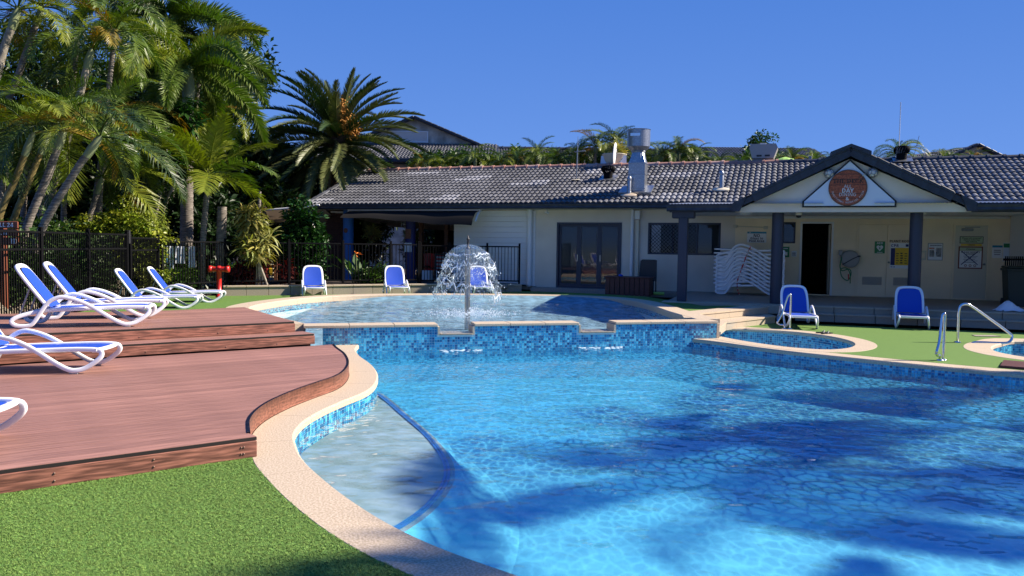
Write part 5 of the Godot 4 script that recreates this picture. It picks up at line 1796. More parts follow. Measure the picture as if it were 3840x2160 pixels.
	part(bc, "backrest", prismm(PackedVector2Array([Vector2(-0.26, 0.4), Vector2(0.26, 0.36), Vector2(0.26, 0.98), Vector2(0.2, 1.0), Vector2(-0.16, 1.0), Vector2(-0.22, 0.96)]), -0.03, 0.02, UPRIGHT), M.black_plastic)
	part(bc, "seat", bx(-0.26, 0.26, 0.38, 0.44, 0.02, 0.45, 0.015), M.black_plastic)
	for x in [-0.24, 0.24]:
		part(bc, "leg", tubem([V(x, 0.4, -0.02), V(x, 0.0, -0.06)], 0.018, 6), M.black_plastic)
		part(bc, "leg", tubem([V(x, 0.39, 0.42), V(x, 0.0, 0.45)], 0.018, 6), M.black_plastic)
	solo("pool_noodle", tubem([bt(-4.45, 0.28, 1.3), bt(-4.15, 0.28, 1.25)], 0.05, 10), M.lime, "short pale green foam roller beside the timber box", "foam roller")
	# bin, towel on the step, screen
	var bn := thing("wheelie_bin", "dark green wheelie bin at the verandah's right end", "bin", bt(4.42, 0.31, 2.2), BTURN)
	part(bn, "body", prismm(PackedVector2Array([Vector2(-0.22, 0), Vector2(0.22, 0), Vector2(0.28, 0.88), Vector2(-0.28, 0.88)]), -0.27, 0.27, UPRIGHT), M.bin_green)
	part(bn, "rim", bx(-0.31, 0.31, 0.85, 0.91, -0.31, 0.31, 0.012), M.bin_green)
	part(bn, "lid", bx(-0.3, 0.3, 0.915, 0.97, -0.3, 0.32, 0.02), M.bin_green)
	for x in [-0.23, 0.23]: part(bn, "wheel", lathem([Vector2(0.001, -0.03), Vector2(0.09, -0.03), Vector2(0.09, 0.03), Vector2(0.001, 0.03)], 14, Vector3.ZERO, -1), M.rubber, Transform3D(Basis(V(0, 0, 1), PI / 2), V(x, 0.09, -0.28)))
	var ts := S()
	ts.set_smooth_group(2)
	var tn := FastNoiseLite.new()
	tn.seed = 5
	tn.frequency = 3.0
	var hgt := func(u: float, v: float) -> Vector3:
		var r := Vector2(u, v).length()
		return V(u * 0.36, maxf(0.004, (0.16 * exp(-pow(u + 0.25, 2) * 4.0) + 0.07) * (1.0 - r * r * 0.9) + 0.05 * tn.get_noise_2d(u, v) * (1.2 - r)), v * 0.2)
	for i in 16:
		for j in 12:
			var u0 := -1.0 + i / 8.0
			var v0 := -1.0 + j / 6.0
			if Vector2(u0 + 0.06, v0 + 0.08).length() > 1.02: continue
			quad(ts, hgt.call(u0, v0 + 1 / 6.0), hgt.call(u0 + 0.125, v0 + 1 / 6.0), hgt.call(u0 + 0.125, v0), hgt.call(u0, v0))
	solo("crumpled_towel", fin(ts), M.towel, "crumpled white towel on the verandah step by the bin", "towel", Transform3D(Basis(Vector3.UP, BTURN), bt(3.86, 0.313, 4.1)))
	var sl := thing("dark_screen_fence", "dark slatted screen beyond the verandah's right end", "screen", bt(4.25, 0.31, 1.56), BTURN)
	for i in 14: part(sl, "slat", bx(0.03 + i * 0.045, 0.055 + i * 0.045, 0.0, 1.2, 0.0, 0.03), M.black_metal)
	for y in [0.1, 1.1]: part(sl, "rail", bx(0.0, 0.68, y, y + 0.04, -0.03, -0.002), M.black_metal)

func door_sign() -> Node3D:
	var o := thing("wall_sign", "pale green door sign asking guests to dry before the cinema", "sign", bt(3.55, 1.83, 0.026), BTURN, "notices on the verandah wall")
	part(o, "panel", bx(0, 0.56, 0, 0.19, 0, 0.012, 0.003), M.black_plastic)
	part(o, "sheet", bx(0.015, 0.545, 0.015, 0.175, 0.0115, 0.0145), M.leaf_pale)
	for l in [["Please dry yourself", 0.142], ["before entering", 0.096], ["the cinema.", 0.05]]:
		part(o, "lettering", text(l[0], 0.036, true, false, 0.003), M.print_black, Transform3D(Basis.IDENTITY, V(0.28, l[1], 0.017)))
	return o

# ---------- apartments beyond ----------
func far_roof(o: Node, a: Vector3, along: Vector3, w: float, slope: float, pitch: float, tm: Mesh) -> void:
	# a tiled plane: a is the left end of its eave, along its direction, it climbs away from the viewer
	var z := along.cross(Vector3.UP).normalized()
	if z.z < 0: z = -z
	var up := (Vector3.UP * sin(pitch) - z * cos(pitch)).normalized()
	var st := S()
	st.set_smooth_group(-1)
	quad(st, a, a + along * w, a + along * w + up * slope, a + up * slope)
	part(o, "roof", fin(st), M.slate)
	var b := Basis(along, along.cross(up) if along.cross(up).y > 0 else -along.cross(up), -up)
	var xf := []
	var cols := PackedColorArray()
	for j in int(slope / 0.4):
		for i in int(w / 0.4):
			xf.append(Transform3D(b * Basis.from_scale(V(1.21, 1.3, 1.21)), a + along * (0.4 * i + 0.2) + up * (0.4 * (j + 1)) + b.y * 0.03))
			var v := rf(0.11, 0.17)
			cols.append(Color(v, v * 1.03, v * 1.15))
	many(o, "roof_tile_field", tm, M.tile_any, xf, cols)

func far_buildings() -> void:
	var tm := tile_mesh()
	var e := thing("gabled_apartments", "pale apartment block with dark tiled gable behind the date palm", "building", V(-6.5, 0, -52))
	var al := V(1, 0, 0.0)
	part(e, "gable_wall", prismm(PackedVector2Array([Vector2(-4.6, 6.5), Vector2(4.4, 6.5), Vector2(4.4, 8.1), Vector2(0, 9.85), Vector2(-4.6, 8.1)]), -0.3, 0.0, UPRIGHT), M.far_wall)
	var vent := part(e, "gable_vent", frame_mesh([-1.7, 0.9, 8.25, 9.0], 0.08, 0.0, 0.08), M.white_paint)
	for i in 8: part(vent, "slat", boxm(V(2.44, 0.07, 0.02)), M.white_paint, Transform3D(Basis(V(1, 0, 0), 0.5), V(-0.4, 8.36 + i * 0.08, 0.04)))
	for s in [-1.0, 1.0]:
		var st := S()
		var q := [Vector2(0, 9.86), Vector2(s * 5.2, 7.75)]
		var dir: Vector2 = (q[1] - q[0]).normalized()
		for i in 13:
			var c: Vector2 = q[0] + dir * (0.22 + 0.42 * i)
			part(e, "rake_tile", shared("far_rake", boxm(V(0.44, 0.2, 0.5), 0.04)), M.slate, Transform3D(Basis(V(0, 0, 1), dir.angle()), V(c.x, c.y, 0.25)))
		var sl := S()
		sl.set_smooth_group(-1)
		quad(sl, V(q[0].x, q[0].y, 0.4), V(q[1].x, q[1].y, 0.4), V(q[1].x, q[1].y, -14), V(q[0].x, q[0].y, -14))
		part(e, "side_roof", fin(sl), M.slate)
	far_roof(e, V(-7.0, 6.75, 4.0), al, 12.5, 4.4, 0.33, tm)
	part(e, "eave_gutter", bx(-7.2, 5.6, 6.55, 6.8, 3.95, 4.15, 0.03), M.slate)
	part(e, "wall", bx(-6.8, 5.4, 0, 6.5, 0.2, 3.2), M.far_wall)
	for x in [-5.6, -3.2, 0.4, 2.9]:
		var w := part(e, "window", frame_mesh([x, x + 1.5, 4.6, 6.0], 0.08, 3.21, 3.28), M.navy)
		part(w, "pane", bx(x + 0.08, x + 1.42, 4.68, 5.92, 3.22, 3.24), M.black_plastic)
	var l := thing("long_apartments", "long dark tiled apartment roof stretching behind the palm hedge", "building", V(-3.5, 0, -56))
	far_roof(l, V(0, 6.2, 4.0), V(0.998, 0, -0.02).normalized(), 20.5, 7.2, 0.36, tm)
	part(l, "wall", bx(0.2, 20, 0, 6.2, -3, 3), M.far_wall)
	for i in 24: part(l, "ridge_tile", shared("far_ridge", ridge_mesh(0.8, 0.2)), M.slate, Transform3D(Basis.IDENTITY, V(0.2 + i * 0.84, 8.72, -2.7)))
	var r := thing("middle_apartments", "lower dark tiled roof seen behind the grey roof cooler", "building", V(12.4, 0.5, -55))
	far_roof(r, V(-1.0, 6.6, 4.0), V(1, 0, 0), 9.5, 4.6, 0.34, tm)
	part(r, "wall", bx(-0.8, 8, 0, 6.6, -3, 3), M.far_wall)
	var h := thing("right_apartments", "dark hipped roof with small gable beyond the right end", "building", V(23.0, 0.3, -54))
	far_roof(h, V(-2.6, 6.3, 3.0), V(1, 0, 0), 8.0, 4.2, 0.34, tm)
	part(h, "wall", bx(-2.4, 5.0, 0, 6.3, -3, 2), M.far_wall)
	far_roof(h, V(3.85 - 3.9, 6.72, 2.5 - 14.5), V(0.26, 0, 0.966).normalized(), 15.0, 3.55, 0.44, tm)
	part(h, "gable_wall", prismm(PackedVector2Array([Vector2(3.9, 0.1), Vector2(10.0, 0.1), Vector2(10.0, 6.7), Vector2(6.95, 8.12), Vector2(3.9, 6.7)]), 2.2, 2.45, UPRIGHT), M.far_wall)
	for s in [-1.0, 1.0]:
		for i in 8:
			var t := (i + 0.5) / 8.0
			part(h, "rake_tile", shared("far_rake", boxm(V(0.44, 0.2, 0.5), 0.04)), M.slate, Transform3D(Basis(V(0, 0, 1), -s * 0.44), V(6.95 + s * 3.3 * t, 8.25 - 1.52 * t, 2.5)))
	# cream stair tower with louvres, seen between the palm trunks
	var t := thing("louvred_stairwell", "cream louvred stair tower glimpsed between the palm trunks", "building", V(-11.2, 0, -28.0), 0.2)
	part(t, "wall", bx(-0.7, 0.75, 0, 3.6, -2, 0), M.cream)
	for y in [1.35, 2.6]:
		var f := part(t, "louvre_frame", frame_mesh([-0.45, 0.65, y, y + 0.85], 0.06, 0.001, 0.06), M.cream)
		for i in 8: part(f, "slat", boxm(V(0.98, 0.085, 0.015)), M.cream, Transform3D(Basis(V(1, 0, 0), 0.7), V(0.1, y + 0.11 + i * 0.09, 0.03)))

# ---------- fences ----------
func fence(n: String, label: String, line: PackedVector2Array, base: float, h: float, gap: float, rails: Array, posts: float, group := "", upper := -1.0) -> Node3D:
	var o := thing(n, label, "fence", V(line[0].x, base, line[0].y), 0.0, group)
	var org := V(line[0].x, 0, line[0].y)
	var pk := shared("picket_%0.2f" % h, boxm(V(0.017, h - 0.1, 0.017)))
	for i in line.size() - 1:
		var a := line[i]
		var b := line[i + 1]
		var l := a.distance_to(b)
		var t := (b - a) / l
		var bs := Basis(V(t.x, 0, t.y), Vector3.UP, V(-t.y, 0, t.x))
		for y in rails:
			part(o, "rail", boxm(V(l, 0.04, 0.03), 0.006), M.black_metal, Transform3D(bs, V((a.x + b.x) / 2, y, (a.y + b.y) / 2) - org))
		var k := int(l / gap)
		for j in k:
			var p := a + t * (j + 0.5) * l / k
			part(o, "picket", pk, M.black_metal, Transform3D(bs, V(p.x, h / 2 + 0.02, p.y) - org))
		var np := maxi(1, roundi(l / posts))
		for j in np + (1 if i == line.size() - 2 else 0):
			var p := a + t * j * l / np
			var po := part(o, "post", boxm(V(0.06, h + 0.05, 0.06), 0.005), M.black_metal, Transform3D(bs, V(p.x, (h + 0.05) / 2, p.y) - org))
			part(po, "post_cap", boxm(V(0.07, 0.03, 0.07), 0.01), M.black_metal, Transform3D(Basis.IDENTITY, V(0, (h + 0.08) / 2, 0)))
	return o

func fences() -> void:
	fence("tall_pool_fence", "tall black picket fence behind the sun loungers on the left", PackedVector2Array([Vector2(-8.55, -9.5), Vector2(-8.6, -17.6)]), 0.18, 1.57, 0.068, [0.08, 1.24, 1.55], 1.62)
	var gt := fence("pool_gate", "black picket gate between tall fence and low garden fence", PackedVector2Array([Vector2(-8.6, -17.75), Vector2(-8.62, -19.2)]), 0.18, 1.5, 0.07, [0.1, 1.2, 1.48], 1.45)
	gt.set_meta("category", "gate")
	part(gt, "latch", boxm(V(0.07, 0.3, 0.07), 0.01), M.black_plastic, Transform3D(Basis.IDENTITY, V(0.0, 1.5, 0.06)))
	fence("low_pool_fence", "low black picket fence round the garden and café", PackedVector2Array([Vector2(-8.62, -19.4), Vector2(-7.95, -21.85), Vector2(-6.4, -22.6), Vector2(-5.0, -23.3), Vector2(-3.7, -24.0), Vector2(-2.9, -24.4)]), 0.42, 1.2, 0.1, [0.09, 1.17], 1.7, "low fences")
	var g2 := fence("cafe_gate", "black picket gate beside the bright blue café column", PackedVector2Array([Vector2(-2.85, -24.42), Vector2(-2.0, -24.75)]), 0.4, 1.2, 0.085, [0.09, 1.17], 0.86)
	g2.set_meta("category", "gate")
	fence("low_pool_fence", "low black picket fence in front of the white boarded wall", PackedVector2Array([Vector2(-1.95, -24.77), Vector2(-0.8, -24.95), Vector2(0.22, -24.9)]), 0.4, 1.2, 0.1, [0.09, 1.17], 1.1, "low fences")
	# low block wall
	var w := thing("block_wall", "low cream block retaining wall along the back lawn", "wall", V(-7.95, 0, -21.65))
	var line := resample(cr([Vector2(-7.95, -21.65), Vector2(-6.4, -22.35), Vector2(-5.0, -23.05), Vector2(-3.7, -23.75), Vector2(-2.3, -24.35), Vector2(-1.0, -24.65), Vector2(0.3, -24.75)], 6), 0.6)
	for i in line.size() - 1:
		var a := line[i]
		var b := line[i + 1]
		var t := (b - a).normalized()
		var bs := Basis(V(t.x, 0, t.y), Vector3.UP, V(-t.y, 0, t.x))
		var c := V((a.x + b.x) / 2 + 7.95, 0, (a.y + b.y) / 2 + 21.65)
		part(w, "block", boxm(V(a.distance_to(b) - 0.008, 0.3, 0.14), 0.006), M.block, Transform3D(bs, c + V(0, 0.2, 0)))
		part(w, "cap_stone", boxm(V(a.distance_to(b) - 0.004, 0.05, 0.2), 0.008), M.stone2, Transform3D(bs, c + V(0, 0.376, 0)))
	solo("entrance_paving", boxm(V(2.6, 0.1, 1.2)), M.paving, "paved landing between café gate and boarded wall", "paving", Transform3D(Basis(Vector3.UP, BTURN), V(-1.2, 0.345, -25.5)))
	# brown direction sign
	var s := thing("direction_sign", "brown direction sign with white words behind the fence, cut by the left edge", "sign", V(-9.55, 0.2, -14.2))
	part(s, "post", bx(0.32, 0.44, 0.0, 1.7, -0.05, 0.05, 0.01), M.sign_brown)
	for y in [1.59, 1.45, 1.29]: part(s, "plank", bx(-0.4, 0.71, y, y + (0.125 if y > 1.3 else 0.14), 0.051, 0.085, 0.008), M.sign_brown)
	part(s, "lettering", text("WELL 24", 0.075), M.print_white, Transform3D(Basis.IDENTITY, V(0.43, 1.652, 0.088)))
	part(s, "lettering", text("PTION", 0.07), M.print_white, Transform3D(Basis.IDENTITY, V(0.38, 1.512, 0.088)))
	part(s, "pictogram", bx(0.56, 0.68, 1.32, 1.41, 0.0845, 0.088), M.print_white)

# ---------- sun loungers ----------
var side_path := []

func lounger_mesh_parts(back := 0.94) -> Dictionary:
	var d := {}
	var raw := [[0.04, 0.11, 1], [0.10, 0.045, 1], [0.255, 0.04, 1], [0.325, 0.087, 1], [0.418, 0.238, 1], [0.51, 0.371, 1], [0.65, 0.447, 1], [0.777, 0.435, 1], [0.928, 0.383, 1], [1.09, 0.296, 1], [1.323, 0.139, 1], [1.46, 0.062, 1], [1.555, 0.045, 0.9], [1.67, 0.075, 0.6], [1.8, 0.17, 0.3], [1.838, 0.235, 0.1], [1.79, 0.284, 0], [1.555, 0.293, 0], [1.2, 0.283, 0], [0.974, 0.276, 0], [0.7, 0.265, 0], [0.51, 0.255, 0], [0.313, 0.225, 0.2], [0.128, 0.172, 0.7]]
	var prof := rrect(0.058, 0.04, 0.014)
	for s in [-1.0, 1.0]:
		var pts := []
		for p in raw: pts.append(V(p[0] - 0.93, p[1], s * lerpf(0.29, 0.345, p[2])))
		var st := S()
		sweep(st, cr3(pts, 3, true), prof, true, V(0, 0, 1) * 1.0)
		d["side%d" % int(s)] = fin(st)
	# seat frame and sling
	var st2 := S()
	var rr := []
	for p in [[0.5, 0.275], [1.72, 0.3]]: pass
	for x in [0.56, 1.1, 1.74]:
		box(st2, V(x - 0.93, 0.268, 0), V(0.04, 0.03, 0.56))
	d.cross = fin(st2)
	var fb := S()
	var fp := []
	for i in 9:
		var a := -PI / 2 + PI * i / 8
		fp.append(V(1.765 - 0.93 + cos(a) * 0.06, 0.288, sin(a) * 0.30))
	sweep(fb, fp, rrect(0.05, 0.045, 0.012))
	d.front = fin(fb)
	var sl := S()
	sl.set_smooth_group(3)
	var nx := 12
	var nz := 6
	var hy := func(u: float, v: float) -> Vector3:
		var x := lerpf(0.47, 1.775 - 0.02 * absf(v), u)
		return V(x - 0.93, 0.298 + 0.022 * u - 0.02 * (1 - v * v) - 0.012 * smoothstep(0.92, 1.0, u) - (0.03 * pow(absf(v), 8)), v * 0.272)
	for i in nx:
		for j in nz:
			var u0 := float(i) / nx
			var u1 := float(i + 1) / nx
			var v0 := -1.0 + 2.0 * j / nz
			var v1 := -1.0 + 2.0 * (j + 1) / nz
			quad(sl, hy.call(u0, v1), hy.call(u1, v1), hy.call(u1, v0), hy.call(u0, v0))
	d.seat = fin(sl)
	# backrest in its own frame: y along it
	var L := 0.72
	var bp := []
	var w := 0.285
	for p in [[-w, 0.0], [-w - 0.004, 0.2], [-w, 0.45], [-w + 0.02, 0.6], [-w + 0.06, 0.68], [-w + 0.14, 0.712], [0.0, 0.72], [w - 0.14, 0.712], [w - 0.06, 0.68], [w - 0.02, 0.6], [w, 0.45], [w + 0.004, 0.2], [w, 0.0]]:
		bp.append(V(0, p[1], p[0]))
	var bf := S()
	sweep(bf, cr3(bp, 3), rrect(0.07, 0.042, 0.013), false, V(1, 0, 0))
	d.back_frame = fin(bf)
	var bs := S()
	bs.set_smooth_group(3)
	var by := func(u: float, v: float) -> Vector3:
		var ww := 0.268 - 0.06 * pow(u, 6)
		var top := 0.69 - 0.035 * v * v * v * v
		return V(0.03 - 0.018 * (1 - v * v) * sin(PI * u), u * top - 0.02, v * ww)
	for i in 10:
		for j in 6:
			var u0 := i / 10.0
			var u1 := (i + 1) / 10.0
			var v0 := -1.0 + j / 3.0
			var v1 := -1.0 + (j + 1) / 3.0
			quad(bs, by.call(u0, v1), by.call(u0, v0), by.call(u1, v0), by.call(u1, v1))
	d.back = fin(bs)
	return d

func make_lounger(d: Dictionary, label: String, group: String, flat := false) -> Node3D:
	var o := thing("sun_lounger", label, "sun lounger", Vector3.ZERO, 0.0, group)
	part(o, "side_frame", d["side-1"], M.white_plastic)
	part(o, "side_frame", d["side1"], M.white_plastic)
	part(o, "front_rail", d.front, M.white_plastic)
	part(o, "cross_bars", d.cross, M.white_plastic)
	part(o, "seat_sling", d.seat, M.sling)
	var el := 0.02 if flat else 0.955
	var bx_ := Transform3D(Basis(V(0, 0, 1), PI / 2 - el), V((0.7 if flat else 0.49) - 0.93, 0.3, 0))
	part(o, "back_frame", d.back_frame, M.white_plastic, bx_)
	part(o, "back_sling", d.back, M.sling, bx_)
	if not flat:
		for s in [-1.0, 1.0]:
			part(o, "strut", tubem([V(0.25 - 0.93, 0.56, s * 0.24), V(0.13 - 0.93, 0.2, s * 0.26)], 0.014, 6), M.grey_plastic)
		part(o, "strut_bar", tubem([V(0.13 - 0.93, 0.2, -0.26), V(0.13 - 0.93, 0.2, 0.26)], 0.014, 6), M.grey_plastic)
	for s in [-1.0, 1.0]:
		part(o, "foot_pad", boxm(V(0.1, 0.022, 0.04), 0.004), M.grey_plastic, Transform3D(Basis.IDENTITY, V(1.535 - 0.93, 0.011, s * 0.335)))
	return o

func loungers() -> void:
	var d := lounger_mesh_parts()
	var yaw := 0.09
	var spots := [
		[V(-5.74, 0.45, -10.6), 0.3, "blue and white sun lounger nearest the front of the upper deck", "loungers on the left"],
		[V(-6.06, 0.45, -11.75), 0.34, "blue and white sun lounger second along the upper deck, by the fence", "loungers on the left"],
		[V(-7.33, 0.2, -16.3), 0.2, "third blue sun lounger from the left, on the grass behind the deck", "loungers on the left"],
		[V(-7.48, 0.19, -18.05), 0.2, "blue sun lounger on the grass nearest the red hydrant", "loungers on the left"],
		[V(-5.3, 0.15, -8.7), yaw + 0.03, "sun lounger on the lower deck, its back cut by the left edge", "loungers on the left"],
		[V(-4.38, 0.15, -5.42), yaw, "nearest sun lounger, only its rounded foot end in view at left", "loungers on the left"],
		[V(-5.5, 0.14, -21.85), -1.28, "blue lounger facing the pool in front of the magnolia bush", "loungers facing the pool"],
		[V(-3.3, 0.15, -22.5), -1.32, "blue lounger facing the pool in front of the café gate", "loungers facing the pool"],
		[V(-0.93, 0.16, -23.0), -1.4, "blue lounger half hidden behind the fountain's water dome", "loungers facing the pool"],
		[V(6.02, 0.0, -16.55), -1.78, "blue lounger on the right lawn beside the low handrail", "loungers facing the pool"],
		[V(8.5, 0.0, -16.75), -1.97, "blue lounger on the right lawn in front of the verandah steps", "loungers facing the pool"],
	]
	var first: Node3D
	for i in spots.size():
		var s: Array = spots[i]
		if i == 0:
			first = make_lounger(d, s[2], s[3])
			first.position = s[0]
			first.rotation.y = s[1]
			first.scale = Vector3.ONE * 0.9
		else: dup(first, s[0], s[1], s[2], s[3]).scale = Vector3.ONE * 0.9
	# the stack on the verandah
	var stack: Node3D
	var at := BT * V(-1.82, 0.31, 0.95)
	for i in 10:
		var lab: String = ["lowest", "second from the bottom", "third from the bottom", "fourth from the bottom", "fifth from the bottom", "fifth from the top", "fourth from the top", "third from the top", "second from the top", "topmost"][i]
		var label := "white folded lounger, %s of the tall verandah stack" % lab
		if i == 0:
			stack = make_lounger(d, label, "stacked loungers", true)
			stack.position = at
			stack.rotation.y = BTURN
		else: dup(stack, at + V(rf(-0.012, 0.012), 0.107 * i, rf(-0.01, 0.01)), BTURN + rf(-0.01, 0.01), label, "stacked loungers")
	var tape := thing("barrier_tape", "twisted red and white tape down the front of the lounger stack", "tape", BT * V(-1.82, 0.31, 1.32), BTURN)
	var pts := [V(0.02, 1.36, 0.0), V(-0.08, 1.12, 0.03), V(-0.2, 0.75, 0.04), V(-0.3, 0.42, 0.04), V(-0.3, 0.2, 0.05), V(-0.24, 0.02, 0.08)]
	var pth := cr3(pts, 6)
	for i in pth.size() - 1:
		var a: Vector3 = pth[i]
		var b: Vector3 = pth[i + 1]
		part(tape, "tape_length", boxm(V(0.035 if i % 3 else 0.012, a.distance_to(b) + 0.01, 0.003)), M.red if i % 5 != 4 else M.print_white, Transform3D(Basis(V(0, 0, 1), -atan2(b.x - a.x, b.y - a.y)) * Basis(Vector3.UP, i * 0.9), (a + b) / 2))

# ---------- round the pools ----------
func pool_things() -> void:
	var f := thing("fountain", "steel pole fountain standing in the wading pool", "fountain", V(-0.9, -0.1, -15.95))
	part(f, "pole", tubem([V(0, 0.0, 0), V(0, 1.62, 0)], 0.055, 20), M.old_steel)
	part(f, "nozzle", lathem([Vector2(0.05, 1.62), Vector2(0.05, 1.65), Vector2(0.024, 1.67), Vector2(0.024, 1.8), Vector2(0.034, 1.81), Vector2(0.034, 1.83), Vector2(0.012, 1.85), Vector2(0.012, 1.89), Vector2(0.001, 1.9)], 14), M.black_plastic)
	# the bell of water
	var bell := S()
	bell.set_smooth_group(2)
	var nz := FastNoiseLite.new()
	nz.seed = 9
	nz.frequency = 1.6
	nz.fractal_octaves = 3
	var n := 96
	var m := 40
	var P := func(i: int, j: int) -> Vector3:
		var a := TAU * i / n
		var t := float(j) / m
		var ragged := 1.0 + 0.09 * nz.get_noise_2d(cos(a) * 2.0 + 5.0, sin(a) * 2.0)
		t *= ragged
		var r := 0.03 + 0.67 * pow(sin(minf(t * 1.25, 1.7) * 0.98), 0.9) - 0.03 * maxf(0, t - 0.8)
		var y := 1.72 - 1.12 * pow(t, 2.1)
		var w := nz.get_noise_3d(cos(a) * r * 2.4, y * 2.4, sin(a) * r * 2.4) * (0.02 + 0.17 * t * t) 
		return V(cos(a) * (r + w), y + w * 0.3, sin(a) * (r + w))
	for j in m:
		for i in n:
			var c: Vector3 = P.call(i, j)
			if j > 22 and nz.get_noise_3d(c.x * 2.2 + 3.0, c.y * 3.2, c.z * 2.2) > 0.34 - 0.6 * pow(float(j) / m - 0.45, 1.0): continue
			quad(bell, P.call(i, j), P.call((i + 1) % n, j), P.call((i + 1) % n, j + 1), P.call(i, j + 1))
	part(f, "water_bell", fin(bell), M.bell)
	# ropes of water along its torn folds, and drops
	var rp := S()
	for k in 26:
		var pts := []
		var j0 := 14 + rng.randi() % 26
		var i0 := rng.randi() % n
		var len_ := 8 + rng.randi() % 16
		for q in len_:
			var j := clampi(j0 + int(4.0 * nz.get_noise_2d(q * 0.25, k * 7.3)), 4, m)
			pts.append(P.call((i0 + q) % n, j))
		var sc := []
		for q in len_: sc.append(0.3 + sin(PI * q / (len_ - 1)) + rf(-0.2, 0.3))
		tube(rp, cr3(pts, 1), 0.0062, 5, false, sc)
	part(f, "water_ropes", fin(rp), M.drop, ID, "stuff")
	var xf := []
	for k in 420:
		var j := 20 + rng.randi() % 21
		var c: Vector3 = P.call(rng.randi() % n, j)
		var fall := rng.randf() * rng.randf() if j > 30 else 0.0
		var out := 1.0 + 0.16 * rng.randfn() * (0.3 if j < 28 else 1.0)
		var s := rf(0.0025, 0.008) * (1.4 if rng.randf() < 0.1 else 1.0)
		xf.append(Transform3D(Basis.from_scale(V(s, s * rf(1, 2.2), s)), V(c.x * out, maxf(0.32, c.y - fall * 0.45 + rf(-0.06, 0.06)), c.z * out)))
	for k in 1100:
		var a := rf(0, TAU)
		var r := 0.5 + 0.3 * rng.randfn()
		var s := rf(0.003, 0.009)
		xf.append(Transform3D(Basis.from_scale(V(s * 1.3, s, s * 1.3)), V(cos(a) * r, 0.3 + absf(rng.randfn()) * 0.045, sin(a) * r)))
	many(f, "water_drop", shared("drop", sphere(1.0, 7, 5)), M.drop, xf)
	# red hydrant
	var h := thing("hydrant", "red double-headed fire hydrant standing by the low wall", "hydrant", V(-7.55, 0.18, -20.3))
	part(h, "standpipe", lathem([Vector2(0.09, 0), Vector2(0.09, 0.03), Vector2(0.06, 0.035), Vector2(0.06, 0.66), Vector2(0.075, 0.67), Vector2(0.075, 0.7)], 16), M.red)
	part(h, "cross_head", tubem([V(-0.2, 0.72, 0), V(0.2, 0.72, 0)], 0.065, 14), M.red)
	for s in [-1.0, 1.0]:
		part(h, "outlet", lathem([Vector2(0.05, 0.0), Vector2(0.075, 0.0), Vector2(0.085, 0.05), Vector2(0.085, 0.09), Vector2(0.001, 0.1)], 14), M.red, Transform3D(Basis(V(0, 0, 1), -s * PI / 2), V(s * 0.17, 0.72, 0)))
	part(h, "top_cap", lathem([Vector2(0.07, 0.76), Vector2(0.05, 0.8), Vector2(0.001, 0.81)], 12), M.red)
	for k in [[V(5.62, 0.0, -15.86), V(-0.22, 0, 0.0), "short steel handrail at the plunge pool edge", 0.98, 0.7], [V(6.38, 0.0, -11.58), V(-0.14, 0, 0.1), "bent steel handrail at the main pool's right edge", 0.8, 0.69]]:
		var o := thing("handrail", k[2], "handrail", k[0], 0.0, "steel handrails")
		var to: Vector3 = k[1]
		var H: float = k[4]
		part(o, "rail", tubem(cr3([V(0, 0.0, 0), V(0, H * 0.5, 0), V(0, H * 0.93, 0), V(-0.01, H * 1.0, 0.01) + to * 0.06, V(-0.03, H * 0.9, 0) + to * 0.2, to * 0.75 + V(0, H * 0.45, 0), to * 1.15 + V(0, H * 0.2, 0), to * 1.2 + V(0, 0.12, 0), to * 0.95 + V(0, 0.08, 0), to * 0.6 + V(0, 0.075, 0), to * 0.5 + V(0, 0.0, 0)], 4), 0.02, 10), M.steel)
		for p in [Vector3.ZERO, to * 0.5]: part(o, "base_plate", lathem([Vector2(0.05, 0), Vector2(0.05, 0.012), Vector2(0.02, 0.02)], 14), M.steel, Transform3D(Basis.IDENTITY, p + V(0, 0.002, 0)))
	var big := thing("handrail", "large looped steel handrail leading to the round spa", "handrail", V(7.9, 0, -13.9), 0.0, "steel handrails")
	part(big, "rail", tubem(cr3([V(0, 0, 0), V(0, 0.35, 0), V(0.0, 0.56, 0), V(0.04, 0.66, 0), V(0.14, 0.68, 0), V(0.26, 0.62, 0.0), V(0.55, 0.42, 0.02), V(0.86, 0.2, 0.04), V(0.93, 0.12, 0.05), V(0.88, 0.03, 0.06), V(0.75, 0.005, 0.06), V(0.4, 0.01, 0.04), V(0.26, 0.0, 0.03), V(0.2, -0.06, 0.03)], 5), 0.022, 10), M.steel)
	part(big, "base_plate", lathem([Vector2(0.055, 0), Vector2(0.055, 0.012), Vector2(0.02, 0.02)], 14), M.steel, Transform3D(Basis.IDENTITY, V(0, 0.002, 0)))
	solo("drain_cover", prismm(PackedVector2Array([Vector2(-0.2, -0.1), Vector2(0.2, -0.1), Vector2(0.24, 0.1), Vector2(-0.24, 0.1)]), 0.002, 0.012), M.paving, "flat pale cover plate on the right lawn behind the looped rail", "cover", Transform3D(Basis.IDENTITY, V(9.05, 0, -15.0)))
	var sk := thing("flip_flops", "small dark sandals left on the plunge pool's stone ring", "sandals", V(6.0, 0.006, -15.05), 0.3)
	for s in [-1.0, 1.0]:
		part(sk, "sole", prismm(PackedVector2Array([Vector2(-0.12, -0.03), Vector2(0.0, -0.035), Vector2(0.12, -0.045), Vector2(0.13, 0.03), Vector2(0.0, 0.03), Vector2(-0.12, 0.03)]), 0.0, 0.02, Transform3D(Basis(Vector3.UP, s * 0.15), V(0, 0, s * 0.06))), M.black_plastic)
		part(sk, "strap", tubem([V(0.0, 0.01, s * 0.06 - 0.035), V(0.05, 0.05, s * 0.06), V(0.0, 0.01, s * 0.06 + 0.035)], 0.008, 5), M.grey_plastic)
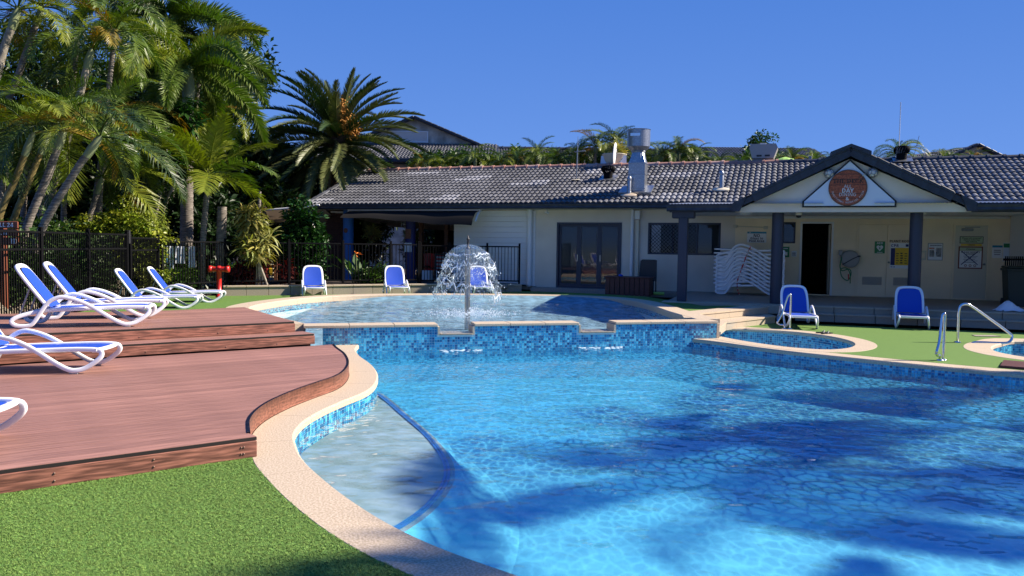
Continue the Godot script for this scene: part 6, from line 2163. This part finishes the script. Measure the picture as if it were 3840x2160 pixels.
	# end of a red timber platform at the far right edge
	var dk := thing("side_platform", "dark red timber platform edge cut by the right of the frame", "deck", V(6.8, 0, -10.9), -0.62)
	for i in 5: part(dk, "deck_board", bx(0.0, 2.6, 0.004, 0.035, -0.12 - i * 0.14, 0.014 - i * 0.14, 0.004), M.red_timber)
	part(dk, "fascia_board", bx(-0.0, 2.6, -0.09, 0.003, 0.016, 0.035, 0.004), M.red_timber)
	var sw := thing("wall_socket", "small metal plate on the end of the limestone step", "plate", V(3.75, 0.06, -14.17), 0.5)
	part(sw, "plate", bx(-0.03, 0.03, -0.05, 0.05, -0.02, 0.008, 0.003), M.old_steel)

# ---------- planting ----------
func garden() -> void:
	var cane := []
	for i in 6: cane.append(frond(100 + i, 2.3, 52, 0.6, 0.024, 1.3 + 0.13 * i, 0.4, 0.55, 1, 0.14, 0.45, 1.05))
	var fox := []
	for i in 4: fox.append(frond(200 + i, 2.8, 80, 0.48, 0.034, 1.25 + 0.12 * i, 0.1, 0.25, 3, 0.06, 0.2, 0.9))
	var king := []
	for i in 4: king.append(frond(300 + i, 2.1, 60, 0.62, 0.042, 0.6 + 0.15 * i, 0.12, 0.3, 1, 0.1, 0.35, 1.0))
	var date := []
	for i in 6: date.append(frond(400 + i, 3.5, 110, 0.42, 0.036, 0.45 + 0.12 * i, 0.5, 0.06, 1, 0.08, 0.5, 1.05))
	var mix := [M.frond_lime, M.frond_green, M.frond_green, M.frond_lime, M.frond_green, M.frond_lime, M.frond_deep, M.frond_green, M.frond_gold]
	var mix2 := [M.frond_green, M.frond_deep, M.frond_green, M.frond_lime]
	# leaning golden canes behind the fence
	var stems := [
		[[V(-9.75, 0.15, -16.0), V(-9.62, 1.6, -16.0), V(-8.85, 2.95, -16.0), V(-8.6, 3.3, -16.0)], "leaning golden cane palm, rightmost of the front clump behind the fence", M.bark_ring, 9, 0.07],
		[[V(-10.5, 0.15, -16.5), V(-10.2, 1.7, -16.5), V(-9.7, 2.9, -16.5), V(-9.48, 3.5, -16.5)], "leaning ringed grey palm left of the golden cane clump", M.bark_ring, 8, 0.075],
		[[V(-11.0, 0.15, -17.0), V(-10.82, 1.7, -17.0), V(-10.4, 2.8, -17.0), V(-10.12, 3.45, -17.0)], "yellow stemmed cane palm behind the brown sign", M.bark_yellow, 8, 0.06],
		[[V(-10.8, 0.15, -16.0), V(-10.4, 2.0, -16.0), V(-10.05, 2.8, -16.0), V(-9.85, 3.3, -16.0)], "short cane palm at the far left edge above the sign", M.bark_yellow, 8, 0.06],
		[[V(-12.3, 0.1, -20.0), V(-11.76, 2.4, -20.0), V(-11.0, 4.9, -20.0), V(-10.72, 5.9, -20.0)], "tall pale leaning palm with smooth grey crown shaft", M.bark_pale, 10, 0.085],
		[[V(-13.0, 0.1, -19.0), V(-12.6, 4.0, -19.0), V(-12.2, 5.9, -19.0), V(-11.95, 6.6, -19.0)], "tall pale palm stem at the top left corner", M.bark_pale, 11, 0.085],
		[[V(-13.6, 0.1, -20.0), V(-12.9, 4.3, -20.0), V(-12.4, 5.8, -20.0), V(-11.97, 6.95, -20.0)], "tall dark stemmed cane palm near the top left corner", M.bark_ring, 10, 0.075],
	]
	for s in stems:
		palm("cane_palm", s[1], "cane palms on the left", s[0], s[4] * 1.25, s[4], cane, s[3], -0.15, 1.35, 0.75, 1.0, mix, s[2], 0.5)
	# more crowns that fill the top left
	var crowns := [[-11.5, 7.2, -21.0, "cane palm crown touching the top edge, second from the left"], [-10.3, 7.0, -20.5, "cane palm crown at the top edge above the pale leaning palm"], [-10.0, 6.1, -26.5, "cane palm with gold hanging fronds left of the foxtail palm"], [-10.6, 8.3, -27.0, "cane palm crown at the top edge just left of the foxtail palm"], [-11.0, 4.6, -19.0, "cane palm with a wide arching frond above the hedge"], [-10.5, 4.3, -20.5, "cane palm arching over the bright hedge"], [-11.7, 4.2, -18.5, "cane palm with lime fronds at mid height on the left"], [-12.4, 4.4, -18.0, "cane palm with lime fronds at the left edge, mid height"], [-11.0, 5.2, -21.5, "shaded cane palm behind the pale leaning palm"], [-12.6, 5.6, -21.0, "shaded cane palm at the left edge"], [-10.6, 3.3, -20.2, "low cane palm with gold drooping fronds behind the hedge"], [-10.9, 5.3, -26.0, "dark cane palm left of the foxtail trunk"]]
	for c in crowns:
		palm("cane_palm", c[3], "cane palms on the left", [V(c[0] - 0.5, 0.1, c[2]), V(c[0] - 0.35, c[1] * 0.5, c[2]), V(c[0], c[1] - 0.5, c[2])], 0.08, 0.06, cane, 11, -0.3, 1.3, 0.8, 1.05, mix if c[1] < 7.05 else mix2, M.bark_ring, 0.45)
	# foxtail palm
	palm("foxtail_palm", "tall foxtail palm with thick grey ringed trunk and bushy fronds", "tall palms", [V(-9.95, 0.1, -24), V(-9.9, 2.0, -24), V(-9.86, 4.2, -24), V(-9.82, 5.75, -24)], 0.21, 0.15, fox, 15, -0.45, 1.2, 1.05, 1.3, [M.frond_green, M.frond_green, M.frond_lime], M.bark_ring, 1.1)
	palm("foxtail_palm", "second foxtail crown at the top edge, left of the first", "tall palms", [V(-11.6, 0.1, -26), V(-11.5, 4.0, -26), V(-11.3, 8.0, -26)], 0.18, 0.12, fox, 12, -0.3, 1.2, 1.0, 1.2, [M.frond_green, M.frond_deep], M.bark_ring, 0.9)
	palm("foxtail_palm", "small foxtail crown right of the king palm, half in shade", "tall palms", [V(-10.0, 0.1, -31), V(-10.0, 2.0, -31), V(-9.9, 4.6, -31)], 0.16, 0.12, fox, 9, -0.3, 1.2, 0.75, 0.9, [M.frond_deep, M.frond_green], M.bark_ring, 0.6)
	# king palm
	palm("king_palm", "young king palm with broad bright upright fronds", "tall palms", [V(-8.7, 0.1, -22), V(-8.62, 1.7, -22), V(-8.5, 3.0, -22)], 0.095, 0.075, king, 15, -0.3, 1.55, 0.85, 1.1, [M.frond_lime, M.frond_lime, M.frond_green], M.bark_ring, 0.5)
	solo("palm_trunk", trunk([V(-8.3, 0.1, -22.5), V(-8.3, 1.5, -22.5), V(-8.27, 2.6, -22.5)], 0.15, 0.13, 0.1), M.bark_ring, "bare grey palm trunk just right of the king palm", "palm trunk")
	solo("palm_trunk", trunk([V(-8.05, 0.1, -25), V(-8.05, 1.5, -25), V(-8.0, 3.2, -25)], 0.06, 0.05, 0.08), M.bark_ring, "slim white ringed trunk left of the spiky yellow plant", "palm trunk")
	# date palm
	var dp := palm("date_palm", "large date palm with orange fruit rising behind the café roof", "tall palms", [V(-7.1, 0.1, -31), V(-7.08, 2.5, -31), V(-7.05, 4.4, -31), V(-6.85, 5.85, -31)], 0.36, 0.42, date, 100, -0.75, 1.5, 0.92, 1.1, [M.frond_date, M.frond_date, M.frond_date, M.frond_deep], M.bark_dark, 0.0, 0.16, 0.7)
	var dl := dp.position
	for q in [[0.45, 6.7, 0.5], [0.6, 6.3, 0.6], [0.95, 6.0, 0.5]]:
		var xf := []
		for i in 160: xf.append(Transform3D(Basis.from_scale(Vector3.ONE * rf(0.025, 0.04)), V(q[0] + rng.randfn() * 0.13, q[1] - 0.1 + rng.randfn() * 0.22, q[2] + rng.randfn() * 0.1)))
		many(dp, "date_cluster", shared("drop", sphere(1.0, 7, 5)), M.dates, xf)
	part(dp, "cut_boot", sphere(1.0, 12, 8), M.rock, Transform3D(Basis.from_scale(V(0.26, 0.3, 0.26)), V(0.4, 4.9, 0.35)))
	for i in 8:
		var az := i * 0.8
		part(dp, "dead_frond", date[i % 6], M.frond_dry, Transform3D(aim(az, -0.95, 0.2) * Basis.from_scale(Vector3.ONE * 0.55), V(0.1, 5.1, 0)))
	# umbrella tree
	var umb := S()
	umb.set_smooth_group(-1)
	for i in 10:
		var a := TAU * i / 10
		var dr := V(cos(a), -0.35, sin(a)).normalized()
		var sd := V(-sin(a), 0, cos(a))
		umb.set_color(Color(1, 1, 1) * (0.8 + 0.3 * (i % 3)))
		var p0 := dr * 0.06
		var p1 := dr * 0.2
		var p2 := dr * 0.34 + V(0, -0.05, 0)
		tri(umb, p0, p1 + sd * 0.055, p1 - V(0, 0.015, 0))
		tri(umb, p0, p1 - V(0, 0.015, 0), p1 - sd * 0.055)
		tri(umb, p1 + sd * 0.055, p2, p1 - V(0, 0.015, 0))
		tri(umb, p1 - V(0, 0.015, 0), p2, p1 - sd * 0.055)
	var umesh := fin(umb)
	var ut := thing("umbrella_tree", "umbrella tree with glossy drooping leaf rosettes left of the foxtail trunk", "tree", V(-10.6, 0.1, -23))
	part(ut, "trunk", trunk([V(0, 0, 0), V(0.1, 1.6, 0), V(0.5, 3.6, 0)], 0.07, 0.04, 0.3), M.bark_pale)
	part(ut, "limb", trunk([V(0.0, 1.2, 0.1), V(0.5, 2.3, 0.2), V(0.8, 3.1, 0.2)], 0.05, 0.03, 0.3), M.bark_pale)
	crown(ut, "crown", umesh, M.leaf_gloss, [[V(0.55, 4.5, 0), V(0.85, 1.0, 0.7)], [V(0.9, 3.6, 0.3), V(0.5, 0.5, 0.4)], [V(1.1, 5.2, 0.0), V(0.6, 0.5, 0.5)]], 130, 0.8, 1.3, Color.WHITE, 0.3, 0.6)
	# hedges
	var small := clump(16, 0.13, 0.085, 0.05, 1)
	var med := clump(14, 0.22, 0.16, 0.08, 2)
	var big := clump(14, 0.4, 0.26, 0.11, 3)
	var hd := thing("yellow_hedge", "rounded yellow-green bush catching the sun behind the tall fence", "bush", V(-9.75, 0.1, -19.6))
	part(hd, "stem", trunk([V(0, 0, 0), V(0.05, 1.2, 0)], 0.06, 0.04, 0.4), M.bark_dark)
	crown(hd, "foliage", small, M.leaf_hedge, [[V(0.25, 1.55, 0.1), V(1.0, 0.92, 0.8)], [V(-0.55, 1.35, 0.2), V(0.75, 0.85, 0.7)], [V(0.1, 0.7, 0.3), V(1.3, 0.8, 0.7)]], 1500, 0.8, 1.4, Color.WHITE, 0.4, 0.7)
	for q in [[-9.7, -17.6, 0.75, 1.5, "dark green hedge bush behind the fence's right half"], [-9.9, -15.2, 0.8, 1.5, "dark green hedge bush behind the fence, middle"], [-10.2, -13.0, 0.8, 1.4, "dark green hedge bush behind the fence beside the sign"], [-10.3, -10.6, 0.9, 1.6, "dark green hedge bush left of the frame by the fence"], [-10.9, -18.5, 1.2, 1.9, "taller dark bush under the leaning palms"], [-11.8, -16.0, 1.2, 2.2, "taller dark bush behind the brown sign"], [-9.4, -21.3, 0.8, 1.2, "dark leafy bush behind the pool gate"]]:
		var b := thing("dark_bush", q[4], "bush", V(q[0], 0.1, q[1]), 0.0, "dark bushes behind the fence")
		crown(b, "foliage", med, M.leaf_mid, [[V(0, q[3] * 0.55, 0), V(q[2], q[3] * 0.6, 1.2)], [V(0.1, q[3] * 0.3, 0.3), V(q[2] * 1.1, q[3] * 0.4, 1.3)]], 420, 0.7, 1.2, Color(0.8, 0.8, 0.8), 0.5, 0.6)
	# dark trees that close the garden
	var trees := [[-18.5, 30, 4.5, 3.6, 6.6], [-14.5, 31, 3.6, 3.0, 5.9], [-11.6, 29, 2.2, 2.2, 3.9], [-10.8, 32, 1.9, 1.7, 4.4], [-9.9, 33, 1.6, 1.3, 4.6], [-8.6, 35, 1.5, 1.2, 3.7], [-8.8, 30, 1.7, 1.4, 2.6], [-6.9, 34, 1.9, 1.3, 2.9], [-13.6, 26, 2.4, 2.0, 3.2], [-16.5, 25, 2.6, 2.6, 3.6], [-10.8, 26.5, 1.4, 1.3, 2.0], [-20.5, 24, 3.0, 3.0, 5.0], [-13.0, 33, 3.0, 2.8, 7.6]]
	var wheres := ["at the far left behind the palms", "behind the leaning palms", "behind the umbrella tree", "behind the king palm", "between king palm and date palm", "just left of the date palm", "under the date palm's left fronds", "behind the café roof's left end", "behind the bright hedge", "behind the brown sign", "beside the louvred stair tower", "beyond the left edge", "tallest, behind the foxtail palm"]
	for i in trees.size():
		var t: Array = trees[i]
		var o := thing("shade_tree", "dark leafy tree " + wheres[i], "tree", V(t[0], 0.1, -t[1]), 0.0, "dark trees behind the garden")
		part(o, "trunk", trunk([V(0, 0, 0), V(0.1, t[4] * 0.5, 0), V(-0.1, t[4], 0)], 0.16, 0.05, 0.5), M.bark_dark)
		for k in 3:
			var a := k * 2.1 + i
			part(o, "limb", trunk([V(0, t[4] * (0.4 + 0.1 * k), 0), V(cos(a) * t[2] * 0.3, t[4] * (0.6 + 0.1 * k), sin(a) * 0.4), V(cos(a) * t[2] * 0.7, t[4] * (0.75 + 0.1 * k), sin(a) * 0.8)], 0.07, 0.02, 0.4), M.bark_dark)
		var blobs := []
		for k in 5:
			var a := k * 1.257 + i * 0.7
			blobs.append([V(cos(a) * t[2] * 0.5, t[4] + sin(a * 1.7) * t[3] * 0.35, sin(a) * t[2] * 0.4), V(t[2] * 0.62, t[3] * 0.55, t[2] * 0.6)])
		blobs.append([V(0, t[4] * 0.45, 0), V(t[2] * 0.8, t[4] * 0.42, t[2] * 0.6)])
		crown(o, "crown", big, M.leaf_dark if i % 3 else M.leaf_mid, blobs, int(480 + t[2] * 200), 0.7, 1.3, Color(0.9, 0.9, 0.9) if i % 3 else Color(0.55, 0.55, 0.55), 0.5, 0.5)
	# palms behind the roof ridge
	var ridge := [[-4.2, 5.35, 0.5], [-3.4, 5.2, 0.55], [-1.85, 5.6, 0.6], [-0.7, 5.4, 0.6], [0.1, 5.6, 0.6], [0.95, 5.75, 0.65], [1.9, 5.5, 0.6], [2.8, 5.75, 0.6], [3.6, 6.2, 0.8], [4.5, 6.3, 0.85], [5.3, 5.6, 0.6], [6.6, 5.8, 0.7], [7.35, 6.0, 0.7], [8.1, 5.8, 0.65], [9.2, 5.5, 0.55], [10.1, 5.45, 0.55], [12.5, 5.7, 0.6], [13.5, 5.6, 0.6], [17.3, 6.1, 0.7], [19.4, 5.8, 0.55], [20.7, 5.8, 0.5]]
	var where2 := ["below the date palm's right fronds", "beside the far gutter below the gable", "leftmost in the hedge proper", "second in the hedge behind the ridge", "third in the hedge behind the ridge", "below the long far roof", "left of the tv antenna", "just left of the tv antenna's mast", "tallest pair's left one, behind the cream tub", "tallest pair's right one, left of the flue", "just behind the kitchen flue", "just right of the kitchen flue", "second right of the kitchen flue", "third right of the kitchen flue", "left of the roof cooler", "behind the roof cooler", "right of the roof cooler", "left of the gable peak", "lone, beside the tall aerial mast", "small, before the right hipped roof", "smallest, at the right hipped roof's gable"]
	for i in ridge.size():
		var r: Array = ridge[i]
		palm("hedge_palm", "bushy palm behind the roof ridge, " + where2[i], "palms behind the roof ridge", [V(r[0], 0.1, -36), V(r[0], r[1] * 0.6, -36), V(r[0] + 0.1, r[1] - 0.35, -36)], 0.09, 0.07, cane, 18, -0.1, 1.45, r[2] * 0.75, r[2] * 1.05, [M.frond_green, M.frond_lime, M.frond_deep, M.frond_gold if i % 4 == 0 else M.frond_green], M.bark_ring, 0.3)
	var hb := thing("ridge_hedge", "mixed dark shrubbery filling in beneath the palms behind the ridge", "hedge", V(5, 0.1, -37.5))
	var hblobs := []
	for i in 14: hblobs.append([V(-9.0 + i * 1.38, 5.2 + 0.2 * sin(i * 2.3), 0), V(1.0, 0.75 + 0.15 * sin(i * 4.1), 0.9)])
	crown(hb, "foliage", big, M.leaf_mid, hblobs, 1900, 0.5, 0.9, Color(1.1, 1.1, 0.9), 0.6, 0.6)
	var rt := thing("leafy_tree", "small dark round-leaved tree behind the grey roof cooler", "tree", V(12.3, 0.1, -39))
	part(rt, "trunk", trunk([V(0, 0, 0), V(0.1, 5, 0)], 0.12, 0.06, 0.5), M.bark_dark)
	crown(rt, "crown", med, M.leaf_mid, [[V(-0.3, 6.5, 0), V(0.8, 0.7, 0.7)], [V(0.3, 5.6, 0), V(0.9, 0.8, 0.8)]], 260, 0.8, 1.3)
	# garden bed before the café
	var dr := thing("dracaena", "tall spiky yellow-green plant with drooping strap leaves and pale stems", "shrub", V(-7.4, 0.4, -22.35))
	for k in 4: part(dr, "stem", trunk([V(0.15 + 0.1 * k, 0, 0), V(0.2 + 0.02 * k, 0.6, 0.1), V(0.05 - 0.06 * k, 1.35, 0)], 0.035, 0.03, 0.1), M.bark_pale)
	crown(dr, "foliage", shared("strap", straps(14, 0.5, 0.055, 7)), M.leaf_yellow, [[V(0.0, 1.9, 0), V(0.42, 0.42, 0.4)], [V(0.1, 1.35, 0.1), V(0.5, 0.5, 0.4)], [V(0.2, 0.95, 0.2), V(0.35, 0.3, 0.3)]], 60, 0.8, 1.2, Color.WHITE, 0.35, 0.3)
	var mg := thing("magnolia_bush", "tall glossy dark magnolia bush behind the leftmost back lounger", "bush", V(-6.45, 0.35, -23.6))
	part(mg, "stem", trunk([V(0, 0, 0), V(0.05, 1.4, 0), V(0.0, 2.6, 0)], 0.05, 0.02, 0.3), M.bark_dark)
	part(mg, "stem", trunk([V(0, 0.3, 0), V(0.3, 1.3, 0), V(0.45, 2.2, 0)], 0.04, 0.015, 0.3), M.bark_dark)
	crown(mg, "foliage", shared("gloss", clump(12, 0.16, 0.2, 0.09, 12)), M.leaf_gloss, [[V(0.1, 0.8, 0), V(1.0, 0.75, 0.6)], [V(0.15, 1.4, 0), V(0.75, 0.6, 0.55)], [V(0.02, 2.1, 0), V(0.33, 0.7, 0.3)], [V(0.5, 1.9, 0), V(0.28, 0.6, 0.3)]], 330, 0.8, 1.3, Color.WHITE, 0.4, 0.35)
	var bp := thing("bird_of_paradise", "bird of paradise plant with an orange flower below the blue column", "shrub", V(-4.75, 0.4, -24.3))
	for i in 16:
		var az := i * 2.4
		var el := rf(0.6, 1.35)
		var lp := strap_leaf(rf(0.75, 1.1), 0.1)
		part(bp, "leaf", lp, M.leaf_mid, Transform3D(aim(az, el, rf(-0.5, 0.5)), V(rf(-0.2, 0.2), 0.0, rf(-0.1, 0.1))))
	part(bp, "flower", shared("flower", clump(6, 0.05, 0.2, 0.05, 21)), M.flower, Transform3D(Basis.IDENTITY, V(-0.02, 0.88, 0.25)))
	part(bp, "flower_stem", tubem([V(0, 0, 0.1), V(-0.02, 0.85, 0.25)], 0.012, 5), M.shaft)
	for q in [[-7.25, -22.65, 0.5, "red cordyline with upright leaves left of the magnolia"], [-6.55, -22.9, 0.35, "low red cordyline beside the spiky plant's foot"], [-7.7, -22.4, 0.3, "low red cordyline at the garden bed's left end"]]:
		var o := thing("red_cordyline", q[3], "shrub", V(q[0], 0.4, q[1]), 0.0, "red cordylines")
		crown(o, "foliage", shared("strap_s", straps(12, 0.3, 0.06, 8)), M.leaf_red, [[V(0, q[2], 0), V(0.25, q[2], 0.2)]], 22, 0.8, 1.2, Color.WHITE, 0.4, 0.2)
	for q in [[-3.9, -24.35, 0.55, "low bright green ground shrub left of the café gate"], [-4.4, -24.1, 0.5, "low green shrub beneath the bird of paradise"], [-5.9, -23.2, 0.4, "low lime shrub behind the leftmost back lounger"], [-8.15, -22.9, 0.6, "leafy green shrub behind the red hydrant"], [-7.75, -23.2, 0.7, "taller green shrub behind the hydrant's right"]]:
		var o := thing("low_shrub", q[3], "shrub", V(q[0], 0.4, q[1]), 0.0, "low garden shrubs")
		crown(o, "foliage", small, M.leaf_mid, [[V(0, q[2] * 0.45, 0), V(q[2] * 0.9, q[2] * 0.5, 0.4)]], 170, 0.8, 1.3, Color(1.3, 1.3, 1.0), 0.4, 0.5)
	for q in [[-13.6, -9.6, "dark bush behind the café's back wall"], [-10.6, -10.0, "dark bush seen through the café's right opening"], [-16.0, -8.5, "dark bush beyond the café's left opening"]]:
		var o := thing("dark_bush", q[2], "bush", bt(q[0], 0.1, q[1]), 0.0, "dark bushes behind the café")
		crown(o, "foliage", big, M.leaf_dark, [[V(0, 1.3, 0), V(1.5, 1.4, 0.8)]], 300, 0.6, 1.0, Color.WHITE, 0.5, 0.5)
	# little timber trolley in the bed
	var tr := thing("timber_planter_stand", "brown timber stand with shelves behind the red cordylines", "stand", V(-7.9, 0.4, -24.6), 0.2)
	part(tr, "top", bx(-0.55, 0.55, 0.82, 0.9, -0.25, 0.25, 0.01), M.timber)
	for x in [-0.5, 0.5]: part(tr, "leg", bx(x - 0.05, x + 0.05, 0, 0.819, -0.05, 0.05), M.timber)
	for i in 5: part(tr, "shelf_wire", bx(-0.44, 0.44, 0.12 + i * 0.13, 0.135 + i * 0.13, -0.2, 0.2), M.cream)
	part(tr, "yellow_tub", boxm(V(0.14, 0.22, 0.14), 0.01, V(0.36, 0.3, 0.22)), M.yellow)
	# rocks and towels behind the tall fence
	var rn := FastNoiseLite.new()
	rn.seed = 3
	rn.frequency = 0.9
	for i in 9:
		var st := S()
		st.set_smooth_group(0)
		var g := []
		for a in 9:
			var row := []
			for b in 12:
				var th := PI * a / 8
				var ph := TAU * b / 12
				var dv := V(sin(th) * cos(ph), cos(th), sin(th) * sin(ph))
				row.append(dv * (1.0 + 0.45 * rn.get_noise_3d(dv.x + i * 5, dv.y, dv.z)))
			g.append(row)
		for a in 8:
			for b in 12: quad(st, g[a][(b + 1) % 12], g[a][b], g[a + 1][b], g[a + 1][(b + 1) % 12])
		var s := rf(0.25, 0.5)
		solo("garden_rock", fin(st), M.rock, ["pale rock behind the fence at the sign", "flat tan rock behind the nearest lounger's back", "tan rock left of the second lounger", "largest pale boulder seen between the loungers' backs", "pale boulder right of the largest one", "small tan rock behind the third lounger", "tan rock below the hanging towels", "small pale rock near the pool gate", "rounded rock at the gate's foot"][i], "rock", Transform3D(Basis.from_euler(V(rf(0, 6), rf(0, 6), rf(0, 6))) * Basis.from_scale(V(s * 1.2, s * (0.7 if i != 3 else 1.1), s)), V(-9.15 - 0.1 * (i % 3), 0.22, -12.6 - i * 0.72)), "rocks behind the fence")
	var tw := [[-9.15, -20.6, 0.32, 0.42, "blue-striped white towel hanging left of the others"], [-9.0, -20.75, 0.22, 0.75, "long white towel hanging by the pool gate"], [-8.72, -20.8, 0.25, 0.45, "white towel on the rail right of the long one"], [-8.45, -20.9, 0.18, 0.55, "narrow white towel nearest the gate post"]]
	var rail := thing("towel_rail", "dark rail holding white towels behind the pool gate", "rail", V(-8.8, 0.1, -20.8))
	part(rail, "bar", tubem([V(-0.6, 1.36, 0.15), V(0.55, 1.36, -0.1)], 0.02, 6), M.black_metal)
	for x in [-0.6, 0.55]: part(rail, "post", tubem([V(x, 0, 0.15 if x < 0 else -0.1), V(x, 1.36, 0.15 if x < 0 else -0.1)], 0.022, 6), M.black_metal)
	for i in tw.size():
		var q: Array = tw[i]
		var st := S()
		st.set_smooth_group(2)
		for a in 8:
			for b in 5:
				var f := func(u: float, v: float) -> Vector3: return V(u * q[2] - q[2] / 2, -v * q[3], 0.03 + 0.02 * sin(u * 14.0 + v * 2.0))
				quad(st, f.call(a / 8.0, (b + 1) / 5.0), f.call((a + 1) / 8.0, (b + 1) / 5.0), f.call((a + 1) / 8.0, b / 5.0), f.call(a / 8.0, b / 5.0))
		var o := solo("hanging_towel", fin(st), M.towel if i else M.towel_blue, q[4], "towel", Transform3D(Basis(Vector3.UP, 0.2), V(q[0], 1.47, q[1] + 0.05)), "hanging towels")
	# palms right of the view whose shade falls on pool and lawn
	var sh := [[13.2, 8.9, -5.5], [15.6, 8.6, -8.3], [16.5, 9.2, -4.3], [17.6, 9.0, -9.3], [14.3, 8.2, -8.9]]
	for i in sh.size():
		var c: Array = sh[i]
		palm("shade_palm", "palm right of the view shading the pool, " + ["nearest the pool's right end", "third farthest from the viewer", "closest to the viewer", "farthest from the viewer", "second farthest from the viewer"][i], "palms beyond the right edge", [V(c[0] + 1.2, -0.05, c[2]), V(c[0] + 0.8, c[1] * 0.5, c[2]), V(c[0], c[1], c[2])], 0.14, 0.1, cane if i % 2 else fox, [7, 7, 7, 10, 9][i], -0.5, 1.2, 1.1, 1.35, mix2, M.bark_pale, 0.6)

func straps(n: int, l: float, w: float, sd: int) -> ArrayMesh:
	var g := RandomNumberGenerator.new()
	g.seed = sd
	var st := S()
	st.set_smooth_group(-1)
	for i in n:
		var az := i * 2.4
		var el := g.randf_range(-0.5, 1.2)
		var b := aim(az, el, 0.0)
		var v := g.randf_range(0.7, 1.2)
		st.set_color(Color(v, v, v * 0.9))
		var prev := [Vector3.ZERO, Vector3.ZERO]
		var p := Vector3.ZERO
		var d := b.x
		for k in 4:
			var ww: float = w * [0.8, 1.0, 0.75, 0.02][k]
			p += d * l * g.randf_range(0.85, 1.1) / 4
			d = (d + V(0, -0.33, 0)).normalized()
			var cur := [p + b.z * ww * 0.5, p - b.z * ww * 0.5]
			quad(st, prev[0], prev[1], cur[1], cur[0])
			prev = cur
	return fin(st)

func strap_leaf(l: float, w: float) -> ArrayMesh:
	var st := S()
	st.set_smooth_group(-1)
	st.set_color(Color.WHITE)
	var prev := [V(0, 0, 0.012), V(0, 0, 0), V(0, 0, -0.012)]
	for k in 6:
		var t := (k + 1) / 6.0
		var ww := w * (0.12 if t < 0.5 else sin(PI * clampf((t - 0.42) * 1.7, 0, 1)) * 0.8 + 0.02)
		var p := V(l * t, -0.12 * t * t * l, 0)
		var cur := [p + V(0, ww * 0.3, ww), p, p + V(0, ww * 0.3, -ww)]
		quad(st, prev[0], prev[1], cur[1], cur[0])
		quad(st, prev[1], prev[2], cur[2], cur[1])
		prev = cur
	return fin(st)
